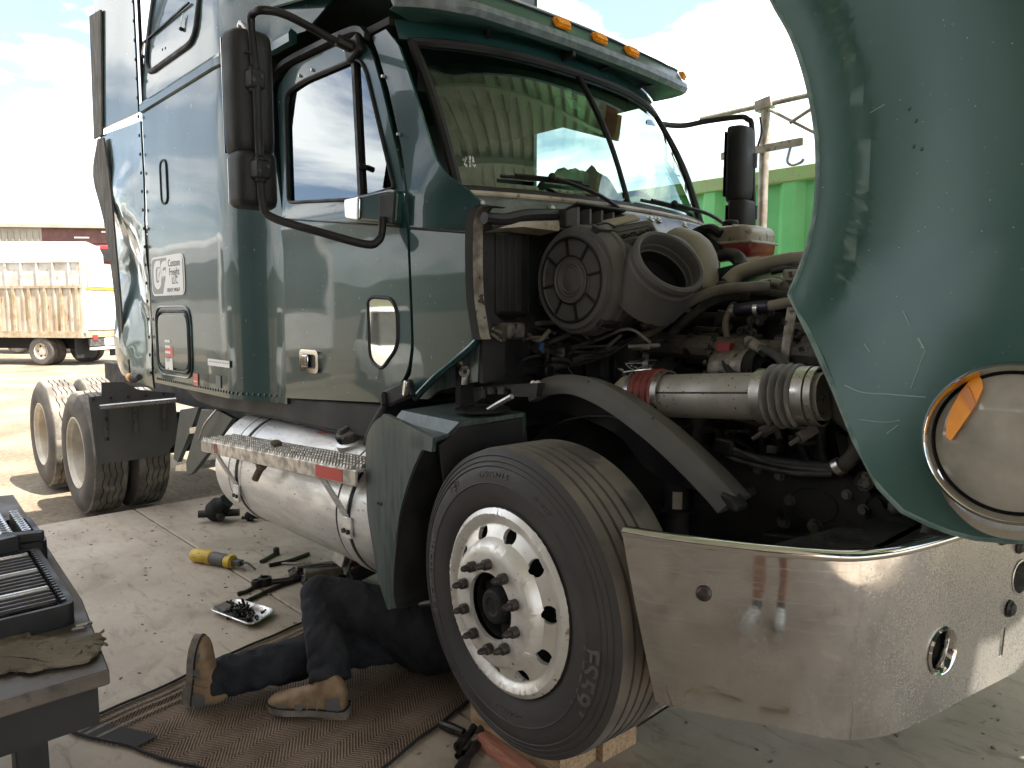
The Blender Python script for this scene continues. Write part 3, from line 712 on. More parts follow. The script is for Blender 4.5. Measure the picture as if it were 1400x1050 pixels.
a_, b_ = S((484, 80), (494, 274)); mb = MB(); mb.bar(a_+V(0, .0, 0), b_, .022, .02, (0, 1, 0)); mb.build('window_divider', G['plastic'], door)
k_ = ats(498, 228, ycab); MB().lathe([(0, -.03), (.012, -.03), (.012, 0), (.008, .012), (0, .012)], k_, (0, 1, 0), 10).build('vent_latch', G['plastic'], door)
# crease under the window, drip rail above
MB().tube([ats(x, y, ycab)+V(0, -.016, 0) for x, y in ((387, 299), (440, 303), (490, 306), (553, 311))], .0045, 6, sm=3).build('belt_line', G['plastic'], door)
mb = MB(); dr = [ats(x, y, ycab) for x, y in ((364, 150), (369, 118), (390, 90), (440, 63), (480, 45), (497, 42), (506, 50))]
dr = smooth_path(dr, 5); mb.loft([[p+V(0, -.002, .018), p+V(0, -.03, .012), p+V(0, -.03, -.012), p+V(0, -.002, -.02)] for p in dr]); mb.build('drip_rail', G['plastic'], T)
# window frame screws
mb = MB()
for x, y in ((412, 104), (429, 96), (474, 69), (526, 105), (547, 184)): 
    p = ats(x, y, ycab); mb.lathe([(0, -.012), (.006, -.011), (.008, 0)], p+V(0, -.004, 0), (0, 1, 0), 8)
mb.build('frame_screw', G['steel'], door)['kind'] = 'stuff'
# peep window and latch handle
yd = lambda x, z: ycab(x, z)-.006
pk = round_poly(S((505, 410), (512, 406), (537, 408), (545, 425), (546, 474), (524, 505), (508, 492)), [.02, .02, .03, .04, .05, .03, .05])
pk3 = [V(p.x, ycab(p.x, p.z)-.0, p.z) for p in pk]
mb = MB(); mb.tube([p+V(0, -.006, 0) for p in pk3]+[pk3[0]+V(0, -.006, 0)], .0085, 8); w_ = mb.build('peep_window', G['plastic'], door)
MB().extr([p+V(0, -.008, 0) for p in pk3], (0, .006, 0)).build('peep_glass', pm('mirror_film_glass', (.42, .42, .38), rough=.03, metal=1, ), w_)
h0, h1 = ats(412, 477, yd), ats(438, 511, yd); cx, cz = (h0.x+h1.x)/2, (h0.z+h1.z)/2; hw, hh = (h1.x-h0.x)/2, (h0.z-h1.z)/2
def rrect(cx, cz, hw, hh, y, r_): return round_poly([V(cx-hw, y, cz-hh), V(cx+hw, y, cz-hh), V(cx+hw, y, cz+hh), V(cx-hw, y, cz+hh)], r_)
yh = yd(cx, cz)
mb = MB(); A, B = rrect(cx, cz, hw, hh, yh-.012, .03), rrect(cx, cz, hw-.022, hh-.022, yh-.012, .02)
A2, B2 = rrect(cx, cz, hw, hh, yh+.01, .03), rrect(cx, cz, hw-.022, hh-.022, yh+.0, .02)
mb.loft([A2, A, B, B2], caps=False); hn = mb.build('door_handle', G['chrome'], door, ang=25)
MB().box(cx-hw+.02, cx+hw-.02, yh-.002, yh+.004, cz-hh+.02, cz+hh-.02).build('handle_well', G['plastic'], hn)
MB().box(cx-hw+.024, cx-.004, yh-.02, yh-.004, cz-hh+.024, cz+hh-.024).build('paddle', G['chrome'], hn, bevel=.012)
# mirror foot at the front corner of the window
b0 = ats(521, 283, ycab)
c_ = [ats(486, 272, ycab), ats(486, 301, ycab), ats(552, 309, ycab), ats(556, 262, ycab), ats(543, 260, ycab)]
c_ = round_poly([p+V(0, -.005, 0) for p in c_], .02)
ft = MB().extr([p+V(0, -.045, 0) for p in c_], (0, .05, 0)).build('mirror_foot', G['paint'], T, bevel=.012)
e_ = round_poly([ats(486, 274, ycab), ats(487, 300, ycab), ats(506, 303, ycab), ats(507, 270, ycab)], .015)
MB().extr([p+V(0, -.058, 0) for p in e_], (0, .012, 0)).build('foot_cap', G['chrome'], ft, bevel=.006)
e_ = [ats(534, 268, ycab), ats(534, 305, ycab), ats(553, 308, ycab), ats(556, 264, ycab)]
MB().extr([p+V(0, -.056, 0) for p in e_], (0, .01, 0)).build('foot_pad', G['plastic'], ft, bevel=.006)

# --- mirrors
def mirror_arm(side):
    s_ = 1 if side < 0 else -1
    def M(p): return V(p.x, p.y*s_, p.z)
    ym = -1.38
    br = ats(490, 68, ycab)
    arm = [br+V(.0, -.02, 0), br+V(-.03, -.09, .02), at(395, 22, 'y', -1.25), at(362, 14, 'y', ym+.02), at(346, 18, 'y', ym), at(343, 36, 'y', ym), at(350, 110, 'y', ym), at(355, 220, 'y', ym),
           at(359, 276, 'y', ym), at(372, 297, 'y', ym+.02), at(440, 318, 'y', -1.25), at(500, 334, 'y', -1.12), at(517, 329, 'y', -1.08), at(522, 316, 'y', -1.06), at(523, 296, 'y', -1.06)]
    arm = [M(p) for p in arm]
    a_ = MB().tube(arm, .0165, 10, sm=6).build('mirror_arm', G['plastic'], T, ang=60)
    p_ = M(br); mb = MB(); mb.obox(p_+V(0, -.02*s_, -.0), (.055, 0, .015), (0, .018, 0), (-.012, 0, .04)); mb.cyl(p_+V(0, -.01*s_, 0), p_+V(-.02, -.10*s_, .025), .026, 10)
    mb.build('arm_bracket', G['plastic'], a_, bevel=.012)
    out = []
    for (cx_, cy_, zc, hgt, w, d) in ((350, 122, None, .50, .215, .13), (356, 242, None, .225, .205, .14)):
        c = at(cx_-3, cy_, 'y', ym-.01)+V(-.055, .02, 0)
        rings = []
        for (k, sc) in ((-1, .70), (-.97, .84), (-.90, .95), (-.7, 1), (.7, 1), (.90, .96), (.97, .86), (1, .72)):
            ring = []
            for q in round_poly([V(-w/2*sc, 0, 0), V(w/2*sc, 0, 0), V(w*.36*sc, d*sc, 0), V(-w*.36*sc, d*sc, 0)], .05*sc, 5):
                ring.append(V(q.y-.10, q.x, k*hgt/2))
            rings.append(ring)
        rot = Matrix.Rotation(R(-8), 3, 'Z')
        mb = MB().loft([[M(c+rot@p) for p in r_] for r_ in rings]); h = mb.build('mirror_head', G['plastic_g'], T, ang=50)
        g_ = MB(); q = [M(c+rot@V(-.103, y, z)) for y, z in ((-w/2+.015, -hgt/2+.02), (w/2-.015, -hgt/2+.02), (w/2-.015, hgt/2-.02), (-w/2+.015, hgt/2-.02))]
        g_.extr(q, (-.003, 0, 0)); g_.build('mirror_glass', G['chrome'], h)
        out.append(c)
    for (px, py) in ((348, 109), (356, 232)):
        c = M(at(px, py, 'y', ym)); mb = MB(); mb.obox(c+V(-.0, 0, 0), (.03, .006*s_, 0), (-.004, .03, 0), (0, 0, .038)); mb.cyl(c-V(.0, 0, .055), c+V(0, 0, .055), .023, 10)
        cl = mb.build('mirror_clamp', G['plastic'], T, bevel=.01)
        for dx in (-1, 1): MB().lathe([(0, .0), (.008, .0), (.008, -.01)], c+V(.034, dx*.017, dx*.01), (1, 0, 0), 6).build('clamp_screw', G['dark_steel'], cl)
    return arm
mirror_arm(-1)
yr = 1.42
MB().tube([V(-1.08, .93, 2.72), at(930, 172, 'y', 1.2), at(965, 166, 'y', yr-.1), at(1010, 160, 'y', yr), at(1022, 163, 'y', yr), at(1028, 174, 'y', yr), at(1029, 240, 'y', yr), at(1028, 322, 'y', yr), at(1010, 335, 'y', yr-.2), V(-.8, .98, 2.05)], .0165, 10, sm=5).build('mirror_arm', G['plastic'], T, ang=60)
for (px, py, hgt) in ((1013, 225, .44), (1015, 296, .19)):
    c = at(px, py, 'y', yr-.06); rings = []
    for (k, sc) in ((-1, .70), (-.97, .84), (-.90, .95), (-.7, 1), (.7, 1), (.90, .96), (.97, .86), (1, .72)):
        rings.append([c+V(q.y-.06, q.x, k*hgt/2) for q in round_poly([V(-.10*sc, 0, 0), V(.10*sc, 0, 0), V(.075*sc, .12*sc, 0), V(-.075*sc, .12*sc, 0)], .05*sc, 5)])
    h = MB().loft(rings).build('mirror_head', G['plastic_g'], T, ang=50)
    MB().box(c.x-.066, c.x-.061, c.y-.085, c.y+.085, c.z-hgt/2+.03, c.z+hgt/2-.03).build('mirror_glass', G['chrome'], h)
    q = at(1029, py-5, 'y', yr); MB().cyl(q-V(0, 0, .04), q+V(0, 0, .04), .028, 10).build('mirror_clamp', G['plastic'], T)
MB().tube([at(1036, 200, 'y', yr), at(1042, 180, 'y', yr), at(1039, 160, 'y', yr)], .006, 6).build('antenna_stub', G['plastic'], T)
p = at(334, 38, 'y', -1.38); MB().tube([p+V(-.05, 0, .02), p+V(-.01, -.01, .02), p+V(.03, 0, -.02), p+V(.035, 0, -.07)], .009, 8, sm=4).build('antenna_stub', G['steel'], T)
p = at(306, 76, 'y', -1.42); q = at(343, 72, 'y', -1.40); mb = MB(); mb.ball(p, .02); mb.tube([p, (p+q)/2+V(0, -.01, .005), q], .004, 6, sm=3); mb.build('tie_cable', G['plastic'], T)

# --- cowl side panel between door and engine bay, with the curved hood rest
cpx = [(561, 314), (566, 440), (567, 478), (563, 512), (549, 534), (565, 543), (580, 528), (597, 511), (622, 492), (640, 476), (652, 462), (650, 440), (640, 320)]
skin(round_poly(S(*cpx), .012), [], lambda x, z: ycab(x, z)-.004, G['paint'], 'cowl_side', T, step=.04)
upx = [(560, 311), (640, 316), (638, 300), (642, 272), (628, 256), (608, 238), (595, 215), (575, 150), (556, 92), (545, 62), (528, 40), (509, 50), (517, 72), (532, 122), (549, 200), (558, 262)]
skin(S(*upx), [], lambda x, z: ycab(x, z)+.05*sstep(-.75, -.42, x)*sstep(2.2, 2.0, z)-.002, G['paint'], 'windshield_pillar', T, step=.03)
MB().tube([ats(560, 312, ycab)+V(0, -.003, 0), ats(600, 315, ycab)+V(0, -.003, 0), ats(641, 318, ycab)+V(0, 0, 0)], .006, 6).build('belt_line', G['plastic'], T)
# hood rest flange along the front edge of the cowl side
fe = [ats(x, y, ycab) for x, y in ((668, 283), (655, 281), (645, 290), (640, 316), (641, 400), (648, 452), (651, 464))]
fe = smooth_path(fe, 6); mb = MB()
mb.loft([[p+V(-.012, .0, 0), p+V(.0, -.014, 0), p+V(.032, -.006, 0), p+V(.03, .06, 0), p+V(.0, .06, 0)] for p in fe]); mb.build('hood_rest', G['plastic_g'], T, ang=30)
mb = MB(); mb.loft([[p+V(.031, -.004, 0), p+V(.033, .04, 0)] for p in fe[8:]], closed=False, caps=False); mb.build('rest_gasket', G['cast'], T, solid=.004)
# bright lower edge sweeping to the step
ed = [ats(x, y, ycab) for x, y in ((652, 463), (640, 475), (620, 492), (597, 511), (580, 528), (566, 543))]
ed = smooth_path(ed, 5); mb = MB(); mb.loft([[p+V(0, -.008, .004), p+V(.006, -.014, -.004), p+V(.01, -.006, -.016), p+V(.0, .02, -.014)] for p in ed]); mb.build('cowl_lower_edge', G['paint'], T)

# --- windshield, header and visor
base = atz(2.07, (640, 259), (655, 262), (700, 270), (780, 277), (858, 285), (920, 292), (972, 303))
def wsb(t):          # base curve, t -1..1 over the width
    y = t*.86; x = -.49-.17*abs(t)**2.2; return V(x, y, 2.075)
def wst(t):
    y = t*.85; x = -.812-.16*abs(t)**2.6; return V(x, y, 2.735-.02*abs(t)**3)
def wsurf(t, v, d=0):
    p = wsb(t).lerp(wst(t), v); n = V(.9, .25*t, .44).normalized(); bul = .03*math.sin(math.pi*v)
    return p+n*(bul+d)
for s_, nm in ((-1, 'windshield_pane'), (1, 'windshield_pane')):
    mb = MB()
    mb.grid(16, 12, lambda u, v: wsurf((.012+u*.985)*s_, v)); mb.build(nm, G['glass'], T, ang=80)
mb = MB(); mb.tube([wsurf(0, v/8, .004) for v in range(9)], .012, 8); mb.build('windshield_divider', G['plastic'], T)
rim_ = [wsurf(-1+2*i/24, 0, .002) for i in range(25)]+[wsurf(1, v/8, .002) for v in range(1, 8)]+[wsurf(1-2*i/24, 1, .002) for i in range(25)]+[wsurf(-1, 1-v/8, .002) for v in range(1, 8)]
mb = MB(); mb.tube(rim_+[rim_[0]], .022, 8); mb.build('windshield_gasket', G['plastic'], T)
# printed black border across the top and corners of the panes
mb = MB()
mb.grid(48, 4, lambda u, v: wsurf(-1+2*u, 1-.0-v*(.10+.09*abs(2*u-1)**4), -.003)); mb.build('shade_band', pm('dark_frit', (.006, .012, .010), rough=.3), T, ang=80)
mb = MB()
def sq_(u, v): return wsurf(-1+2*u, .0+v*(.05+.035*abs(2*u-1)**3), -.003)
mb.grid(48, 3, sq_); mb.build('lower_band', pm('dark_frit_low', (.008, .010, .010), rough=.3), T, ang=80)
# header between glass and visor
mb = MB()
mb.grid(40, 4, lambda u, v: wst(-1.06+2.12*u)+V(.012-.03*v, 0, .01+.085*v)); mb.build('header', G['paint'], T, ang=80, solid=.01)
lipc = atz(2.80, (519, 31), (549, 24), (576, 22), (617, 26), (663, 37), (709, 48), (754, 61), (800, 77))
def lip(t):
    a_ = abs(t); y = t*.94
    x = -.735-.05*a_**2-(.19 if t < 0 else .05)*(max(0, a_-.72)/.28)**1.8
    return V(x, y, 2.80+.03*max(0, a_-.8)/.2)
mb = MB(); rows = []
for i in range(49):
    t = -1+2*i/48; l = lip(t); up_ = V(0, 0, 1); bk = V(-1, -.2*t, 0).normalized()
    hd = wst(t*1.0)+V(-.01, 0, .085)
    rows.append([hd, l.lerp(hd, .4)+V(0, 0, -.005), l+V(-.02, 0, -.003), l+V(.006, 0, .004), l+V(.02, 0, .026), l+V(.012, 0, .056), l+V(-.012, 0, .074), l+V(-.05, 0, .135)])
mb.loft(rows, closed=False, caps=False); mb.build('sun_visor', G['hood'], T, ang=28, solid=.006)
mb = MB(); mb.loft([[lip(-1+2*i/48)+V(.008, 0, .003), lip(-1+2*i/48)+V(.024, 0, .026), lip(-1+2*i/48)+V(.016, 0, .055), lip(-1+2*i/48)+V(-.01, 0, .03)] for i in range(49)]); mb.build('visor_lip', pm('lip_blue_grey', (.10, .125, .14), (.17, .19, .20), scale=24, rough=.5, metal=.3), T, ang=40)
mb = MB(); mb.tube([lip(-.99+1.98*i/48)+V(-.048, 0, .138) for i in range(49)], .006, 6); mb.build('roof_seam', G['plastic'], T)
mb = MB()
def cap(u, v):
    t = -1+2*u; l = lip(t)+V(-.05, 0, .138); back = 1.35*v; e = abs(t)
    x = l.x-back*(1-.0*e)
    y = l.y*(1-.04*v+.12*v)
    z = l.z+(.055*(1-math.exp(-back/.12))+back*.40+.10*v*v)*(1-.72*e**4)-.0
    return V(x, y, z)
mb.grid(40, 14, cap); mb.build('roof_cap', G['hood'], T, ang=80, solid=.01)
# visor supports and amber markers
for (x0, y0, x1, y1) in ((768, 66, 779, 80),):
    p = wst(-.12)+V(.0, 0, .055); MB().bar(p, p+V(.075, 0, .01), .02, .05).build('visor_support', G['plastic'], T, bevel=.005)
for t in (-.62, .2, .62):
    p = wst(t)+V(0, 0, .06); q = lip(t)+V(-.03, 0, .01); MB().bar(p, q, .015, .02).build('visor_support', G['plastic'], T)
def amber(px, py, w=.085, h=.036):
    best = min(((lip(-1+2*i/400)+V(-.024, 0, .102)) for i in range(401)), key=lambda p: (proj(p)[0]-px)**2)
    i0 = best; t = best.y/.94; tx = (lip(t+.01)-lip(t-.01)).normalized(); up_ = V(-.5, 0, .85).normalized(); n = tx.cross(up_).normalized()
    if n.x < 0: n = -n
    b0_ = MB().extr(round_poly([i0+tx*a*w/2+up_*b*h/2 for a, b in ((-1, -1), (1, -1), (1, 1), (-1, 1))], .01), n*.026).build('marker_lamp', G['amber'], T, bevel=.005)
    MB().extr(round_poly([i0+tx*a*(w/2+.006)+up_*b*(h/2+.006) for a, b in ((-1, -1), (1, -1), (1, 1), (-1, 1))], .01), n*.012).build('lamp_base', G['amber'], b0_)
def proj(P):
    d = Vector(P)-CAM; z = d.dot(cf); return 700+FOC*d.dot(cr)/z, 525-FOC*d.dot(cu)/z
for px in (634, 767, 818, 862, 932): amber(px, 0)
p = lip(-.97)+V(-.06, -.0, .07); MB().lathe([(0, -.012), (.013, -.01), (.016, 0)], p+V(0, -.012, 0), (0.3, 1, 0), 10).build('roof_bolt', G['steel'], T)
# wipers
def wiper(t0, t1, v0, v1, piv):
    pts = [wsurf(t0+(t1-t0)*k/8, v0+(v1-v0)*k/8, .02) for k in range(9)]
    w_ = MB().tube(pts, .008, 6).build('wiper_blade', G['plastic'], T)
    mb = MB(); mid = pts[4]+V(.02, 0, .012); mb.tube([piv, piv.lerp(mid, .5)+V(.03, 0, .01), mid], .009, 6, sm=4); mb.ball(mid, .018); mb.build('wiper_arm', G['plastic'], w_)
    MB().tube([p+V(.012, 0, .008) for p in pts[1:8]], .006, 6).build('wiper_bridge', G['plastic'], w_)
wiper(-.80, -.30, .085, .085, V(-.43, -.06, 2.02)); wiper(.10, .72, .045, .04, V(-.42, .78, 2.03))
# stickers and grime on the glass
mb = MB(); rr_ = random.Random(4)
for k in range(26): 
    o_ = wsurf(-.93+rr_.uniform(-.022, .03), .17+rr_.uniform(-.035, .03), .004); mb.add([o_, o_+V(-.004, .012*rr_.random()+.004, .004), o_+V(-.008, .006, .016)], [(0, 1, 2)])
mb.build('peeling_sticker', G['sign_w'], T)
for (t, v, w, h) in ((-.17, .70, .06, .028), (-.155, .77, .035, .012), (-.145, .82, .035, .012)):
    o_ = [wsurf(t+a*w/1.72, v+b*h/.74, -.006) for a, b in ((-1, -1), (1, -1), (1, 1), (-1, 1))]; MB().add(o_, [(0, 1, 2, 3)]).build('glass_sticker', pm('pale_sticker', (.40, .55, .46), rough=.5), T)
# cab interior
MB().box(-2.3, -1.06, -.9, .9, 2.80, 2.83).build('headliner', G['tintdark'], T); MB().box(-2.32, -2.28, -.95, .95, 1.1, 2.85).build('bunk_wall', G['tintdark'], T)
MB().grid(20, 6, lambda u, v: V(-.56-.10*abs(2*u-1)**2-v*.34, -.85+1.7*u, 2.06-.03*v-.02*math.sin(v*3))).build('dashboard', pm('dash_grey', (.035, .037, .036), (.055, .056, .05), scale=8, rough=.7), T, solid=.05)
for y in (-.5, .5):
    s_ = MB().loft([[V(x, y-w, z), V(x, y+w, z), V(x-.12, y+w*.9, z), V(x-.12, y-w*.9, z)] for x, z, w in ((-1.45, 1.35, .24), (-1.52, 1.7, .25), (-1.6, 2.05, .22), (-1.63, 2.14, .15), (-1.64, 2.36, .14))]).build('seat_back', G['seat'], T, bevel=.04)
    MB().box(-1.55, -1.0, y-.25, y+.25, 1.25, 1.42).build('seat_cushion', G['seat'], T, bevel=.05)
mb = MB(); a3, x3, y3 = basis((-.55, 0, .8)); c3 = V(-.98, .5, 2.10)
mb.tube([c3+(x3*math.cos(k*math.pi/12)+y3*math.sin(k*math.pi/12))*.22 for k in range(25)], .014, 8); mb.cyl(c3, c3+V(.15, 0, -.2), .04); mb.bar(c3-x3*.21, c3+x3*.21, .03, .015); mb.build('steering_wheel', G['plastic'], T)
MB().grid(12, 6, lambda u, v: V(-1.10-.02*v, -.72+.55*u, 2.72-.14*v)).build('inner_visor', G['seat'], T, solid=.012)
MB().grid(12, 6, lambda u, v: V(-1.10-.02*v, .15+.55*u, 2.72-.14*v)).build('inner_visor', G['seat'], T, solid=.012)
# pale bundle heaped on the dashboard behind the glass
rr_ = random.Random(11); mb = MB()
mb.grid(24, 14, lambda u, v: V(-.74-.22*math.cos(v*math.pi)*.5-.02, -.30+.52*u, 2.07+.22*math.sin(math.pi*v)*math.sin(math.pi*u)**.5*(1+.35*fbm(u*3, v*3, 3))+.03*fbm(u*8, v*6, 1)))
tag(mb.build('bundle', pm('pale_green_cloth', (.42, .50, .42), (.30, .38, .31), scale=9, rough=.8), ang=60), 'pale crumpled bundle lying on the dashboard behind the windshield', 'bundle')
# cowl panel below the windshield
mb = MB()
def cowl(u, v):
    t = -1.06+2.12*u; b_ = wsb(t*.97); return V(b_.x+.03+v*.10-.02*v*v*abs(t), t*.87, 2.052-.012*v-.11*v**3)
mb.grid(36, 6, cowl); mb.build('cowl_panel', pm('cowl_grey_paint', (.06, .075, .078), (.12, .135, .135), scale=10, rough=.45, metal=.2, coat=.3, coatr=.2, bump=.06, spots=(.2, .19, .16), spscale=30, spth=.66), T, ang=80, solid=.006)
mb = MB(); mb.tube([wsb(-1+2*i/30)+V(.034, 0, -.012) for i in range(31)], .012, 8); mb.build('cowl_seal', G['cream'], T)
for t in (-.96, -.62, .05, .12, .4, .75):
    p = cowl((t+1.06)/2.12, .62); MB().lathe([(0, .012), (.008, .011), (.013, .004), (.02, .003), (.02, -.004)], p, (.6, 0, .8), 10).build('cowl_bolt', G['steel'], T)

pq = aty(-.925, (655, 463), (653, 522), (640, 524), (618, 530), (600, 534), (585, 546), (566, 545), (580, 530), (597, 513), (622, 494), (640, 478))
MB().extr(pq, (0, .015, 0)).build('cowl_inner_panel', G['fender'], T)
# ------------------------------------------------------------------ wheels
def plane_mesh(outer, holes, fmap, m, name, parent, step=.03, solid=.0, off=-1):
    return skin(outer, holes, None, m, name, parent, step=step, solid=solid, fmap=fmap, off=off)
HUBC = V(-.034, -1.19, .685)
def front_wheel(c, out, m_par):
    out = Vector(out).normalized(); rt = V(0, 0, 1).cross(out)*1; rt.normalize()      # rt: to the right as seen from outside
    up = V(0, 0, 1)
    def W(x, z, h=0): return c+rt*x+up*z+out*h
    def hprof(r_):
        pts = [(.10, .052), (.185, .050), (.197, .044), (.21, .012), (.262, -.012), (.278, -.006), (.290, .004), (.300, .006), (.306, -.004)]
        for (a, ha), (b, hb) in zip(pts, pts[1:]):
            if r_ <= b: return ha+(hb-ha)*max(0, (r_-a)/(b-a))
        return pts[-1][1]
    def circ(cx, cz, rx, rz, n, rot=0): return [V(cx+math.cos(rot)*rx*math.cos(2*math.pi*k/n)-math.sin(rot)*rz*math.sin(2*math.pi*k/n), 0, cz+math.sin(rot)*rx*math.cos(2*math.pi*k/n)+math.cos(rot)*rz*math.sin(2*math.pi*k/n)) for k in range(n)]
    K_ = .22
    hol = [[V(K_*(R(36*k+18))+.0285*math.cos(q*math.pi/9)*K_/.232, 0, .232+.028*math.sin(q*math.pi/9)) for q in range(18)] for k in range(10)]
    def pol(x, z): th = x/K_+R(-10); return W(z*math.cos(th), z*math.sin(th), hprof(z))
    mm = [V(2*math.pi*K_*k/72, 0, .112) for k in range(73)]+[V(2*math.pi*K_*k/72, 0, .306) for k in range(72, -1, -1)]
    rim = skin(mm, hol, None, G['rim'], 'front_wheel', m_par, step=.0095, solid=.014, fmap=pol, ang=28)
    # tyre
    t = MB(); prof = [(.297, -.05), (.300, -.012), (.308, -.002), (.318, -.004), (.328, .002), (.35, .012), (.385, .019), (.40, .0205), (.403, .0235), (.406, .0205), (.43, .018), (.452, .012), (.456, .009), (.460, .012), (.468, .008), (.472, .004), (.476, .006), (.486, .001), (.490, -.004), (.494, -.002), (.504, -.008), (.508, -.013)]
    w = .30; tr = [(.513, -.016)]
    for g in (.062, .104, .146, .188):
        tr += [(.5185, -g+.011), (.5185, -g+.006), (.505, -g+.004), (.505, -g-.004), (.5185, -g-.006)]
    tr += [(.5185, -w+.035), (.512, -w+.015)]
    ty = MB().lathe(prof+[(.513, -.016)], c, out, 96).build('tyre', G['rubber'], rim, ang=38)
    MB().lathe(tr+[(.505, -w), (.42, -w-.015), (.30, -w), (.297, -.05)], c, out, 96).build('tread', G['tread'], rim, ang=30)
    # raised sidewall lettering
    def ringtext(mb, s, size, rad, a_mid, h, bold=0, sp=1.0, depth=.0016):
        vs_, fs_ = text_geo(s, size, depth, 'CENTER', bold)
        o = []
        for p in vs_:
            rr = rad+p.y; th = a_mid-(p.x*sp)/rad
            hh = .0185 if rr < .43 else .0185-(rr-.43)*.3
            if rr < .385: hh = .0195-(.385-rr)*.2
            o.append(c+rt*rr*math.cos(th)+up*rr*math.sin(th)+out*(hh+h+p.z))
        mb.add(o, fs_)
    mb = MB(); ringtext(mb, 'Firestone', .062, .425, R(181), .0012, .0012, 1.35); mb.build('brand_lettering', G['letter'], rim)
    mb = MB(); ringtext(mb, 'FS591', .082, .418, R(-17), .0012, .001, 1.25); mb.build('model_lettering', G['letter'], rim)
    mb = MB(); ringtext(mb, '295/75R22.5', .026, .432, R(96), .0012, .0006, 1.2); mb.build('size_lettering', G['letter'], rim); mb = MB(); ringtext(mb, 'TUBELESS', .02, .425, R(62), .0012, 0, 1.1); mb.build('size_lettering', G['letter'], rim); mb = MB(); ringtext(mb, 'RADIAL', .02, .40, R(-80), .0012, 0, 1.1); mb.build('size_lettering', G['letter'], rim); mb = MB(); ringtext(mb, 'LOAD RANGE G', .02, .37, R(-84), .001, 0, 1.0)
    mb.build('size_lettering', G['letter'], rim)
    # shield emblem
    a = R(128); e = c+rt*.425*math.cos(a)+up*.425*math.sin(a)+out*.0175; er = (rt*math.cos(a)+up*math.sin(a)); et = (rt*math.sin(a)-up*math.cos(a))
    mb = MB(); sh = smooth_path([e+er*.032, e+er*.028+et*.022, e+er*.0+et*.026, e-er*.036, e+er*.0-et*.026, e+er*.028-et*.022], 3, True)
    mb.tube(sh+[sh[0]], .0022, 4); text_on(mb, 'F', .045, e+out*.002, et, er, .002, 'CENTER', .002); mb.build('emblem', G['tyre_d'], rim)
    # nuts and studs
    for k in range(10):
        th = R(36*k+20); p = W(.1425*math.cos(th), .1425*math.sin(th), .052)
        n = MB(); n.lathe([(0, .0), (.026, .0), (.026, .008), (.021, .012)], p, out, 14); n.lathe([(.0185, .010), (.0185, .034), (.016, .038), (.012, .040), (.0112, .040), (.0112, .056), (.007, .066), (0, .067)], p, out, 12 if k % 2 else 12)
        hx = MB()
        n.build('lug_nut', G['nut'], rim, ang=25)
    # hub in the bore
    MB().lathe([(.1115, .035), (.11, -.02), (.0, -.03)], c, out, 36).build('hub_well', G['dirty'], rim)
    h = MB(); cc = W(.005, -.002, 0)
    h.lathe([(.075, -.03), (.072, .015), (.062, .03), (.058, .055), (.052, .062), (.03, .064), (.026, .060), (.0, .060)], cc, out, 24)
    for (x, z, s_) in ((-.01, .075, .03), (.045, .07, .024), (-.06, .04, .022), (.03, -.075, .03), (-.05, -.06, .022), (.07, -.03, .022), (-.075, -.01, .02)):
        h.obox(W(x, z, -.005), rt*s_, up*s_*.8, out*.025)
    h.build('hub', G['dirty'], rim, bevel=.008)
    text = MB(); text_on(text, '1', .03, W(.005, -.002, .061), rt, up, .001); text.build('hub_mark', G['dark_steel'], rim)
    MB().lathe([(.30, -.12), (.26, -.06), (.12, -.045), (.10, -.045)], c, out, 40).build('brake_drum', G['dirty'], rim)
    MB().lathe([(.297, -.05), (.285, -.05), (.285, -.16), (.2, -.2)], c, out, 40).build('rim_barrel', G['iron'], rim)
    return rim
st = R(-4)
fw1 = front_wheel(HUBC, (math.sin(st)*1, -math.cos(st), 0), T)
fw2 = front_wheel(V(0, 1.19, .685), (0, 1, 0), T)
for hub_, root_ in ((HUBC, fw1), (V(0, 1.19, .685), fw2)):
    for o_ in [root_]+kids(root_):
        if o_.data.users > 1 and o_.data.get('scaled'): continue
        for v in o_.data.vertices: v.co = hub_+(v.co-hub_)*.945

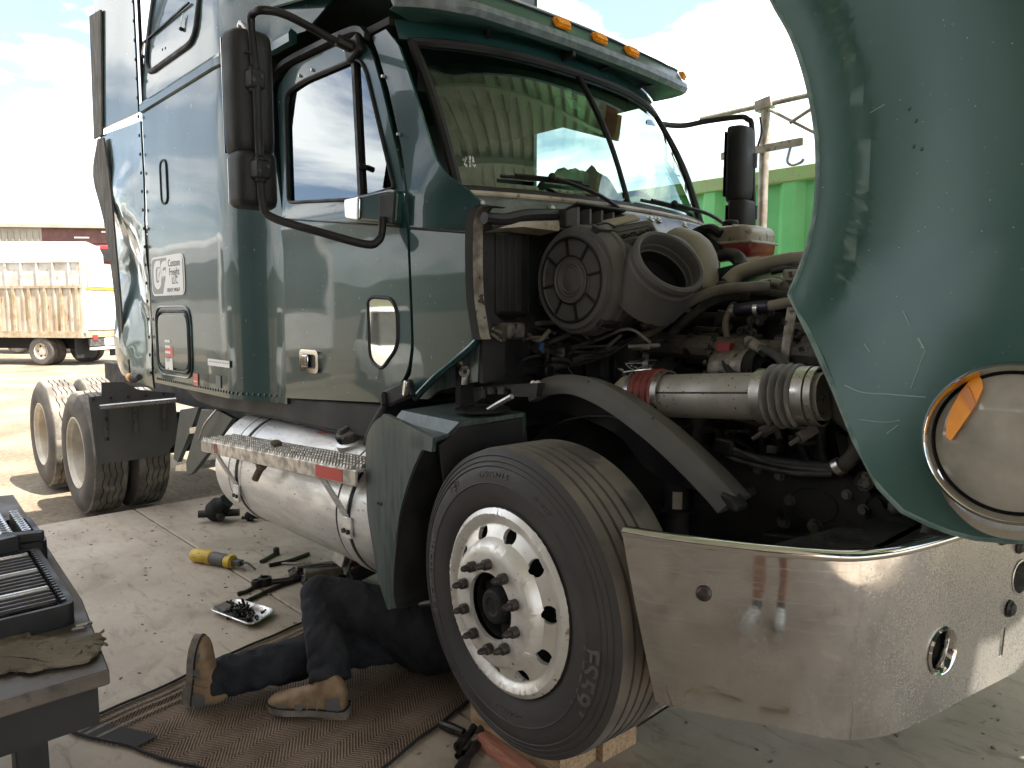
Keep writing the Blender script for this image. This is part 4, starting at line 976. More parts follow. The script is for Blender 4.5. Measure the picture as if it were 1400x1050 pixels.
def rear_tyre(c, out, parent, rimm, name='drive_wheel', deep=True):
    c = Vector(c); out = Vector(out).normalized(); a, x, y = basis(out)
    rim = MB().lathe([(.302, -.01), (.305, .004), (.298, .008), (.288, .002), (.280, -.015), (.268, -.03), (.262, -.10), (.25, -.15), (.12, -.17), (.11, -.13), (.0, -.13)] if deep else
                     [(.302, -.01), (.305, .004), (.298, .008), (.28, -.02), (.26, .0), (.0, .0)], c, out, 40).build(name, rimm, parent)
    n, w = 84, .27; prof = [(.297, -.03), (.30, -.004), (.312, .004), (.36, .018), (.42, .018), (.45, .010), (.48, -.002), (.498, -.012)]
    MB().lathe(prof, c, out, 48).build('tyre', G['tyre_d'], rim, ang=50)
    mb = MB(); rings = []; gs = (.075, .120, .165, .21) if True else ()
    for k in range(n):
        th = 2*math.pi*k/n; d = x*math.cos(th)+y*math.sin(th); zz = .007*(1 if (k//2) % 2 else -1)
        cr_ = (k % 4 == 0)
        row = [(.498, -.012), (.512, -.020)]
        for g in gs:
            top = .518 if not cr_ else .506
            row += [(top, -g+.016+zz), (.518 if not cr_ else .508, -g+.005+zz), (.498, -g+.004+zz), (.498, -g-.004+zz), (.518 if not cr_ else .508, -g-.005+zz)]
        row += [(.512, -w+.02), (.498, -w+.01), (.42, -w-.015), (.30, -w)]
        rings.append([c+a*h+d*r_ for r_, h in row])
    rings.append(rings[0]); mb.loft(rings, closed=False, caps=False); mb.build('tread', G['tread_r'], rim, ang=25)
    if deep:
        for k in range(5):
            th = 2*math.pi*k/5+.3; p = c+(x*math.cos(th)+y*math.sin(th))*.19-out*.155
            MB().lathe([(.033, 0), (.0, .001)], p, out, 14).build('hand_hole', G['dirty'], rim)
        for k in range(10):
            th = 2*math.pi*k/10; p = c+(x*math.cos(th)+y*math.sin(th))*.143-out*.17
            MB().lathe([(.02, 0), (.02, .03), (0, .03)], p, out, 6).build('lug_nut', G['nut'], rim)
        MB().lathe([(.10, -.13), (.085, -.09), (.06, -.08), (.0, -.08)], c, out, 24).build('hub', G['iron'], rim)
    return rim
for x in (-5.31, -6.63):
    rear_tyre((x, -1.22, .422), (0, -1, 0), T, G['rim_rear']); rear_tyre((x, -.89, .422), (0, -1, 0), T, G['rim_rear'], deep=False)
    rear_tyre((x, 1.22, .422), (0, 1, 0), T, G['rim_rear']); rear_tyre((x, .89, .422), (0, 1, 0), T, G['rim_rear'], deep=False)
    MB().cyl((x, -.9, .42), (x, .9, .42), .10).build('drive_axle', G['dirty'], T)
# dark rubber quarter guard ahead of the drive wheels
xg = -4.74
q = [at(px, py, 'x', xg) for px, py in ((121, 543), (139, 541), (139, 523), (168, 522), (190, 533), (239, 537), (243, 580), (243, 602), (226, 622), (133, 636))]
gd = MB().extr(q, (-.012, 0, 0)).build('quarter_guard', G['plastic_d'], T)
a_, b_ = at(136, 557, 'x', xg+.03), at(240, 547, 'x', xg+.03)
MB().cyl(a_, b_, .022, 10).build('guard_bar', G['steel'], gd)
for px, py, ln in ((144, 558, .26), (184, 553, .25), (224, 550, .24)):
    p = at(px, py, 'x', xg+.025); MB().bar(p+V(0, 0, .015), p+V(0, -.0, -ln), .03, .014, (1, 0, 0)).build('guard_strut', G['iron'], gd, bevel=.004)
mb = MB()
for k in range(5):
    p = at(128+k*24, 545, 'x', xg); p.z = q[0].z-.02; mb.lathe([(0, .01), (.01, .006), (.012, 0)], p, (1, 0, 0), 8)
mb.build('guard_rivet', G['dark_steel'], gd)['kind'] = 'stuff'
# step brackets behind the tank
for pxs, y in ((((246, 560), (272, 556), (262, 585), (243, 632), (237, 628), (238, 615)), -.93), (((275, 560), (300, 562), (318, 572), (300, 600), (262, 648), (255, 650), (254, 632)), -.95), (((262, 572), (275, 560), (270, 585), (250, 615)), -.70)):
    MB().extr(aty(y, *pxs), (0, .03, 0)).build('step_bracket', pm('dark_green_bracket', (.012, .028, .025), (.03, .04, .035), scale=9, rough=.5), T, bevel=.004)
for pxs in (((259, 585), (276, 582), (276, 591), (259, 593)), ((240, 637), (255, 633), (256, 644), (240, 644))):
    MB().extr(aty(-.93, *pxs), (0, .3, 0)).build('step_tread', G['steel'], T)
MB().tube(smooth_path([at(296, 560, 'y', -.97), at(280, 580, 'y', -1.0), at(272, 600, 'y', -.98)], 4), .006, 6).build('air_line', G['steel'], T)
# chassis
for y in (-.47, .40): MB().box(-7.3, .98, y, y+.07, .80, 1.06).build('frame_rail', G['dirty'], T, bevel=.01)
for x in (-6.9, -4.4, -3.2, -1.6): MB().box(x, x+.08, -.42, .42, .84, 1.02).build('cross_member', G['dirty'], T)
MB().box(-6.9, -5.0, -.45, .45, 1.06, 1.2).build('fifth_wheel', G['dirty'], T, bevel=.03)
MB().cyl((-4.7, 0, .75), (-.8, 0, .9), .07).build('drive_shaft', G['dirty'], T)
MB().box(-3.4, -2.75, -.42, .42, .62, 1.0).build('air_tank_pack', G['dirty'], T, bevel=.06)

# --- fuel tank, straps, step
TY, TZ, TR = -.83, .72, .31
prof = [(0, 0), (TR*.7, .004), (TR-.03, .012), (TR-.006, .03), (TR, .05), (TR, .9), (TR, 1.75), (TR-.006, 1.77), (TR-.03, 1.79), (0, 1.80)]
mb = MB(); mb.lathe(prof, (-2.55, TY, TZ), (1, 0, 0), 64); tank = mb.build('fuel_tank', G['alu'], T, ang=40)
def strap(x, w, th, m, nm):
    mb = MB(); mb.lathe([(TR-.004, 0), (TR+th, 0), (TR+th, w), (TR-.004, w)], (x, TY, TZ), (1, 0, 0), 64, closed=True); return mb.build(nm, m, tank, ang=40)
def tank_x(px, py): return at(px, py, 'y', TY-TR*.9).x
for px_ in ((325, 640), (476, 690)):
    x0 = tank_x(*px_)
    strap(x0-.05, .115, .003, G['plastic'], 'strap_liner'); strap(x0-.028, .075, .007, G['alu'], 'tank_strap')
for k in (.36,): strap(-2.55+k, .02, .002, G['alu'], 'weld_bead')
mb = MB(); rnd = random.Random(3)
for k in range(30):
    a = k/29*math.pi*1.3+math.pi*.6; mb.ball((-2.26+rnd.uniform(-.003, .003), TY+math.cos(a)*TR, TZ+math.sin(a)*TR), .008, 6, 4)
mb.build('weld_bead', G['alu'], tank)['kind'] = 'stuff'
cp = at(484, 607, 'y', TY-.12); nrm = V(0, cp.y-TY, math.sqrt(max(.01, TR**2-(cp.y-TY)**2))).normalized(); cp = V(cp.x, TY, TZ)+nrm*TR
mb = MB(); mb.lathe([(.085, -.015), (.085, .012), (.07, .02)], cp, nrm, 24); mb.build('filler_neck', G['alu'], tank)
mb = MB(); mb.lathe([(.0, .065), (.03, .065), (.062, .062), (.066, .055), (.066, .02), (.05, .012)], cp, nrm, 24); a_, x_, y_ = basis(nrm)
mb.obox(cp+nrm*.07, x_*.055, y_*.012, nrm*.012)
for k in range(12): 
    d = x_*math.cos(k*math.pi/6)+y_*math.sin(k*math.pi/6); mb.obox(cp+d*.066+nrm*.038, d*.006, nrm.cross(d)*.009, nrm*.017)
mb.build('filler_cap', G['iron'], tank, bevel=.004)
mk = MB(); text_on(mk, 'OUT', .045, V(-1.62, TY, TZ)+V(0, -.38, .92).normalized()*(TR+.003), (1, 0, 0), (0, .92, .38), .0005); mk.build('red_scribble', G['sign_r'], tank)
# step plank
SX0, SX1 = at(275, 603, 'y', -1.25).x, at(471, 645, 'y', -1.25).x; SZ = at(375, 622, 'y', -1.25).z
z0_, z1_ = at(275, 601, 'y', -1.25).z, at(470, 640, 'y', -1.25).z
def stz(x): return z0_+(z1_-z0_)*(x-SX0)/(SX1-SX0)
mb = MB(); xe = SX1+.08
mb.loft([[V(x, -1.25, stz(x)-.065), V(x, -1.25, stz(x)-.004), V(x, -1.246, stz(x)), V(x, -1.06, stz(x)), V(x, -1.06, stz(x)-.06), V(x, -1.075, stz(x)-.06), V(x, -1.075, stz(x)-.012), V(x, -1.238, stz(x)-.012), V(x, -1.238, stz(x)-.065)] for x in (SX0, xe)])
step = mb.build('tank_step', G['tread_alu'], T, bevel=.003)
mb = MB(); nx = 62
for j in range(5):
    for i in range(nx):
        x = SX0+.02+i*(xe-SX0-.04)/nx+(.5 if j % 2 else 0)*(xe-SX0)/nx; y = -1.235+j*.038; zz = stz(x)
        mb.add([(x-.009, y-.012, zz), (x+.009, y-.012, zz), (x+.009, y+.012, zz), (x-.009, y+.012, zz), (x-.003, y-.008, zz+.014), (x+.006, y-.008, zz+.014), (x+.006, y+.008, zz+.014), (x-.003, y+.008, zz+.014)],
               [(0, 1, 5, 4), (1, 2, 6, 5), (2, 3, 7, 6), (3, 0, 4, 7), (4, 5, 6, 7)])
mb.build('grip_teeth', G['tread_alu'], step)['kind'] = 'stuff'
def tape(px0, px1, m):
    x0, x1 = at(px0, 620, 'y', -1.25).x, at(px1, 640, 'y', -1.25).x
    MB().extr([V(x0, -1.2505, stz(x0)-.058), V(x1, -1.2505, stz(x1)-.058), V(x1, -1.2505, stz(x1)-.008), V(x0, -1.2505, stz(x0)-.008)], (0, -.0015, 0)).build('reflector_tape', m, step)
tape(431, 468, G['redlens']); tape(276, 291, G['cream']); tape(293, 298, G['red'])
for px_ in (300, 446):
    x = at(px_, 640, 'y', -1.22).x
    MB().bar((x-.03, -1.235, stz(x)-.05), (x+.03, -1.13, stz(x)-.27), .035, .012, (0, 1, 0)).build('step_arm', G['alu'], step, bevel=.003)
    MB().box(x+.0, x+.07, -1.152, -1.14, stz(x)-.33, stz(x)-.24).build('arm_foot', G['alu'], step, bevel=.003)
    for k in (0, 1): MB().lathe([(.011, 0), (.011, .01), (0, .01)], (x+.018+k*.034, -1.152, stz(x)-.30), (0, -1, 0), 6).build('arm_bolt', G['dark_steel'], step)
p = at(357, 637, 'y', -1.20); mb = MB(); mb.ball(p, .03, 9, 6, (1.4, .7, .8)); mb.ball(p+V(-.05, 0, .02), .02); mb.tube([p+V(.05, .05, .06), p+V(0, -.0, -.01), p+V(-.03, -.02, -.07)], .018, 8, sm=4); p2 = at(378, 606, 'z', SZ+.02); mb.ball(p2, .025, 8, 6, (1.6, 1, .7)); 
tag(mb.build('cloth_scrap', G['rag']), 'small brown knotted cloth scrap tied on the tank step', 'cloth')

# --- quarter fender between step and tyre
FY = -1.20
arch = [(590, 598), (577, 614), (565, 640), (555, 668), (547, 700), (541, 735), (537, 775), (536, 812), (540, 832)]
face = aty(FY, (513, 578), (528, 566)) + aty(FY, *arch) + aty(FY, (527, 835), (514, 790), (505, 700), (503, 600))
qf = skin(round_poly(face, [.025, .006]+[0]*9+[.01, .03, .02, .04]), [], lambda x, z: FY+.02*sstep(.9, .5, z)-.012*sstep(-.55, -.75, x), G['fender'], 'quarter_fender', T, step=.04, solid=.02)
ar3 = smooth_path(aty(FY, *arch), 3)
mb = MB(); mb.loft([[V(p.x, FY+.004, p.z), V(p.x+.01, FY+.05, p.z-.005), V(p.x+.0, -.62, p.z)] for p in ar3], closed=False, caps=False); mb.build('wheel_well_liner', G['plastic'], qf, solid=.008)
A0, A1, A2 = at(513, 577, 'y', FY), at(539, 574, 'y', -1.155), at(549, 561, 'y', -1.135)
B0, B1, B2 = at(592, 599, 'y', FY), at(612, 593, 'y', -1.155), at(628, 577, 'y', -1.135)
A3, B3 = A2+V(.02, .27, .012), B2+V(.05, .27, .012); A4, B4 = A3+V(0, .01, -.15), B3+V(0, .01, -.15)
mb = MB(); mb.loft([[A0+V(0, 0, -.06), A0, A1, A2, A3, A4], [B0+V(-.01, 0, -.05), B0, B1, B2, B3, B4]], closed=False, caps=False)
mb.build('tiered_top', G['fender'], qf, solid=.02, bevel=.008)
MB().extr([B0+V(-.012, .03, -.03), B1+V(-.01, 0, -.02), B2+V(-.01, 0, -.02), B3+V(-.01, 0, -.02), B4, B4+V(0, 0, -.3), B0+V(-.05, .1, -.3)], (.008, 0, 0)).build('arch_front', G['plastic'], qf)
c_ = A2.lerp(B2, .72)+V(.02, .17, .018)
MB().lathe([(.105, .002), (.10, .004), (.095, .0), (0, -.003)], c_, (B2-A2).cross(V(0, 1, .04)).normalized() if (B2-A2).cross(V(0, 1, .04)).z > 0 else -(B2-A2).cross(V(0, 1, .04)).normalized(), 28).build('tier_recess', G['plastic'], qf)
for px, py in ((517, 688), (521, 689)):
    p = at(px, py, 'y', FY-.01); MB().lathe([(0, .004), (.006, .003), (.008, 0)], p, (0, -1, 0), 8).build('fender_screw', G['plastic'], qf)
# hood latch and strap above the step
p0, p1 = at(530, 545, 'y', -1.04), at(563, 530, 'y', -1.04)
mb = MB(); mb.bar(p0, p1, .07, .035, (0, -1, 0)); mb.bar(p0+V(0, -.02, .03), p0+V(.01, -.02, -.03), .03, .03, (0, -1, 0)); lt = mb.build('hood_latch', G['plastic'], T, bevel=.01)
MB().bar(p1+V(-.005, -.03, -.03), p1+V(.01, -.03, .03), .02, .02, (0, -1, 0)).build('latch_tip', G['steel'], lt, bevel=.004)
MB().tube([at(529, 549, 'y', -1.03), at(515, 572, 'y', -1.06), at(505, 592, 'y', -1.08), at(500, 606, 'y', -1.06)], .013, 8, sm=4).build('hood_strap', G['hose'], T)
MB().cyl(at(524, 566, 'y', -1.0), at(525, 574, 'y', -1.0), .016).build('cable_end', G['cream'], T)
# grey notched bracket beside the wheel well
yb = -.86
pl = aty(yb, (642, 556), (641, 531), (664, 528), (668, 540), (674, 541), (676, 528), (687, 528), (690, 540), (696, 540), (698, 527), (712, 528), (712, 543), (733, 545), (735, 524), (690, 522), (645, 525), (660, 545))
pl = aty(yb, (642, 556), (641, 530), (658, 529), (659, 544))
MB().extr(pl, (0, .02, 0)).build('notched_bracket', G['steel'], T)
for a0, a1 in ((666, 672), (680, 688)): MB().extr(aty(yb, (a0, 529), (a1, 529), (a1, 539), (a0, 539)), (0, .02, 0)).build('bracket_tab', G['iron'], T)
MB().extr(aty(yb+.01, (643, 528), (735, 524), (735, 531), (643, 533)), (0, .04, 0)).build('bracket_rail', G['plastic_g'], T)
MB().extr(aty(yb, (698, 530), (735, 526), (733, 543), (700, 542)), (0, .03, 0)).build('bracket_pocket', G['plastic'], T)
MB().tube(aty(-.93, (700, 542), (672, 558), (640, 582), (625, 600)), .010, 6, sm=3).build('bracket_stay', G['steel'], T)
mb = MB(); p = at(636, 508, 'y', -.93); mb.lathe([(.008, 0), (.022, 0), (.022, .012), (.012, .014)], p, (.5, -.8, .1), 14); mb.bar(p+V(0, 0, -.01), p+V(.005, -.01, -.05), .025, .01, (0, -1, 0)); mb.ball(p+V(-.03, 0, .03), .014); mb.build('latch_eye', G['cast'], T)

# --- black inner wheel arch
top = smooth_path(aty(-.76, (722, 530), (745, 520), (775, 517), (805, 524), (845, 545), (900, 586), (950, 632), (985, 668), (1000, 686)), 4)
mb = MB(); rings = []
for i, p in enumerate(top):
    k = i/(len(top)-1); wd = .10-.02*k; t = (top[min(i+1, len(top)-1)]-top[max(i-1, 0)]).normalized(); n = V(-t.z, 0, t.x)
    if n.z < 0: n = -n
    rings.append([p+V(0, .14, 0)-n*.015, p+V(0, .10, 0)+n*.0, p+V(0, .02, 0)+n*.012, p, p+V(0, -.012, 0)-n*.02, p+V(0, -.015, 0)-n*.055, p+V(0, .015, 0)-n*.06, p+V(0, .10, 0)-n*.05])
mb.loft(rings); ia = mb.build('inner_wheel_arch', G['plastic_d'], T, ang=30)
tip = aty(-.77, (985, 672), (1000, 682), (1008, 696), (1005, 702), (994, 696), (983, 680)); MB().extr(tip, (0, .07, 0)).build('arch_tip', G['plastic_g'], ia, bevel=.008)
lowc = smooth_path(aty(-.70, (700, 560), (760, 560), (840, 590), (885, 640), (925, 662), (960, 668), (972, 672)), 4)
topc = smooth_path(aty(-.74, (722, 540), (775, 532), (830, 550), (880, 590), (930, 640), (965, 665), (985, 676)), 4)
mb = MB(); mb.loft([[a, a.lerp(b, .5)+V(0, .004, 0), b] for a, b in zip(topc, lowc)], closed=False, caps=False); mb.build('arch_skirt', G['plastic'], ia, solid=.006, ang=60)
well = [(.36*0-.57*math.cos(R(a)), .69+.55*math.sin(R(a))) for a in range(0, 115, 10)]
mb = MB(); mb.loft([[V(x, -.73, z), V(x, -.50, z)] for x, z in well], closed=False, caps=False); mb.build('wheel_well', G['plastic'], T, solid=.006, ang=60)
MB().extr([V(x, -.50, z) for x, z in well]+[V(.15, -.50, .75), V(-.6, -.50, .6)], (0, .006, 0)).build('well_wall', G['dirty'], T)
for px in (754, 761):
    p = at(722+(px-754)*.9+8, 525, 'y', -.79); MB().lathe([(.013, 0), (.013, .006), (.006, .008), (0, .008)], p, (0.3, -1, 0.2), 12).build('arch_bolt', G['steel'], ia)
for (px, py) in ((805, 522), (893, 572)): MB().lathe([(.006, .002), (0, .002)], at(px, py, 'y', -.775), (0, -1, .6), 8).build('arch_hole', G['plastic'], ia)

# shock absorber / air spring
s0, s1 = at(926, 655, 'y', -.60), at(926, 735, 'y', -.60); rr = 17*( (s0-CAM).dot(cf))/FOC
mb = MB(); mb.lathe([(rr*.4, .06), (rr*.9, .02), (rr, 0), (rr, -.10), (rr*1.25, -.105), (rr*1.25, -.115), (rr, -.12), (rr, -.235), (rr*.7, -.25), (0, -.25)], s0, (0, 0, 1), 20); sh = mb.build('shock_absorber', G['plastic'], T, ang=30)
MB().lathe([(rr+.001, -.035), (rr+.0015, -.095)], s0, (0, 0, 1), 40)
mb = MB(); a_, x_, y_ = basis((0, 0, 1)); vw = V(.55, -.83, 0)
mb.grid(6, 1, lambda u, v: s0+V(math.cos(R(-75+u*42))*(rr+.002), math.sin(R(-75+u*42))*(rr+.002), -.035-.06*v)); mb.build('paper_label', G['cream'], sh)
MB().box(-.08, .08, -.85, .85, .62, .72).build('front_axle', G['dirty'], T, bevel=.02)
for y in (-.50, .42): MB().tube([(-.85, y+.04, .95), (-.4, y+.04, .80), (0, y+.04, .76), (.4, y+.04, .80), (.85, y+.04, .92)], .04, 6, sm=4).build('leaf_spring', G['dirty'], T)
# front frame plate with its holes and bolts
yf = -.475
fp = aty(yf, (905, 600), (985, 612), (1060, 628), (1140, 642), (1176, 655), (1190, 676), (1216, 700), (1250, 712), (1250, 740), (1130, 790), (1000, 745), (965, 712), (905, 695))
oval = [V(*(at(1112, 690, 'y', yf)+V(math.cos(a)*.075, 0, math.sin(a)*.055))) for a in [k*math.pi/10 for k in range(20)]]
hole = [at(1196, 697, 'y', yf)+V(math.cos(a)*.03, 0, math.sin(a)*.042) for a in [k*math.pi/8 for k in range(16)]]
fpl = skin(fp, [hole], lambda x, z: yf, G['dirty'], 'frame_plate', T, step=.2, solid=.012)
mb = MB(); mb.tube([p+V(0, -.001, 0) for p in oval+[oval[0]]], .004, 6); mb.build('pressed_oval', G['dirty'], fpl)
for px, py, r_ in ((1036, 642, .010), (1027, 671, .012), (1080, 684, .013), (1067, 700, .010), (1158, 676, .011), (1181, 697, .012), (1072, 713, .016), (1115, 720, .018), (1182, 658, .020), (1066, 650, .012)):
    p = at(px, py, 'y', yf); MB().lathe([(r_*1.5, 0), (r_*1.5, .004), (r_, .005), (r_, .016), (0, .016)], p, (0, -1, 0), 10).build('frame_bolt', G['iron'], fpl)
MB().extr(aty(yf-.06, (1040, 728), (1110, 735), (1110, 760), (1042, 752)), (0, .06, 0)).build('bump_stop', G['plastic'], T, bevel=.008)
MB().extr(aty(-.52, (1212, 640), (1228, 640), (1238, 652), (1238, 690), (1212, 672)), (0, .1, 0)).build('cab_mount', G['dirty'], T, bevel=.006)
for px, py in ((1216, 664), (1229, 657), (1229, 673)): MB().lathe([(.010, 0), (.010, .008), (0, .008)], at(px, py, 'y', -.522), (0, -1, 0), 6).build('mount_bolt', G['iron'], T)
# sheet below, from the plate to the bumper
MB().extr(atz(.99, (1034, 750), (1262, 690), (1310, 720), (1180, 762)), (0, 0, -.006)).build('bumper_tray', G['dirty'], T)
MB().box(.5, 1.0, -.7, .7, .60, .64).build('splash_pan', G['dirty'], T)

# ------------------------------------------------------------------ engine bay
fwp = MB(); fwp.box(-.60, -.57, -.93, .93, .98, 2.02); fwp.build('firewall', G['dirty'], T)
pts = [(657, 300), (668, 290), (676, 320), (676, 430), (690, 440), (690, 520), (660, 524)]
MB().extr([at(px, py, 'x', -.45) for px, py in pts], (-.02, 0, 0)).build('firewall_plate', G['plastic_g'], T)
for py in (346, 382, 408, 428): MB().lathe([(.008, 0), (.008, .006), (0, .006)], at(664, py, 'x', -.45), (1, 0, 0), 8).build('plate_bolt', G['plastic'], T)
hv = MB(); hv.box(-.57, -.50, -.86, -.62, 1.58, 1.93); hv.build('heater_box', G['plastic'], T, bevel=.015)
for k in range(4): MB().box(-.505, -.485, -.82+k*.035, -.785+k*.035, 1.60, 1.90).build('heater_rib', G['plastic_g'], T, bevel=.004)
MB().extr([at(px, py, 'x', -.36) for px, py in ((682, 312), (712, 303), (770, 302), (764, 316), (716, 310))], (-.1, 0, -.01)).build('foil_flap', G['cream'], T)
MB().tube([at(px, py, 'x', -.38) for px, py in ((662, 298), (690, 300), (720, 294), (775, 293))], .022, 8, sm=4).build('hood_seal', G['plastic'], T)
MB().box(-.45, -.36, -.87, -.78, 1.50, 1.56).build('relay_box', G['iron'], T, bevel=.01)
MB().tube([at(px, py, 'x', -.40) for px, py in ((673, 449), (690, 458), (686, 466), (672, 456))], .006, 6, sm=3).build('relay_clip', G['steel'], T)
# air cleaner
ac = at(783, 383, 'y', -.62); AR = 75*((ac-CAM).dot(cf))/FOC*1.0
axd = V(.06, 1, .02).normalized()
prof = [(0, -.012), (.085, -.012), (.092, -.004), (.155, -.002), (.165, -.012), (.185, -.012), (AR*.88, -.006), (AR*.9, .01), (AR*.97, .012), (AR, .03), (AR, .075), (AR*1.03, .08), (AR*1.03, .10), (AR*.97, .11), (AR*.97, .13), (AR*.99, .135), (AR*.99, .15), (AR*.95, .16), (AR*.94, .55), (AR*.8, .60), (0, .60)]
air = MB().lathe(prof, ac, axd, 64).build('air_cleaner', G['plastic_d'], T, ang=28)
a_, x_, y_ = basis(axd); vx = V(1, 0, 0); vx = (vx-axd*vx.dot(axd)).normalized(); vz = axd.cross(vx)*-1
if vz.z < 0: vz = -vz
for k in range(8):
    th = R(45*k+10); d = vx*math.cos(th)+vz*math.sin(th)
    MB().bar(ac+d*.088-axd*.004, ac+d*.158-axd*.004, .009, .013, axd).build('groove_shade_bar', G['plastic'], air)  # black bars paint the shade of the lid's radial grooves
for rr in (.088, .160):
    MB().lathe([(rr-.006, -.0135), (rr, -.0155), (rr+.006, -.0135)], ac, axd, 48).build('groove_shade_ring', G['plastic'], air)  # black rings paint the shade of the round grooves
for rr in (.05, .062, .085):
    mb = MB(); mb.lathe([(rr-.004, -.013), (rr, -.017), (rr+.004, -.013)], ac, axd, 40); mb.build('lid_ring', G['plastic_d'], air)
MB().lathe([(0, -.016), (.03, -.015), (.045, -.012)], ac, axd, 24).build('lid_button', G['plastic_d'], air)
for th, s_ in ((60, 1), (-52, 1), (150, 1), (200, 1)):
    d = vx*math.cos(R(th))+vz*math.sin(R(th)); p = ac+d*AR*1.0+axd*.06
    mb = MB(); mb.obox(p, d*.012, axd*.05, d.cross(axd)*.018); mb.tube([p+d*.02-axd*.05, p+d*.03, p+d*.015+axd*.055], .005, 6, sm=3); mb.build('lid_clip', G['dark_steel'], air, bevel=.003)
# raised name plate on top of the housing
th = R(66); d = vx*math.cos(th)+vz*math.sin(th); tx_ = axd; ty_ = -(d.cross(axd)); 
if ty_.z < 0: ty_ = -ty_
pc = ac+axd*.36+d*(AR*.955)
tan = d.cross(axd); tan = tan if tan.x < 0 else -tan
rdx = axd; upv = tan if tan.z > 0 else -tan
npn = V(.40, -.62, .68).normalized(); np0 = at(860, 318, 'y', -.47)
def atp(px, py, P0, n):
    r_ = cf+cr*((px-700)/FOC)-cu*((py-525)/FOC); return CAM+r_*((P0-CAM).dot(n)/r_.dot(n))
q = [atp(px, py, np0, npn) for px, py in ((829, 336), (820, 313), (890, 299), (903, 322))]
pl_ = MB().extr([p+npn*.002 for p in round_poly(q, .03)], -npn*.10).build('name_plate', G['plastic_d'], air, bevel=.008)
q = [atp(px, py, np0+npn*.004, npn) for px, py in ((836, 331), (829, 320), (884, 309), (895, 312), (896, 319), (888, 323))]
MB().tube(q+[q[0]], .0035, 5).build('name_border', G['plastic_d'], pl_)
ctr = atp(863, 321, np0+npn*.005, npn); tx_ = (atp(888, 315.5, np0, npn)-atp(838, 326.5, np0, npn)); wid = tx_.length; tx_.normalize(); ty_ = npn.cross(tx_)
mb = MB(); text_on(mb, 'FREIGHTLINER', wid/5.4, ctr, tx_, ty_, .003, 'CENTER', .0006); mb.build('raised_lettering', G['plastic'], pl_)
q = [atp(px, py, np0+npn*.002, npn) for px, py in ((826, 314), (823, 304), (868, 295), (876, 302))]
MB().extr(q, npn*.012).build('top_pad', G['tan'], pl_, bevel=.005)
# ribbed bracket on top
q0 = 0
mb = MB(); c0 = at(800, 300, 'y', -.50); mb.obox(c0+V(-.03, .05, -.0), (.02, 0, .0), (0, .15, 0), (0, 0, .035)); mb.obox(c0+V(0, .05, .035), (.05, 0, .015), (0, .15, 0), (-.002, 0, .006)); rb_ = mb.build('ribbed_bracket', G['plastic_g'], air, bevel=.006)
for k in range(5): MB().obox(c0+V(0, -.09+k*.07, .0), (.045, 0, 0), (0, .006, 0), (0, 0, .034)).build('bracket_rib', G['plastic_d'], rb_)
# air inlet ring on the front of the housing
inn = V(.757, -.232, .60).normalized(); yy_ = -.2
while True:
    ic = at(912, 362, 'y', yy_); rv_ = ic-ac; rv_ = rv_-axd*rv_.dot(axd)
    if rv_.length > AR*.95+.115 or yy_ < -.9: break
    yy_ -= .01
ir = 50*((ic-CAM).dot(cf))/FOC
mb = MB(); mb.lathe([(ir*1.18, -.16), (ir*1.12, -.10), (ir*1.05, -.05), (ir*1.07, -.03), (ir*1.02, -.02), (ir*1.05, .0), (ir*1.09, .006), (ir*1.07, .022), (ir*1.0, .028), (ir*.94, .024), (ir*.90, .01), (ir*.89, -.02), (ir*.86, -.025), (ir*.85, -.045), (ir*.81, -.05)], ic, inn, 48)
il = mb.build('air_inlet', G['plastic_d'], air, ang=30)
MB().lathe([(ir*.82, -.048), (ir*.72, -.088), (0, -.095)], ic, inn, 32).build('inlet_throat', pm('throat_shade', (.004, .004, .004), rough=.7, spec=.2), air)  # near-black cone stands in for the shade inside the inlet
# tan duct curling down behind the inlet
k_ = (at(912, 362, 'y', -.0)-CAM).dot(cf)/FOC
duct = [at(925, 342, 'y', .08), at(945, 354, 'y', .04), at(948, 388, 'y', .0), at(944, 425, 'y', -.04), at(941, 455, 'y', -.08)]
MB().tube(duct, .105, 20, sm=8).build('intake_duct', G['tan'], T, ang=60)
d2 = [at(945, 440, 'y', -.08), at(938, 470, 'y', -.1), at(922, 495, 'y', -.14), at(896, 503, 'y', -.20), at(868, 500, 'y', -.26)]
el = MB().tube(d2, .108, 20, sm=6).build('duct_elbow', G['plastic'], T, ang=60)
for q, ax_ in ((d2[0]+V(0, 0, -.02), (0, .1, 1)), (d2[4]+V(.06, .02, 0), (1, .5, 0))):
    MB().lathe([(.108, -.012), (.113, -.012), (.113, .012), (.108, .012)], q, ax_, 28).build('duct_clamp', G['steel'], el)
MB().tube([d2[4]+V(.04, .02, 0), d2[4]+V(-.06, -.04, 0)], .100, 18).build('turbo_neck', G['plastic_g'], T)
MB().lathe([(.0, -.02), (.14, -.02), (.15, 0), (.15, .05), (.10, .09), (0, .09)], at(842, 500, 'y', -.26), (.8, -.5, 0), 28).build('turbo_housing', G['plastic'], T)
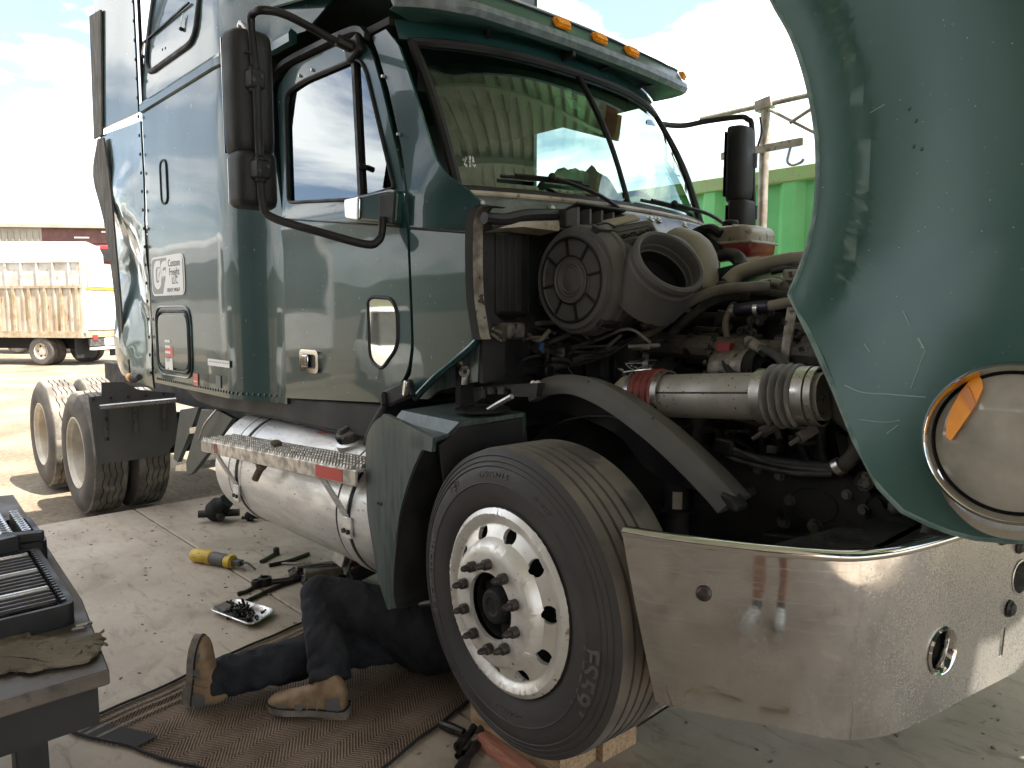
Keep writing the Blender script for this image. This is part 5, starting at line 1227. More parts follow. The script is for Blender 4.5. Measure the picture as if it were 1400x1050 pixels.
# big engine mass
blk = MB().box(-.45, .72, -.24, .34, .78, 1.38).build('engine_block', G['dirty'], T, bevel=.02)
MB().box(-.42, .74, -.20, .28, 1.38, 1.60).build('cylinder_head', G['dirty'], T, bevel=.03)
MB().box(-.40, .72, -.14, .22, 1.60, 1.70).build('valve_cover', G['plastic_g'], T, bevel=.03)
for k in range(6): MB().box(-.36+k*.18, -.24+k*.18, -.262, -.20, 1.40, 1.52).build('exhaust_port', G['iron'], T, bevel=.012)
mb = MB(); mb.tube([(-.36, -.27, 1.46), (.0, -.30, 1.47), (.36, -.29, 1.46), (.62, -.27, 1.45)], .045, 10, sm=3); mb.build('exhaust_manifold', G['iron'], T)
gc = pm('teal_engine_paint', (.02, .06, .055), (.035, .05, .045), scale=9, rough=.5)
for x, y, z, w, h in ((.50, -.27, 1.16, .11, .14), (.40, -.26, 1.05, .09, .1), (.58, -.26, 1.03, .08, .09), (.30, -.255, 1.18, .07, .06)): MB().box(x-w/2, x+w/2, y-.03, y+.05, z-h/2, z+h/2).build('gear_cover', gc, T, bevel=.02)
MB().box(-.35, .15, -.22, .25, .62, .80).build('oil_pan', G['dirty'], T, bevel=.04)
ofc = at(950, 600, 'y', -.36); MB().lathe([(0, .10), (.055, .10), (.062, .085), (.062, -.14), (.045, -.16), (0, -.16)], ofc, (0, 0, 1), 20).build('oil_filter', G['plastic_g'], T)
MB().tube(aty(-.40, (935, 590), (975, 588), (982, 600), (985, 620)), .012, 8, sm=4).build('oil_line', G['hose'], T)
# long rail of the radiator, shroud and fan at the front
MB().box(.84, .93, -.48, .48, .80, 1.56).build('radiator', G['dirty'], T, bevel=.01)
MB().extr(aty(-.50, (1128, 520), (1140, 505), (1165, 515), (1200, 585), (1215, 630), (1195, 622), (1165, 600), (1135, 575)), (0, .4, 0)).build('cooler_tank', G['plastic_d'], T, bevel=.015)
MB().extr(aty(-.44, (1140, 590), (1172, 600), (1215, 655), (1190, 670), (1150, 640)), (0, .3, 0)).build('cooler_bracket', G['dirty'], T, bevel=.006)
mb = MB()
for k in range(9):
    a = k*2*math.pi/9; mb.obox(V(.78, 0, 1.2)+V(0, math.cos(a)*.2, math.sin(a)*.2), (.03, 0, 0), V(.0, math.cos(a), math.sin(a))*.17, V(.4, -math.sin(a), math.cos(a))*.05)
mb.build('cooling_fan', G['plastic'], T)
# charge air pipe with red and ribbed hoses
pa, pb = at(866, 541, 'y', -.52), at(1130, 542, 'y', -.52)
ax_ = (pb-pa); Lp = ax_.length; ax_.normalize(); PR_ = .077
def pp(t): return pa+ax_*Lp*t
def bellows(t0, t1, n, r0, r1, m, nm, par):
    prof = []
    for k in range(n*8+1):
        u = k/(n*8); prof.append((r0+(r1-r0)*(.5-.5*math.cos(u*n*2*math.pi)), (t0+(t1-t0)*u)*Lp))
    return MB().lathe([(r0-.01, t0*Lp)]+prof+[(r0-.01, t1*Lp)], pa, ax_, 40).build(nm, m, par, ang=60)
cp_ = MB().lathe([(PR_-.006, .02*Lp), (PR_, .18*Lp), (PR_, .74*Lp), (PR_-.004, 1.0*Lp)], pa, ax_, 40).build('charge_air_pipe', G['pipe'], T)
MB().tube([pp(.165)+V(-.0, -PR_*.97, PR_*.22), pp(.71)+V(0, -PR_*.97, PR_*.22)], .0035, 6).build('pipe_seam', G['nut'], cp_)
bellows(.045, .20, 4, .086, .099, G['red'], 'red_hose', cp_)
MB().lathe([(.0, -.06), (.06, -.055), (.076, -.03), (.08, .0), (.078, .03*Lp)], pa, ax_, 32).build('pipe_elbow', G['cream'], cp_)
def clamp(t, w=.022, r_=.092): 
    c = MB().lathe([(r_-.006, -w/2), (r_, -w/2), (r_, w/2), (r_-.006, w/2)], pp(t), ax_, 40).build('hose_clamp', G['steel'], cp_)
    return c
clamp(.035, .022, .086); clamp(.205, .026, .092)
bellows(.755, .905, 4, .084, .103, pm('grey_silicone', (.22, .22, .22), (.15, .15, .15), scale=9, rough=.4), 'ribbed_hose', cp_)
clamp(.735, .035, .090); clamp(.925, .035, .094); clamp(.97, .02, .092)
for t, zz in ((.80, -.105), (.97, -.115)):
    p = pp(t)+V(0, -.02, zz+.02); mb = MB(); mb.cyl(p, p+V(-.03, -.04, -.03), .018, 10); mb.cyl(p+V(-.03, -.04, -.03), p+V(-.05, -.06, -.05), .007, 8); mb.build('clamp_screw', G['iron'], cp_)
mb = MB(); rnd = random.Random(5)
for k in range(14):
    p = pa+V(rnd.uniform(-.03, .06), rnd.uniform(-.05, .05), .075+rnd.uniform(-.01, .02)); mb.tube([p, p+V(rnd.uniform(-.05, .05), rnd.uniform(-.04, .04), rnd.uniform(.0, .05)), p+V(rnd.uniform(-.07, .07), rnd.uniform(-.04, .04), rnd.uniform(-.02, .04))], .0022, 4, sm=2)
mb.build('wire_tangle', G['steel'], T)['kind'] = 'stuff'
# hoses and lines
def hose(pts, r_, m, nm, sm=6, n=10): return MB().tube([at(px, py, 'y', y) for px, py, y in pts], r_, n, sm=sm).build(nm, m, T, ang=60)
hose([(772, 498, -.42), (805, 490, -.42), (850, 474, -.36), (900, 447, -.34), (945, 412, -.34), (985, 396, -.3), (1035, 392, -.28), (1052, 392, -.26)], .019, G['hose_d'], 'heater_hose')
hose([(895, 480, -.3), (930, 445, -.30), (970, 414, -.28), (1010, 403, -.25), (1045, 401, -.22), (1098, 408, -.2)], .017, G['hose'], 'coolant_hose')
hose([(1003, 399, -.24), (1020, 393, -.24), (1050, 393, -.2), (1085, 404, -.18), (1110, 405, -.15)], .013, G['hose'], 'air_hose')
hose([(994, 388, -.05), (1010, 374, -.02), (1035, 366, 0), (1070, 358, .02), (1115, 352, .05)], .033, G['tan'], 'coolant_pipe')
hose([(1004, 424, -.28), (1030, 421, -.28), (1052, 419, -.28)], .024, pm('blue_black_hose', (.012, .012, .03), rough=.35), 'blue_hose')
hose([(1048, 419, -.28), (1066, 416, -.28), (1100, 410, -.26)], .019, G['tan'], 'steel_pipe')
hose([(1000, 420, -.28), (992, 440, -.28), (994, 460, -.27), (998, 475, -.27)], .012, G['tan'], 'vent_pipe')
hose([(988, 425, -.2), (982, 450, -.2), (988, 475, -.2), (1000, 490, -.2)], .018, G['hose'], 'bypass_hose')
for px, w in ((1004, .027), (1036, .027)): MB().lathe([(w-.004, -.008), (w, -.008), (w, .008), (w-.004, .008)], at(px, 423, 'y', -.28), (1, 0, .05), 18).build('small_clamp', G['steel'], T)
for px, py in ((1070, 388), (1085, 378), (1062, 398), (1075, 400)): 
    p = at(px, py, 'y', -.12); MB().box(p.x-.03, p.x+.03, p.y-.03, p.y+.03, p.z-.02, p.z+.025).build('sensor_block', G['iron'] if py % 2 else G['cast'], T, bevel=.008)
hose([(1040, 389, -.2), (1058, 386, -.2), (1068, 390, -.2)], .016, G['cast'], 'fitting')
hose([(1055, 372, -.06), (1075, 368, -.06), (1100, 372, -.05)], .012, G['hose'], 'injector_harness')
hose([(1085, 362, .0), (1092, 372, -.02), (1098, 385, -.04)], .012, G['hose'], 'injector_harness')
MB().extr(at(980, 372, 'y', .1)*0+V(0, 0, 0) if False else [at(px, py, 'y', .05) for px, py in ((978, 368), (1038, 353), (1068, 358), (1060, 366), (992, 392), (980, 398))], (0, .2, .0)).build('engine_cover', pm('dark_green_panel', (.02, .04, .035), rough=.4), T)
# belt driven compressor and pulley
cc = at(1012, 505, 'y', -.33)
mb = MB(); mb.lathe([(0, -.10), (.06, -.10), (.072, -.09), (.075, .0), (.07, .005), (.07, .03), (.078, .035), (.078, .06), (0, .06)], cc, (1, -.15, .05), 20); cm = mb.build('compressor', G['cast'], T, ang=30)
for k in range(9):
    a = k*2*math.pi/9; MB().lathe([(.011, 0), (.011, .014), (0, .014)], cc+V(-.10, math.cos(a)*.058, math.sin(a)*.058), (-1, .15, 0), 6).build('cover_bolt', G['iron'], cm)
mb = MB(); mb.lathe([(.03, .07), (.082, .07), (.075, .08), (.082, .09), (.075, .10), (.082, .11), (.03, .11)], cc, (1, -.15, .05), 28); mb.build('clutch_pulley', G['plastic'], cm)
MB().box(cc.x-.09, cc.x+.0, cc.y-.06, cc.y+.06, cc.z-.13, cc.z-.05).build('compressor_foot', G['cast'], cm, bevel=.012)
hose([(1022, 467, -.34), (1035, 474, -.36), (1045, 480, -.38)], .022, G['cast'], 'hose_fitting')
hose([(1040, 476, -.38), (1060, 486, -.40), (1075, 503, -.42), (1082, 522, -.42)], .015, G['hose'], 'refrigerant_hose')
hose([(990, 495, -.38), (1000, 510, -.41), (1020, 515, -.42), (1030, 510, -.40)], .013, G['hose'], 'refrigerant_hose')
p = at(992, 475, 'y', -.34); MB().box(p.x-.03, p.x+.03, p.y-.02, p.y+.02, p.z-.02, p.z+.02).build('connector', pm('dark_red_connector', (.22, .02, .025), rough=.4), T, bevel=.006)
MB().bar(at(1083, 420, 'y', -.3), at(1070, 508, 'y', -.34), .035, .008, (0, 1, 0)).build('stay_bar', G['cast'], T, bevel=.003)
MB().extr(aty(-.42, (1060, 497), (1084, 495), (1085, 520), (1061, 522)), (0, .01, 0)).build('bracket_tab', G['cast'], T, bevel=.006)
pc_ = at(1105, 470, 'y', -.25)
mb = MB(); mb.lathe([(.03, -.05), (.07, -.05), (.07, .0), (.06, .01), (.045, .012), (.04, .03), (.02, .03), (0, .02)], pc_, (.75, -.6, .1), 24); mb.build('belt_pulley', G['iron'], T)
MB().extr(aty(-.27, (1100, 480), (1118, 478), (1124, 500), (1116, 512), (1108, 505)), (0, .05, 0)).build('tensioner_arm', G['iron'], T, bevel=.01)
for k in range(14):
    rnd = random.Random(40+k); px, py = rnd.uniform(990, 1090), rnd.uniform(425, 480); p = at(px, py, 'y', -.24)
    MB().lathe([(.016, 0), (.016, .012), (.010, .014), (.010, .024), (0, .024)], p, (0, -1, 0), 8).build('head_bolt', G['iron'], T)
hose([(700, 470, -.6), (730, 461, -.58), (750, 462, -.55)], .005, G['steel'], 'brake_line'); hose([(700, 470, -.6), (694, 480, -.6), (693, 520, -.6)], .005, G['steel'], 'brake_line')
hose([(690, 512, -.62), (720, 490, -.6), (738, 485, -.55), (745, 470, -.5)], .007, G['hose'], 'air_line'); hose([(700, 508, -.6), (740, 505, -.55), (790, 492, -.5), (830, 478, -.45)], .018, G['hose'], 'air_line')
hose([(760, 480, -.5), (800, 470, -.48), (850, 450, -.42), (890, 425, -.38)], .010, G['hose'], 'air_line')
for px, py, y, m in ((748, 482, -.5, 'iron'), (740, 475, -.55, 'hose'), (762, 476, -.48, 'iron'), (775, 486, -.46, 'dark_steel'), (745, 508, -.58, 'plastic')):
    p = at(px, py, 'y', y); MB().box(p.x-.03, p.x+.03, p.y-.025, p.y+.025, p.z-.025, p.z+.025).build('valve_body', G[m], T, bevel=.008)
p = at(739, 478, 'y', -.57); MB().cyl(p, p+V(.01, 0, .03), .012).build('blue_fitting', pm('blue_plastic', (.02, .08, .20), rough=.4), T)
for px, py in ((770, 483), (738, 484)): 
    p = at(px, py, 'y', -.52); MB().cyl(p, p+V(.005, -.01, .02), .010).build('brass_fitting', G['cast'], T)
MB().lathe([(0, .05), (.07, .05), (.08, .03), (.08, -.25), (0, -.27)], at(860, 480, 'y', -.30), (0, 0, 1), 24).build('canister', G['plastic_g'], T)
# expansion tank
ec = at(998, 334, 'y', .50); mb = MB(); k_ = (ec-CAM).dot(cf)/FOC
hw, hz = 50*k_, 22*k_
def ering(y, s_): return round_poly([ec+V(-hw*s_, y, -hz*s_), ec+V(hw*s_, y, -hz*s_), ec+V(hw*s_, y, hz*s_), ec+V(-hw*s_, y, hz*s_)], .05, 4)
rings = [ering(-.125, .86), ering(-.11, .97), ering(0, 1), ering(.11, .97), ering(.125, .86)]
et = MB().loft(rings).build('expansion_tank', G['cream'], T, ang=50)
MB().loft([[V(p.x, p.y, min(p.z, ec.z-.01)) for p in [ec+(q-ec)*1.012 for q in r_]] for r_ in rings]).build('coolant_level', G['redplas'], et, ang=50)
MB().obox(ec+V(0, 0, -.005), (hw*1.03, 0, 0), (0, .13, 0), (0, 0, .007)).build('tank_seam', G['cream'], et, bevel=.005)
for k in (-.55, -.1, .3, .7): MB().loft([[ec+V(hw*k-.006, 0, 0)+(p-ec)*0+V(0, (p-ec).y*1.02, (p-ec).z*1.03) for p in ering(0, 1)] for _ in (0,)]+[[ec+V(hw*k+.006, (p-ec).y*1.02, (p-ec).z*1.03) for p in ering(0, 1)]]) if False else None
for k in (-.45, 0, .45): MB().box(ec.x+hw*k-.006, ec.x+hw*k+.006, ec.y-.118, ec.y+.118, ec.z-hz*.6, ec.z+hz*1.04).build('tank_band', G['cream'], et, bevel=.01)
MB().lathe([(.035, 0), (.038, .005), (.038, .03), (.03, .035), (0, .035)], ec+V(.0, .0, hz), (0, 0, 1), 18).build('coolant_cap', G['plastic'], et, bevel=.003)
MB().bar(at(957, 318, 'y', .36), at(1008, 360, 'y', .36), .03, .006, (0, -1, 0)).build('tank_strap', G['plastic'], et)
hose([(985, 350, .3), (1000, 348, .3), (1012, 356, .28), (1010, 366, .25)], .030, G['hose'], 'overflow_hose')
mb = MB(); mb.tube([at(935, 345, 'y', .36), at(945, 322, 'y', .36), at(970, 312, 'y', .36), at(985, 320, 'y', .36)], .022, 8, sm=4); mb.build('tank_bracket', G['plastic'], T)
# hose bundle on the rail
hose([(978, 610, -.49), (1020, 624, -.49), (1080, 634, -.49), (1142, 640, -.49)], .018, G['plastic_g'], 'rail_loom'); hose([(985, 606, -.5), (1050, 632, -.5), (1110, 641, -.5), (1145, 643, -.5)], .009, G['hose'], 'rail_line')
hose([(978, 612, -.5), (1010, 630, -.5), (1080, 646, -.5), (1138, 648, -.5)], .009, G['hose'], 'rail_line')
MB().bar(at(978, 607, 'y', -.5), at(1004, 614, 'y', -.5), .03, .06, (0, 0, 1)).build('loom_sleeve', G['plastic'], T, bevel=.01)
hose([(1146, 640, -.49), (1162, 628, -.48), (1172, 612, -.46), (1170, 595, -.44)], .024, G['hose'], 'steering_hose'); MB().lathe([(.022, -.01), (.028, -.01), (.028, .01), (.022, .01)], at(1147, 638, 'y', -.49), (.7, 0, .5), 16).build('small_clamp', G['steel'], T)
MB().extr(aty(-.5, (1130, 641), (1144, 640), (1144, 650), (1130, 650)), (0, .03, 0)).build('loom_clip', G['plastic_g'], T, bevel=.004)
for a, b in (((1225, 695, -.5), (1262, 688, -.55)),): hose([a, (1245, 690, -.53), b, (1275, 686, -.58)], .026, G['hose'], 'wiring_harness')
hose([(1262, 690, -.56), (1272, 702, -.58), (1270, 718, -.6), (1266, 732, -.62)], .016, G['hose'], 'wiring_harness'); hose([(1272, 705, -.58), (1290, 700, -.6), (1320, 705, -.62)], .014, G['hose'], 'wiring_harness')
hose([(1165, 590, -.44), (1180, 606, -.44), (1200, 612, -.44), (1215, 625, -.44)], .02, G['plastic_g'], 'corrugated_loom')
for a, b, c, y in (((1030, 560, -.3), (1040, 590, -.3), (1045, 620, -.3), 0), ((1062, 560, -.3), (1066, 590, -.3), (1070, 620, -.3), 0), ((1100, 570, -.36), (1095, 600, -.36), (1105, 630, -.36), 0), ((1128, 575, -.38), (1124, 600, -.38), (1130, 635, -.38), 0)):
    hose([a, b, c], .014, G['hose'], 'engine_hose')
p = at(1128, 600, 'y', -.36); MB().box(p.x-.05, p.x+.05, p.y, p.y+.1, p.z-.09, p.z+.08).build('pump_body', G['plastic'], T, bevel=.02)

# ------------------------------------------------------------------ bumper
plan = [(.455, -1.225), (.60, -1.185), (.75, -1.118), (.88, -1.045), (.945, -.995), (.985, -.93), (1.02, -.84), (1.055, -.70), (1.09, -.52), (1.13, -.33), (1.165, -.15), (1.17, 0)]
plan = [V(x, y, 0) for x, y in plan]; plan += [V(p.x, -p.y, 0) for p in reversed(plan[:-1])]
pth = smooth_path(plan, 10); S_ = [0]
for a, b in zip(pth, pth[1:]): S_.append(S_[-1]+(b-a).length)
def on_plan(s):
    s = max(0, min(S_[-1], s))
    for i in range(len(S_)-1):
        if s <= S_[i+1]: 
            t = (s-S_[i])/(S_[i+1]-S_[i]); return pth[i].lerp(pth[i+1], t), (pth[i+1]-pth[i]).normalized()
    return pth[-1], (pth[-1]-pth[-2]).normalized()
def s_at(px, py, z):
    best = min(range(len(pth)), key=lambda i: abs(proj(V(pth[i].x, pth[i].y, z))[0]-px) if i < len(pth)//2+4 else 1e9); return S_[best]
BZ0, BZ1 = .59, 1.02
def bmap(s, z):
    p, t = on_plan(s); n = V(t.y, -t.x, 0); e = .10*(s < 2)*sstep(.25, 0, s)*(BZ1-z)/.43
    z -= .028*(BZ1-z)/.43*sstep(.3, .75, s)*sstep(sm_-.3, sm_-.75, s); return V(p.x, p.y, z)+t*e + n*(.006*math.sin((z-.6)*7.3))
sm_ = S_[-1]
sf, zf = s_at(1285, 915, .76), .755
fogh = [V(sf+math.cos(a)*.052, 0, zf+math.sin(a)*.056) for a in [k*math.pi/14 for k in range(28)]]
s2 = s_at(1393, 815, .85); toe = [V(s2+math.cos(a)*.045, 0, .865+math.sin(a)*.045) for a in [k*math.pi/10 for k in range(20)]]
s3 = s_at(1369, 918, .72); slot = round_poly([V(s3-.012, 0, .66), V(s3+.012, 0, .66), V(s3+.012, 0, .74), V(s3-.012, 0, .74)], .006)
b2 = [V(sm_-p.x, 0, p.z) for p in reversed(fogh)]
def chrome_bumper():
    m, N, L, b = nodes('chromed_bumper'); t = N.new('ShaderNodeTexCoord')
    n1 = N.new('ShaderNodeTexNoise'); n1.inputs['Scale'].default_value = 3.5; n1.inputs['Detail'].default_value = 7; L.new(t.outputs['Object'], n1.inputs['Vector'])
    n2 = N.new('ShaderNodeTexNoise'); n2.inputs['Scale'].default_value = 130; n2.inputs['Detail'].default_value = 6; L.new(t.outputs['Object'], n2.inputs['Vector'])
    sp = N.new('ShaderNodeSeparateXYZ'); L.new(t.outputs['Object'], sp.inputs[0])
    fx = N.new('ShaderNodeMapRange'); fx.inputs['From Min'].default_value = .93; fx.inputs['From Max'].default_value = 1.12; L.new(sp.outputs['X'], fx.inputs['Value'])   # road dust on the front face
    ad = N.new('ShaderNodeMath'); ad.operation = 'MULTIPLY_ADD'; ad.inputs[1].default_value = .34; ad.inputs[2].default_value = -.44; L.new(fx.outputs['Result'], ad.inputs[0])
    a2 = N.new('ShaderNodeMath'); a2.operation = 'MULTIPLY_ADD'; a2.inputs[1].default_value = .55; L.new(n2.outputs['Fac'], a2.inputs[0]); L.new(ad.outputs[0], a2.inputs[2])
    a3 = N.new('ShaderNodeMath'); a3.operation = 'MULTIPLY_ADD'; a3.inputs[1].default_value = .6; L.new(n1.outputs['Fac'], a3.inputs[0]); L.new(a2.outputs[0], a3.inputs[2])
    mr = N.new('ShaderNodeMapRange'); mr.inputs['From Min'].default_value = .22; mr.inputs['From Max'].default_value = .6; mr.inputs['To Min'].default_value = .05; mr.inputs['To Max'].default_value = .85; L.new(a3.outputs[0], mr.inputs['Value'])
    n5 = N.new('ShaderNodeTexNoise'); n5.inputs['Scale'].default_value = 7; n5.inputs['Detail'].default_value = 5; n5.inputs['Distortion'].default_value = .8; L.new(t.outputs['Object'], n5.inputs['Vector'])
    m5 = N.new('ShaderNodeMapRange'); m5.inputs['From Min'].default_value = .55; m5.inputs['From Max'].default_value = .74; m5.inputs['To Max'].default_value = .45; L.new(n5.outputs['Fac'], m5.inputs['Value'])
    mp6 = N.new('ShaderNodeMapping'); mp6.inputs['Scale'].default_value = (1.2, 1.2, 42); L.new(t.outputs['Object'], mp6.inputs['Vector'])
    n6 = N.new('ShaderNodeTexNoise'); n6.inputs['Scale'].default_value = 3; n6.inputs['Detail'].default_value = 4; L.new(mp6.outputs['Vector'], n6.inputs['Vector'])
    m6 = N.new('ShaderNodeMapRange'); m6.inputs['From Min'].default_value = .5; m6.inputs['From Max'].default_value = .8; m6.inputs['To Max'].default_value = .4; L.new(n6.outputs['Fac'], m6.inputs['Value'])
    mx5 = N.new('ShaderNodeMath'); mx5.operation = 'MAXIMUM'; L.new(m5.outputs['Result'], mx5.inputs[0]); L.new(m6.outputs['Result'], mx5.inputs[1])
    mx6 = N.new('ShaderNodeMath'); mx6.operation = 'MAXIMUM'; L.new(mx5.outputs[0], mx6.inputs[0]); L.new(mr.outputs['Result'], mx6.inputs[1])
    class _O: outputs = {'Result': mx6.outputs[0]}
    mr = _O
    mc = N.new('ShaderNodeMix'); mc.data_type = 'RGBA'; mc.inputs['A'].default_value = (.46, .455, .445, 1); mc.inputs['B'].default_value = (.27, .235, .185, 1); L.new(mr.outputs['Result'], mc.inputs['Factor']); L.new(mc.outputs['Result'], b.inputs['Base Color'])
    me = N.new('ShaderNodeMapRange'); me.inputs['To Min'].default_value = 1; me.inputs['To Max'].default_value = .25; L.new(mr.outputs['Result'], me.inputs['Value']); L.new(me.outputs['Result'], b.inputs['Metallic'])
    ro = N.new('ShaderNodeMapRange'); ro.inputs['To Min'].default_value = .035; ro.inputs['To Max'].default_value = .5; L.new(mr.outputs['Result'], ro.inputs['Value']); L.new(ro.outputs['Result'], b.inputs['Roughness'])
    n3 = N.new('ShaderNodeTexNoise'); n3.inputs['Scale'].default_value = 4; n3.inputs['Detail'].default_value = 1; L.new(t.outputs['Object'], n3.inputs['Vector'])
    bp = N.new('ShaderNodeBump'); bp.inputs['Strength'].default_value = 1; bp.inputs['Distance'].default_value = .004; L.new(n3.outputs['Fac'], bp.inputs['Height']); L.new(bp.outputs['Normal'], b.inputs['Normal'])
    return m
G['bumper'] = chrome_bumper()
bmp = skin([V(0, 0, BZ0), V(sm_, 0, BZ0), V(sm_, 0, BZ1), V(0, 0, BZ1)], [fogh, toe, slot, b2], None, G['bumper'], 'bumper', T, step=.03, solid=.004, fmap=bmap, ang=50)
mb = MB(); rows = []
for i in range(0, 141):
    s = sm_*i/140; p, t = on_plan(s); n = V(t.y, -t.x, 0); q = bmap(s, BZ1)
    rows.append([q+V(0, 0, -.004), q+n*.006+V(0, 0, .004), q+n*.004+V(0, 0, .013), q-n*.006+V(0, 0, .020), q-n*.03+V(0, 0, .017), q-n*.03+V(0, 0, .004), q-n*.008+V(0, 0, .0)])
mb.loft(rows); mb.build('top_roll', G['chrome'], bmp, ang=60)
def onb(s, z, h=0): 
    q = bmap(s, z); p, t = on_plan(s); n = V(t.y, -t.x, 0); return q+n*h, t, n
for (s, z, r_, m) in ((s_at(960, 810, .9), .905, .016, 'nut'), (s_at(1369, 720, .99), .985, .014, 'nut'), (s_at(1393, 742, .96), .95, .016, 'dark_steel'), (s_at(1376, 866, .8), .79, .020, 'plastic')):
    q, t, n = onb(s, z, .002); MB().lathe([(r_*1.25, 0), (r_*1.2, .004), (r_, .006), (r_*.8, .012), (0, .014)], q, n, 14).build('bumper_bolt', G[m], bmp)
q, t, n = onb(sf, zf, .0)
mb = MB(); a_ = n; rr_ = .054
mb.lathe([(.064, .002), (.06, .008), (.053, .004), (.049, -.02), (.047, -.06), (.046, -.08)], q, n, 36); mb.build('fog_lamp_bezel', G['chrome'], bmp, ang=60)
MB().lathe([(.05, -.07), (0, -.07)], q, n, 24).build('fog_lamp_well', G['plastic'], bmp)
q, t, n = onb(s2, .865); MB().lathe([(.05, .002), (.046, .003), (.043, -.03), (.043, -.08)], q, n, 28).build('tow_eye', G['steel'], bmp)
MB().extr([on_plan(s_at(1200, 0, .8)+d)[0]+V(-.06, 0, z) for d, z in ((0, .62), (.0, .99))]+[on_plan(sm_-.7)[0]+V(-.06, 0, z) for z in (.99, .62)], (-.02, 0, 0)).build('bumper_back', G['dirty'], T)

# ------------------------------------------------------------------ tilted hood
hb_px = [(1020, -90), (1042, -40), (1056, 0), (1082, 48), (1101, 103), (1113, 160), (1118, 215), (1115, 280), (1106, 330), (1093, 370), (1079, 402), (1112, 464), (1150, 530), (1190, 596), (1228, 655), (1258, 686), (1292, 703), (1320, 714), (1350, 722), (1400, 727), (1440, 724)]
HY = -1.05
hb = smooth_path(aty(HY, *hb_px[:11]), 5)[:-1]+aty(HY, *hb_px[10:])
edge = [(p.x, p.z) for p in hb]
def dist_edge(x, z):
    best = 9
    for (x0, z0), (x1, z1) in zip(edge[:56], edge[1:56]):
        dx, dz = x1-x0, z1-z0; t = max(0, min(1, ((x-x0)*dx+(z-z0)*dz)/(dx*dx+dz*dz+1e-9))); best = min(best, math.hypot(x-x0-dx*t, z-z0-dz*t))
    return best
def arch_d(x, z):
    best = 9
    for (x0, z0), (x1, z1) in zip(edge[:50], edge[1:50]):
        dx, dz = x1-x0, z1-z0; t = max(0, min(1, ((x-x0)*dx+(z-z0)*dz)/(dx*dx+dz*dz+1e-9))); best = min(best, math.hypot(x-x0-dx*t, z-z0-dz*t))
    return best
def yhood(x, z):
    d = arch_d(x, z); y = HY
    y += .020*sstep(.085, .105, d)*sstep(1.55, 1.75, z)-.006*sstep(0, .05, d)
    y += -.085*sstep(.08, .5, d)*(1-.35*sstep(1.6, 2.4, z)) + .02*math.sin(x*5)*sstep(.2, .5, d)
    y += .42*sstep(1.38, 1.82, x)**1.5*sstep(.9, 1.6, z)*1.0 + .25*sstep(1.45, 1.9, x)
    y += .05*sstep(1.18, 1.10, z)
    return y
hc = at(1384, 606, 'y', -1.165); HR = 108*((hc-CAM).dot(cf))/FOC
out = hb+[V(1.80, 0, 1.16), V(1.86, 0, 1.7), V(1.84, 0, 2.62), V(1.2, 0, 2.66), V(.80, 0, 2.66)]
lhole = [V(hc.x+math.cos(k*math.pi/18)*HR*.9, 0, hc.z+math.sin(k*math.pi/18)*HR*.9) for k in range(36)]
hood = skin(out, [lhole], yhood, G['hood'], 'hood', T, step=.02, solid=.012, ang=40)
fm = skin(out, [], None, G['hood'], 'hood_far_side', T, step=.12, solid=.012, fmap=lambda x, z: V(x, -yhood(x, z), z))
mb = MB(); mb.tube([V(p.x, yhood(p.x, p.z)+.004, p.z) for p in hb], .007, 6); mb.build('hood_edge', pm('hood_edge_paint', (.13, .20, .18), (.07, .12, .11), scale=30, rough=.5), hood)
# nose with the open grille frame, opening sized to pass sun onto the bumper
def nose(u, v):
    z = 1.16+v*1.5; y0 = yhood(1.84, max(1.2, z)); y = y0*(1-2*u); return V(1.84+.16*(1-(1-2*u)**2), y, z)
mb = MB()
for (u0, u1, v0, v1) in ((0, .15, 0, 1), (.85, 1, 0, 1), (.15, .85, 0, .2), (.15, .85, .74, 1)):
    mb.grid(6, 8, lambda u, v: nose(u0+(u1-u0)*u, v0+(v1-v0)*v))
mb.build('hood_nose', G['hood'], hood, solid=.015, ang=60)
for k in range(5):
    v = .27+k*.09; MB().tube([nose(.15+.70*i/8, v) for i in range(9)], .010, 6).build('grille_bar', G['chrome'], hood)
# head lamp
hn = V(.04, -1, .04).normalized(); a_, x_, y_ = basis(hn)
base = hc+hn*.0
bz = MB().lathe([(HR*1.05, -.10), (HR*1.04, -.01), (HR*1.02, .012), (HR*.98, .018), (HR*.93, .010), (HR*.91, -.004)], base, hn, 72).build('headlamp_bezel', G['chrome'], hood, ang=60)
MB().lathe([(HR*.93, .006), (HR*.90, -.008), (HR*.865, -.006)], base, hn, 72).build('lamp_gasket', G['plastic'], bz)
def lensf(u, v): 
    r_ = HR*.875*u; th = v*2*math.pi; return base+(x_*math.cos(th)+y_*math.sin(th))*r_+hn*(.03*(1-u*u)-.004)
MB().grid(12, 72, lensf).build('headlamp_lens', hazed('lamp_lens_glass'), bz, ang=80)
refl_ = MB().lathe([(HR*.90, -.012), (HR*.80, -.04), (HR*.55, -.085), (HR*.25, -.11), (.03, -.115), (.03, -.115)], base, hn, 48).build('reflector', pm('hazed_reflector', (.60, .58, .52), (.44, .42, .37), scale=6, rough=.22, rough2=.4, metal=.85), bz, ang=60)
for (ox, oz, rr_) in ((-.02, .01, .05), (.085, -.02, .036)):
    q_ = base+x_*ox+y_*oz; MB().lathe([(rr_, -.10), (rr_*1.05, -.05), (rr_*.95, -.045), (rr_*.85, -.05), (rr_*.7, -.085), (0, -.09)], q_, hn, 28).build('lamp_bowl', G['chrome'], bz, ang=50)
    MB().lathe([(0, -.03), (.010, -.034), (.013, -.05), (.013, -.09)], q_, hn, 12).build('bulb', G['sign_w'], bz)
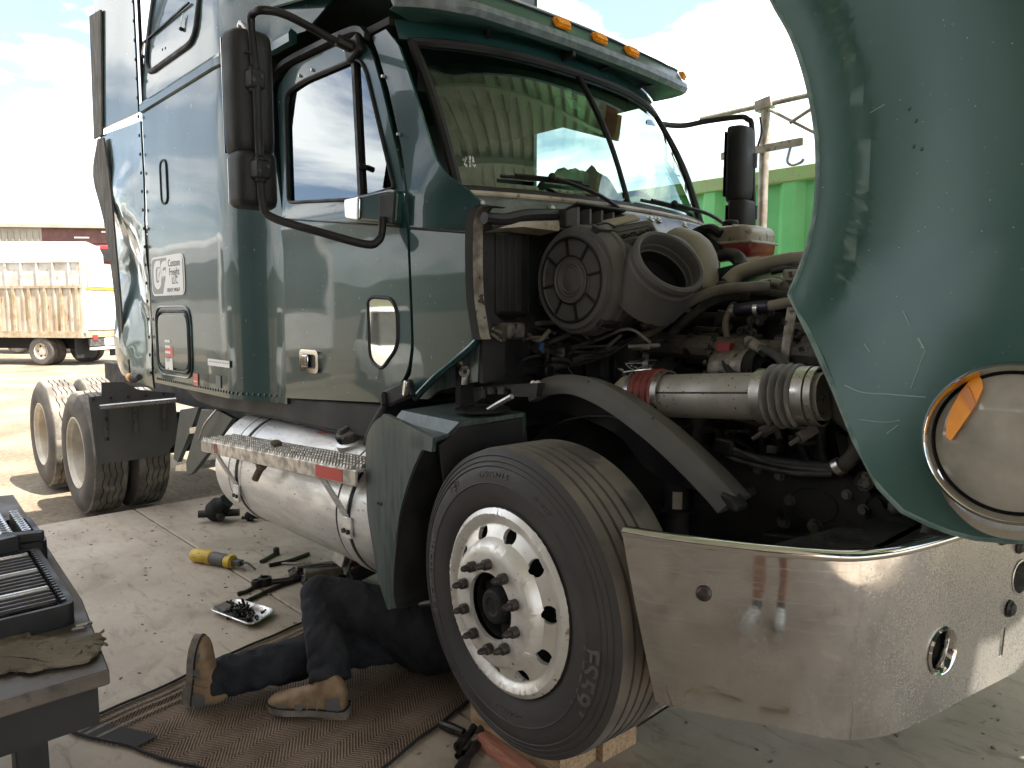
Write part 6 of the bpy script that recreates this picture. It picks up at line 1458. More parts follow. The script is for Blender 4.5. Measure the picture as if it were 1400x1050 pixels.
for k in range(7): MB().bar(base+x_*(-.10+k*.012)+y_*-.10-hn*.04, base+x_*(-.10+k*.012)+y_*-.03-hn*.06, .004, .004, hn).build('reflector_rib', G['lens'], bz)
def flat(px, py, h): 
    d = cf+cr*((px-700)/FOC)-cu*((py-525)/FOC); t = (base+hn*h-CAM).dot(hn)/d.dot(hn); return CAM+d*t
def amb(pxs, nm, m): 
    P_ = smooth_path([flat(px, py, 0) for px, py in pxs], 3, True)
    P_ = [p+hn*(.0315*(1-min(1, ((p-base).length/(HR*.875))**2))-.001) for p in P_]; MB().extr(P_, hn*.004).build(nm, m, bz)
def amb2(pxs, m, nm, h, par):
    P_ = round_poly([flat(px, py, 0) for px, py in pxs], .004, 2); P_ = [p+hn*(.0315*(1-min(1, ((p-base).length/(HR*.875))**2))-.001+h) for p in P_]
    return MB().extr(P_, hn*.004).build(nm, m, par)
ts_ = amb2([(1332, 513), (1341, 516), (1346, 530), (1336, 555), (1320, 579), (1303, 602), (1296, 597), (1296, 577), (1303, 556), (1316, 532)], G['amber'], 'turn_signal', 0, bz)
amb2([(1316, 533), (1323, 525), (1338, 551), (1331, 562)], pm('deep_amber', (.50, .16, .02), rough=.4), 'signal_rib', .0015, bz)
# outer trim below the lamp
mb = MB(); tr = smooth_path([flat(px, py, .0) for px, py in ((1284, 640), (1300, 668), (1330, 697), (1365, 712), (1410, 717))], 5); mb.loft([[p+hn*.008, p+hn*.012+V(0, 0, -.012), p+hn*.004+V(0, 0, -.03), p-hn*.02] for p in tr]); mb.build('lamp_trim', G['chrome'], bz)
# scuffs scratched through to primer
mb = MB(); rnd = random.Random(9)
def scr(pts, w):
    P_ = smooth_path([at(px, py, 'y', -1.1) for px, py in pts], 5); P_ = [V(p.x, yhood(p.x, p.z)-.0015, p.z) for p in P_]
    for a, b in zip(P_, P_[1:]):
        d = (b-a).normalized(); n = V(-d.z, 0, d.x)*w; mb.add([a-n, a+n, b+n, b-n], [(0, 1, 2, 3)])
scr([(1153, 527), (1180, 536), (1220, 538), (1275, 541)], .0012); scr([(1180, 572), (1220, 575), (1240, 572)], .0008); scr([(1258, 462), (1268, 476)], .002)
scr([(1232, 425), (1245, 445)], .001); scr([(1222, 590), (1238, 578)], .001); scr([(1270, 478), (1262, 500), (1252, 530)], .0008); scr([(1176, 470), (1186, 482)], .0012); scr([(1195, 135), (1168, 150)], .0009)
mb.build('scratch', pm('scratch_primer', (.24, .33, .29), rough=.7), hood)['kind'] = 'stuff'

# thin lines and leads across the bay
rnd = random.Random(77)
bay = [(650, 900, 430, 515, -.50), (960, 1090, 395, 520, -.27), (940, 1120, 560, 640, -.36), (690, 760, 440, 520, -.56)]
for k in range(46):
    x0, x1, y0, y1, yy = bay[k % 4]
    px, py = rnd.uniform(x0, x1), rnd.uniform(y0, y1); pts = [(px, py, yy)]
    for q in range(3):
        px += rnd.uniform(-45, 60); py += rnd.uniform(-22, 26); px = max(x0-10, min(x1+20, px)); py = max(y0-5, min(y1+5, py)); pts.append((px, py, yy+rnd.uniform(-.03, .05)))
    hose(pts, rnd.choice((.004, .006, .008, .011)), G[rnd.choice(('hose', 'hose', 'plastic_g', 'hose_d', 'iron'))], 'engine_lead', sm=5, n=7)
for k in range(26):
    x0, x1, y0, y1, yy = bay[k % 3]; p = at(rnd.uniform(x0, x1), rnd.uniform(y0, y1), 'y', yy+.03); s_ = rnd.uniform(.012, .03)
    (MB().box(p.x-s_, p.x+s_, p.y-s_, p.y+s_, p.z-s_*.7, p.z+s_*.7) if k % 2 else MB().lathe([(s_, 0), (s_, s_), (s_*.5, s_*1.1), (s_*.5, s_*1.8), (0, s_*1.8)], p, (rnd.uniform(-1, 1), -1, rnd.uniform(-.5, 1)), 9)).build('engine_fitting', G[rnd.choice(('iron', 'dark_steel', 'plastic', 'cast'))], T, bevel=.004)

for px, py in ((1231, 142), (1238, 195), (1250, 199), (1241, 159)):
    p = at(px, py, 'y', -1.1); MB().lathe([(0, .002), (.003, .0015), (.0045, 0)], V(p.x, yhood(p.x, p.z), p.z), (0, -1, 0), 10).build('hood_screw', G['hood'], hood)
mb = MB(); rnd = random.Random(90)
for k in range(60):
    px, py = rnd.uniform(1095, 1400), rnd.uniform(20, 700); p = at(px, py, 'y', -1.1)
    if arch_d(p.x, p.z) < .01 or p.x < .83+.0 or ((p.x-hc.x)**2+(p.z-hc.z)**2)**.5 < HR*1.1: continue
    if p.z < 1.6 and px < 1080+(1640-p.z*1000)*.0+(py-400)*.62+18: continue
    s_ = rnd.uniform(.0005, .0016); q = V(p.x, yhood(p.x, p.z)-.0013, p.z); mb.add([q+V(-s_, 0, -s_*rnd.uniform(.3, 1)), q+V(s_, 0, -s_*.5), q+V(s_*.6, 0, s_), q+V(-s_*.7, 0, s_*.8)], [(0, 1, 2, 3)])
mb.build('stone_chip', pm('chip_primer', (.34, .40, .36), rough=.7), hood)['kind'] = 'stuff'
# ================================================================== decals and hatches on the sleeper
def on_sl(px, py, d=-.003): 
    p = ats(px, py, ysl); p.y += d; return p
sg_px = [(207, 357), (249, 341), (254, 346), (254, 396), (248, 401), (213, 407), (207, 401)]
sg = [on_sl(*q) for q in sg_px]
sx0, sx1 = sg[0].x, sg[3].x; cz0 = (on_sl(230, 349).z+on_sl(231, 404).z)/2; hz = (on_sl(230, 349).z-on_sl(231, 404).z)/2; cxs = (sx0+sx1)/2; hws = (sx1-sx0)/2; ys = -1.12
def rp_(cx, cz, hw, hz_, r_, y): return round_poly([V(cx-hw, y, cz-hz_), V(cx+hw, y, cz-hz_), V(cx+hw, y, cz+hz_), V(cx-hw, y, cz+hz_)], r_)
sign = MB().extr(rp_(cxs, cz0, hws, hz, .06, ys-.002), (0, -.002, 0)).build('company_sign', G['sign_w'], T)
MB().extr(rp_(cxs, cz0, hws-.012, hz-.012, .05, ys-.0045), (0, -.0006, 0)).build('sign_border', G['sign_g'], sign)
fl_ = [V(cxs+hws*.02, ys-.0055, cz0+hz*.92), V(cxs+hws*.8, ys-.0055, cz0+hz*.92), V(cxs+hws*.92, ys-.0055, cz0+hz*.8), V(cxs+hws*.92, ys-.0055, cz0-hz*.80), V(cxs+hws*.8, ys-.0055, cz0-hz*.92), V(cxs-hws*.28, ys-.0055, cz0-hz*.92), V(cxs-hws*.1, ys-.0055, cz0-hz*.2)]
MB().extr(fl_, (0, -.0006, 0)).build('sign_panel', G['sign_w'], sign)
for s, dz_ in (('Custom', .58), ('Freight', .14), ('LLC', -.28)):
    mb = MB(); text_on(mb, s, .064, V(cxs+hws*.47, ys-.007, cz0+hz*dz_), (1, 0, 0), (0, 0, 1), .0004); 
    ob_ = mb.build('sign_lettering', G['sign_k'], sign)
    wdt = ob_.dimensions.x
    if s != 'LLC':
        for v in ob_.data.vertices: v.co.x = cxs+hws*.45+(v.co.x-cxs-hws*.47)*min(1, hws*.88/max(.01, wdt))
mb = MB(); text_on(mb, 'USDOT 3493677', .032, V(cxs+hws*.32, ys-.007, cz0-hz*.74), (1, 0, 0), (0, 0, 1), .0004); ob_ = mb.build('sign_lettering', G['sign_k'], sign)
wdt = max(v.co.x for v in ob_.data.vertices)-min(v.co.x for v in ob_.data.vertices)
for v in ob_.data.vertices: v.co.x = cxs+hws*.36+(v.co.x-cxs-hws*.32)*min(1, hws*1.02/wdt)
# sweeping two stroke emblem on the grey half
def stroke(pts, w, nm):
    P_ = smooth_path([V(cxs+hws*a, ys-.006, cz0+hz*b) for a, b in pts], 6); mb = MB()
    for i in range(len(P_)-1):
        pass
    L_, R_ = [], []
    for i, p in enumerate(P_):
        t = (P_[min(i+1, len(P_)-1)]-P_[max(i-1, 0)]).normalized(); n = V(-t.z, 0, t.x)*w; L_.append(p+n); R_.append(p-n)
    mb.loft([[a, b] for a, b in zip(L_, R_)], closed=False, caps=False); mb.build(nm, G['sign_w'], sign, solid=.001)
stroke([(-.38, .62), (-.62, .62), (-.74, .40), (-.76, .0), (-.74, -.35), (-.60, -.50), (-.46, -.38), (-.40, -.05), (-.32, .35), (-.22, .55), (-.02, .60)], .020, 'emblem_stroke')
stroke([(-.38, .30), (-.52, .28), (-.56, .0), (-.54, -.2)], .014, 'emblem_stroke'); stroke([(-.30, .02), (-.20, .12), (-.08, .14)], .018, 'emblem_stroke')
# lower tool box hatch
hp = [on_sl(*q, d=-.004) for q in ((213, 424), (221, 420), (253, 416), (260, 422), (263, 440), (264, 505), (258, 514), (224, 513), (215, 504))]
hx0, hx1, hz0, hz1 = hp[0].x, hp[5].x, on_sl(235, 514).z, on_sl(235, 418).z
def hatch(cx, cz, hw, hh, r_, y, nm):
    lp = rp_(cx, cz, hw, hh, r_, y)
    h_ = MB().extr(rp_(cx, cz, hw-.02, hh-.02, r_*.8, y+.004), (0, -.010, 0)).build(nm, G['paint'], T, bevel=.003)
    MB().tube(lp+[lp[0]], .010, 8).build('hatch_gasket', G['plastic'], h_)
    l2 = rp_(cx, cz, hw+.03, hh+.03, r_*1.2, y); MB().tube(l2+[l2[0]], .006, 8).build('hatch_rim', G['paint'], h_)
    return h_
h1 = hatch((hx0+hx1)/2, (hz0+hz1)/2, (hx1-hx0)/2-.03, (hz1-hz0)/2-.035, .09, ysl(-3, 1.4)-.003, 'tool_hatch')
def sticker(px0, py0, px1, py1, m, nm='sticker', d=-.010, lines=None):
    a, b = on_sl(px0, py0, d), on_sl(px1, py1, d); x0, x1, z0, z1 = a.x, b.x, b.z, a.z; y = min(a.y, b.y)
    st_ = MB().box(x0, x1, y-.0008, y, z0, z1).build(nm, m, T)
    return x0, x1, y-.0012, z0, z1, st_
sticker(228, 473, 239, 488, G['sign_r']); x0, x1, y, z0, z1, s_ = sticker(228, 489, 239, 508, G['sign_w'])
mb = MB(); text_on(mb, 'V33', .04, V((x0+x1)/2-.01, y, (z0+z1)/2+.03), (1, 0, .2), (-.2, 0, 1), .0003); text_on(mb, 'IF', .035, V((x0+x1)/2-.01, y, (z0+z1)/2-.035), (1, 0, .2), (-.2, 0, 1), .0003); mb.build('sticker_print', G['sign_k'], s_)
for k in range(3): MB().box(x0+.01, x1-.03, y-.0002, y, z1+.03+k*.035, z1+.045+k*.035).build('sticker_line', G['sign_w'], s_)
x0, x1, y, z0, z1, s_ = sticker(285, 490, 316, 503, G['sign_w'], d=-.004)
for k in range(9): MB().box(x0+.02+k*(x1-x0)/9.6, x0+.04+k*(x1-x0)/9.6, y-.0004, y, z0+.02, z1-.012).build('barcode_bar', G['sign_g'], s_)
x0, x1, y, z0, z1, s_ = sticker(265, 510, 272, 528, G['sign_r'], d=-.004); MB().box(x0+.01, x1-.01, y-.0004, y, z0+.03, z1-.05).build('sticker_line', G['sign_w'], s_)
mb = MB()
for k, s in enumerate(('F1 85', '59 11', '21 81')): text_on(mb, s, .032, on_sl(282, 515+k*6, -.004), (1, 0, 0), (0, 0, 1), .0003)
mb.build('stencilled_numbers', G['sign_k'], T)
sticker(296, 513, 303, 531, pm('faded_grey_label', (.16, .16, .15), rough=.7), d=-.004)
# upper hatch with wire latches
uh0, uh1 = on_sl(195, 60).x, on_sl(264, 20).x; zb_ = on_sl(205, 97).z
lp = round_poly([V(uh0, 0, zb_), V(uh1, 0, zb_), V(uh1, 0, zb_+.75), V(uh0, 0, zb_+.75)], .13)
lp = [V(p.x, yup(p.x, p.z)-.004, p.z) for p in lp]
mb = MB(); mb.tube(lp+[lp[0]], .016, 8); uh = mb.build('roof_hatch', G['plastic'], T)
a, b = ats(195, 61, yup), ats(260, 13, yup); MB().bar(a+V(0, -.006, 0), V(b.x, b.y-.006, a.z+.01), .008, .012, (0, -1, 0)).build('hatch_split', G['plastic'], uh)
for px, py in ((199, 66), (252, 27)):
    p = ats(px, py, yup)+V(0, -.01, 0); MB().tube([p+V(.01, 0, .03), p+V(-.012, -.01, -.04), p+V(-.02, -.01, -.035), p+V(-.012, 0, .02)], .003, 5).build('wire_latch', G['steel'], uh); MB().ball(p+V(-.015, -.005, -.05), .012).build('latch_knob', G['plastic'], uh)
for px, py in ((222, 68), (226, 66)): MB().ball(ats(px, py, yup), .009, 8, 5, (1, .4, 1)).build('hatch_screw', G['plastic'], uh)
for px, py in ((143, 56), (143, 63)): MB().ball(at(px, py, 'y', -1.145), .012, 8, 5, (1, .4, 1)).build('panel_screw', G['plastic'], T)
for px, py in ((147, 220), (154, 219)): MB().ball(at(px, py, 'y', -1.15), .018, 8, 5, (1, .4, 1)).build('panel_screw', G['plastic'], T)
# narrow recessed grip
a, b = on_sl(219, 221, -.002), on_sl(230, 277, -.002); lp = rp_((a.x+b.x)/2, (a.z+b.z)/2, (b.x-a.x)/2, (a.z-b.z)/2, .05, a.y); mb = MB(); mb.tube(lp+[lp[0]], .007, 8); gr = mb.build('grab_slot', G['plastic'], T)
MB().extr(lp, (0, .01, 0)).build('slot_plate', G['paint'], gr)
# amber side lamp on the extender
p = at(180, 516, 'y', -1.235); mb = MB(); mb.ball(p, .06, 14, 9, (1.15, .55, .52)); sl_ = mb.build('side_lamp', G['amber'], T, ang=80)
MB().loft([[p+V(.05, math.cos(a)*.035, math.sin(a)*.033) for a in [k*math.pi/7 for k in range(14)]], [p+V(.13, .01+math.cos(a)*.02, .01+math.sin(a)*.02) for a in [k*math.pi/7 for k in range(14)]]]).build('lamp_housing', G['iron'], sl_)
MB().tube([p+V(0, -.01, .03), p+V(-.005, -.01, .12)], .005, 6).build('lamp_wire', G['plastic'], sl_)
# hanger plates below the tank
MB().extr([at(*q, 'y', -1.02) for q in ((462, 732), (477, 742), (467, 777), (453, 766))], (0, .02, 0)).build('hanger_plate', G['steel'], T, bevel=.004)
MB().extr([at(*q, 'y', -1.0) for q in ((477, 742), (484, 760), (473, 788), (467, 777))], (0, .015, 0)).build('hanger_plate', G['iron'], T, bevel=.004)

# ================================================================== workshop things
wk = thing('shade_wall', (2.2, -9.2, 0), 'unseen dark corrugated wall added behind the workshop floor to cut light', 'wall')  # unseen wall, added to cut light from behind the camera and darken reflections
mb = MB(); prof = []; x = -7.0
while x < 8: prof += [(x, 0), (x+.12, 0), (x+.16, .05), (x+.28, .05)]; x += .32
mb.loft([[V(a, -9.3+d, 0) for a, d in prof], [V(a, -9.3+d, 5.0) for a, d in prof]], closed=False, caps=False); mb.build('wall_sheet', pm('dark_wall_sheet', (.10, .10, .095), (.07, .07, .065), scale=3, rough=.7), wk, solid=.01)

# ---- woven mat
def rug_mat():
    m, N, L, b = nodes('brown_woven_mat'); b.inputs['Roughness'].default_value = .95; b.inputs['Specular IOR Level'].default_value = .1
    t = N.new('ShaderNodeTexCoord'); mp_ = N.new('ShaderNodeMapping'); mp_.inputs['Rotation'].default_value = (0, 0, RUGA); L.new(t.outputs['Object'], mp_.inputs['Vector'])
    sp = N.new('ShaderNodeSeparateXYZ'); L.new(mp_.outputs['Vector'], sp.inputs[0])
    def M(op, a, b_=None, c_=None):
        n = N.new('ShaderNodeMath'); n.operation = op
        for i, v in enumerate((a, b_, c_)):
            if v is None: continue
            if isinstance(v, (int, float)): n.inputs[i].default_value = v
            else: L.new(v, n.inputs[i])
        return n.outputs[0]
    zig = M('PINGPONG', sp.outputs['X'], .085)
    ph = M('ADD', M('MULTIPLY', zig, 1.0), sp.outputs['Y'])
    wv = M('SINE', M('MULTIPLY', ph, 2*math.pi/.0155))
    fine = M('SINE', M('MULTIPLY', sp.outputs['X'], 2*math.pi/.006))
    h = M('ADD', M('MULTIPLY', wv, .5), M('MULTIPLY', fine, .16))
    n1 = N.new('ShaderNodeTexNoise'); n1.inputs['Scale'].default_value = 5; n1.inputs['Detail'].default_value = 6; L.new(t.outputs['Object'], n1.inputs['Vector'])
    n2 = N.new('ShaderNodeTexNoise'); n2.inputs['Scale'].default_value = 160; n2.inputs['Detail'].default_value = 3; L.new(t.outputs['Object'], n2.inputs['Vector'])
    f = M('ADD', M('MULTIPLY', h, .42), M('ADD', M('MULTIPLY', n1.outputs['Fac'], .55), M('MULTIPLY', n2.outputs['Fac'], .55)))
    r_ = N.new('ShaderNodeValToRGB'); e = r_.color_ramp.elements; e[0].position = .28; e[0].color = (.035, .024, .018, 1); e[1].position = .82; e[1].color = (.29, .215, .16, 1); L.new(f, r_.inputs['Fac']); L.new(r_.outputs['Color'], b.inputs['Base Color'])
    bp = N.new('ShaderNodeBump'); bp.inputs['Strength'].default_value = .8; bp.inputs['Distance'].default_value = .004; L.new(h, bp.inputs['Height']); L.new(bp.outputs['Normal'], b.inputs['Normal'])
    return m
ra, rb, rc, rd = V(-1.525, -2.12, 0), V(-.36, -1.74, 0), V(-.66, -.62, 0), V(-1.84, -.62, 0)
ra = atz(0, (92, 1001))[0]; rb = V(-.39, -1.62, 0); rc = V(-.66, -.62, 0); rd = V(-1.86, -.62, 0)
RUGA = -math.atan2((rd-ra).y, (rd-ra).x)+math.pi/2
def rugp(u, v):
    p = ra.lerp(rb, u).lerp(rd.lerp(rc, u), v); z = .006+.005*fbm(p.x*2.5, p.y*2.5, 1)+.012*max(0, fbm(p.x*1.3, p.y*1.3, 7))
    return V(p.x+.012*fbm(v*6, u*2, 4), p.y+.012*fbm(u*6, v*2, 9), max(.004, z))
rug = thing('floor_mat', V(-1.1, -1.4, 0), 'brown herringbone woven mat on the concrete under the lying person', 'mat')
MB().grid(60, 60, rugp).build('woven_field', rug_mat(), rug, solid=.008, off=1, ang=80)
for u0, u1 in ((0, 0), (1, 1)): MB().tube([rugp(u0, v/40)+V(0, 0, .008) for v in range(41)], .006, 6).build('bound_edge', G['dirty'], rug)
MB().tube([rugp(u/40, 0)+V(0, 0, .008) for u in range(41)], .006, 6).build('bound_edge', G['dirty'], rug)
for k in (.045, .075, .125): MB().loft([[rugp(k, v/50)+V(0, 0, .0092), rugp(k+.013, v/50)+V(0, 0, .0092)] for v in range(51)], closed=False, caps=False).build('woven_stripe', pm('stripe_thread', (.20, .15, .11), (.13, .10, .075), scale=90, rough=.95), rug, solid=.0015, off=1)
cn = [rugp(0, 0), rugp(.28, 0), rugp(.28, .05), rugp(0, .06)]
MB().grid(10, 3, lambda u, v: rugp(.28*u, .06*v)+V(0, 0, .0105)).build('corner_binding', pm('black_corner_cloth', (.022, .02, .02), rough=.9), rug, solid=.002, off=1)

# ---- timber under the wheel
def timber(x0, x1, y0, y1, z0, z1, m, name, label, rz=0, grp=None):
    c = V((x0+x1)/2, (y0+y1)/2, z0); rt = Matrix.Rotation(rz, 3, 'Z'); mb = MB()
    n = 14; rings = []
    for i in range(n+1):
        x = x0+(x1-x0)*i/n; j = lambda k: .004*fbm(x*6, k*3.1, y0*5)
        ring = [V(x, y0+j(1), z0), V(x, y0+j(2), z1-.008), V(x, y0+.008+j(2), z1+j(3)), V(x, y1-.008, z1+j(4)), V(x, y1+j(5), z1-.008), V(x, y1+j(5), z0)]
        rings.append([c+rt@(p-c) for p in ring])
    mb.loft(rings); o = mb.build(name, m, None, ang=40); tag(o, label, 'timber', grp); return o
timber(-.43, .02, -1.00, -.80, .001, .186, G['wood'], 'timber_block', 'pale splintered timber block directly under the front tyre', R(2))
timber(-.30, .05, -.78, -.60, .001, .186, G['wood'], 'timber_block', 'darker timber block lying behind the pale splintered block under the tyre', R(-3))
timber(-.34, .18, -1.075, -1.02, .001, .045, G['redwood'], 'timber_plank', 'reddish narrow plank lying against the timber block by the front tyre', R(-5))

# ---- workbench, left edge of the picture
BT = .82
bn = thing('workbench', (-1.1, -2.6, 0), 'greasy steel legged workbench holding a tool case and a rag', 'workbench')
bx1 = at(150, 915, 'z', BT).x; ey = at(110, 820, 'z', BT).y
tp = [V(-2.1, -2.16, BT), V(-.60, -2.245, BT), V(bx1, -2.305, BT), V(bx1-.01, -3.1, BT), V(-2.3, -3.1, BT)]
MB().extr([p-V(0, 0, .035) for p in tp], (0, 0, .035)).build('bench_top', G['bench'], bn, bevel=.004)
MB().extr([V(bx1-.02, -2.325, BT-.125), V(bx1-.02, -3.08, BT-.125), V(bx1-.02, -3.08, BT-.037), V(bx1-.02, -2.325, BT-.037)], (-.03, 0, 0)).build('apron', G['benchframe'], bn)
MB().extr([V(bx1-.03, -2.33, BT-.125), V(-2.08, -2.19, BT-.125), V(-2.08, -2.19, BT-.037), V(bx1-.03, -2.33, BT-.037)], (0, -.03, 0)).build('apron', G['benchframe'], bn)
lq = at(38, 985, 'x', bx1-.08)
for x, y in ((bx1-.08, lq.y), (-1.95, -2.3), (bx1-.12, -3.0), (-2.0, -3.0)): MB().box(x-.03, x+.03, y-.03, y+.03, 0, BT-.036).build('leg', G['benchframe'], bn, bevel=.005)
# open black tool case
tcs = thing('tool_case', (-.9, -2.5, BT), 'open black plastic tool case with rows of sockets on the workbench', 'tool case')
def tray(x0, x1, y0, y1, z, h, sk, name):
    def W(x, y, zz): return V(x, y+(x+.7)*sk, zz)
    mb = MB()
    A = round_poly([W(x0, y0, z), W(x1, y0, z), W(x1, y1, z), W(x0, y1, z)], .03); i_ = .018
    B = [p+V(0, 0, h) for p in A]; c = sum(A, Vector())/len(A); Cc = [p+(c-p).normalized()*i_+V(0, 0, h) for p in A]; D = [p+V(0, 0, -h*.35) for p in Cc]
    mb.loft([A, B, Cc, D]); return W, mb.build(name, G['plastic'], tcs, ang=30)
W, t1 = tray(-.99, -.42, -3.0, -2.285, BT+.002, .055, -.045, 'case_tray')
bar_m = G['dark_steel']; proto = None
for col, (ya, yb_) in enumerate(((-2.44, -2.315), (-2.60, -2.47), (-2.80, -2.63))):
    for k in range(17):
        x = -.95+k*.0295
        o = MB().bar(W(x, ya, BT+.05), W(x, yb_, BT+.05), .017, .016).build('tool_blade', G['dark_steel'] if (k % 6) else G['steel'], t1, bevel=.005)
    MB().bar(W(-.96, yb_+.012, BT+.047), W(-.45, yb_+.012, BT+.047), .014, .02).build('tray_divider', G['plastic'], t1, bevel=.003)
mb = MB()
for k in range(22): mb.cyl(W(-.95+k*.0235, -2.305, BT+.045), W(-.95+k*.0235, -2.305, BT+.062), .006, 7)
mb.build('bit_row', G['dark_steel'], t1)['kind'] = 'stuff'
W2, t2 = tray(-1.40, -1.03, -3.0, -2.25, BT+.002, .06, -.04, 'case_lid')
for row, (y_, n_, r_) in enumerate(((-2.30, 11, .013), (-2.355, 10, .019), (-2.45, 10, .02), (-2.50, 10, .016), (-2.58, 9, .02))):
    for k in range(n_):
        x = -1.37+k*.31/n_; MB().lathe([(r_*.55, .03), (r_*.6, .065), (r_, .065), (r_, .0), (r_*.9, -.0)], W2(x, y_, BT+.03), (0, 0, 1), 10).build('socket', G['steel'], t2)
mb = MB(); mb.bar(W2(-1.05, -2.36, BT+.085), W2(-1.03, -2.26, BT+.08), .05, .03); mb.bar(W2(-1.03, -2.50, BT+.06), W2(-1.04, -2.33, BT+.07), .08, .06); mb.build('case_hinge', G['plastic'], tcs, bevel=.008)
for (a, b) in (((104, 856), (126, 851)), ((98, 861), (118, 857))):
    p, q = atz(BT+.006, a, b); tag(MB().cyl(p, q, .004, 8).build('steel_pin', G['cast']), 'thin bright steel pin on the bench %s the olive rag' % ('just behind' if a[0] == 104 else 'tucked against'), 'pin')
# rag hanging over the corner
import numpy as np
def drape(nu, nv, c0, du, dv, lu, lv, squeeze, seed, steps=260):
    """a cloth of lu x lv metres dropped, already rumpled, on the bench corner"""
    rs = np.random.RandomState(seed); U_, V_ = np.meshgrid(np.linspace(-.5, .5, nu), np.linspace(-.5, .5, nv), indexing='ij')
    ru, rv = lu/(nu-1), lv/(nv-1); P_ = np.zeros((nu, nv, 3)); c0 = np.array(c0); du = np.array(du); dv = np.array(dv)
    nz_ = np.zeros((nu, nv))
    for k in range(5):
        f = rs.uniform(8, 22); g = rs.uniform(-5, 5); nz_ += np.sin(U_*g+V_*f+rs.uniform(0, 6))*rs.uniform(.002, .008)
    P_[:] = c0+U_[..., None]*du*lu*.97+V_[..., None]*dv*lv*squeeze; P_[..., 2] += .05+nz_+.02
    P_[..., 0] += np.sin(U_*9+V_*4)*.012; P_[..., 1] += np.sin(V_*7-U_*5)*.012
    O_ = P_.copy(); 
    def pair(A, B, rest, k=1.0, over=False):
        d_ = B-A; l = np.linalg.norm(d_, axis=-1, keepdims=True)+1e-9; c = (l-rest)/l*.5*k; A += d_*c; B -= d_*c
    for s in range(steps):
        vel = (P_-O_)*.96; O_ = P_.copy(); P_ = P_+vel; P_[..., 2] -= 9.8*.004**2*3
        for it in range(10):
            for o in (0, 1):
                n = (nu-o)//2*2; A = P_[o:o+n:2]; B = P_[o+1:o+n:2]; pair(A, B, ru)
                n = (nv-o)//2*2; A = P_[:, o:o+n:2]; B = P_[:, o+1:o+n:2]; pair(A, B, rv)
            A = P_[:-2]; B = P_[2:]; d_ = B-A; l = np.linalg.norm(d_, axis=-1, keepdims=True)+1e-9; c = np.minimum(0, l-2*ru*.72)/l*.25; P_[:-2] += d_*c; P_[2:] -= d_*c
            A = P_[:, :-2]; B = P_[:, 2:]; d_ = B-A; l = np.linalg.norm(d_, axis=-1, keepdims=True)+1e-9; c = np.minimum(0, l-2*rv*.62)/l*.25; P_[:, :-2] += d_*c; P_[:, 2:] -= d_*c
            on = (P_[..., 0] < bx1+.004) & (P_[..., 1] < -2.243+(P_[..., 0]+.6)*-.12+.004) & (P_[..., 2] > BT-.05)
            low = on & (P_[..., 2] < BT+.007); P_[..., 2] = np.where(low, BT+.007, P_[..., 2])
            for ax in (0, 1): P_[..., ax] = np.where(low, O_[..., ax]+(P_[..., ax]-O_[..., ax])*.35, P_[..., ax])
    return P_
ca = at(96, 892, 'z', BT); cb = at(185, 900, 'z', BT); cl_ = at(0, 895, 'z', BT)
du_ = (cb-cl_).normalized(); dv_ = V(-du_.y, du_.x, 0)
cen = at(72, 894, 'z', BT)
DR = drape(58, 44, (cen.x, cen.y, BT), tuple(du_), tuple(dv_), .60, .46, .46, 8)
for _ in range(2): DR[1:-1, 1:-1] = DR[1:-1, 1:-1]*.4+.15*(DR[:-2, 1:-1]+DR[2:, 1:-1]+DR[1:-1, :-2]+DR[1:-1, 2:])
tag(MB().grid(57, 43, lambda u, v: V(*DR[min(57, int(round(u*57))), min(43, int(round(v*43)))])).build('shop_rag', G['rag'], ang=80, solid=.005, off=1, sub=1), 'crumpled olive shop rag hanging over the bench corner', 'rag')

# ---- things lying on the slab
def floor_thing(name, px, py, label, cat, grp=None):
    p = at(px, py, 'z', 0); return thing(name, p, label, cat, grp), p
t, p = floor_thing('air_tool', 290, 766, 'yellow and grey barrel shaped hand tool with metal trigger head', 'hand tool')
a, b = at(264, 758, 'z', .045), at(318, 768, 'z', .045); d = (b-a); 
MB().lathe([(0, 0), (.038, .004), (.044, .02), (.044, d.length*.48), (.040, d.length*.5), (0, d.length*.5)], a, d, 20).build('barrel', G['yellow'], t)
MB().lathe([(.036, d.length*.5), (.041, d.length*.52), (.041, d.length*.84), (.036, d.length*.86)], a, d, 20).build('grip_sleeve', pm('grey_band', (.07, .065, .06), rough=.6), t)
MB().lathe([(.040, d.length*.86), (.044, d.length*.88), (.042, d.length*1.0), (.02, d.length*1.03), (0, d.length*1.03)], a, d, 20).build('end_cap', G['yellow'], t)
mb = MB(); mb.bar(b, b+d*.22, .045, .035); mb.tube([b+d*.2, b+d*.36+V(0, 0, .01), b+d*.52+V(.02, 0, -.02)], .008, 6, sm=3); mb.build('trigger_head', G['iron'], t, bevel=.006)
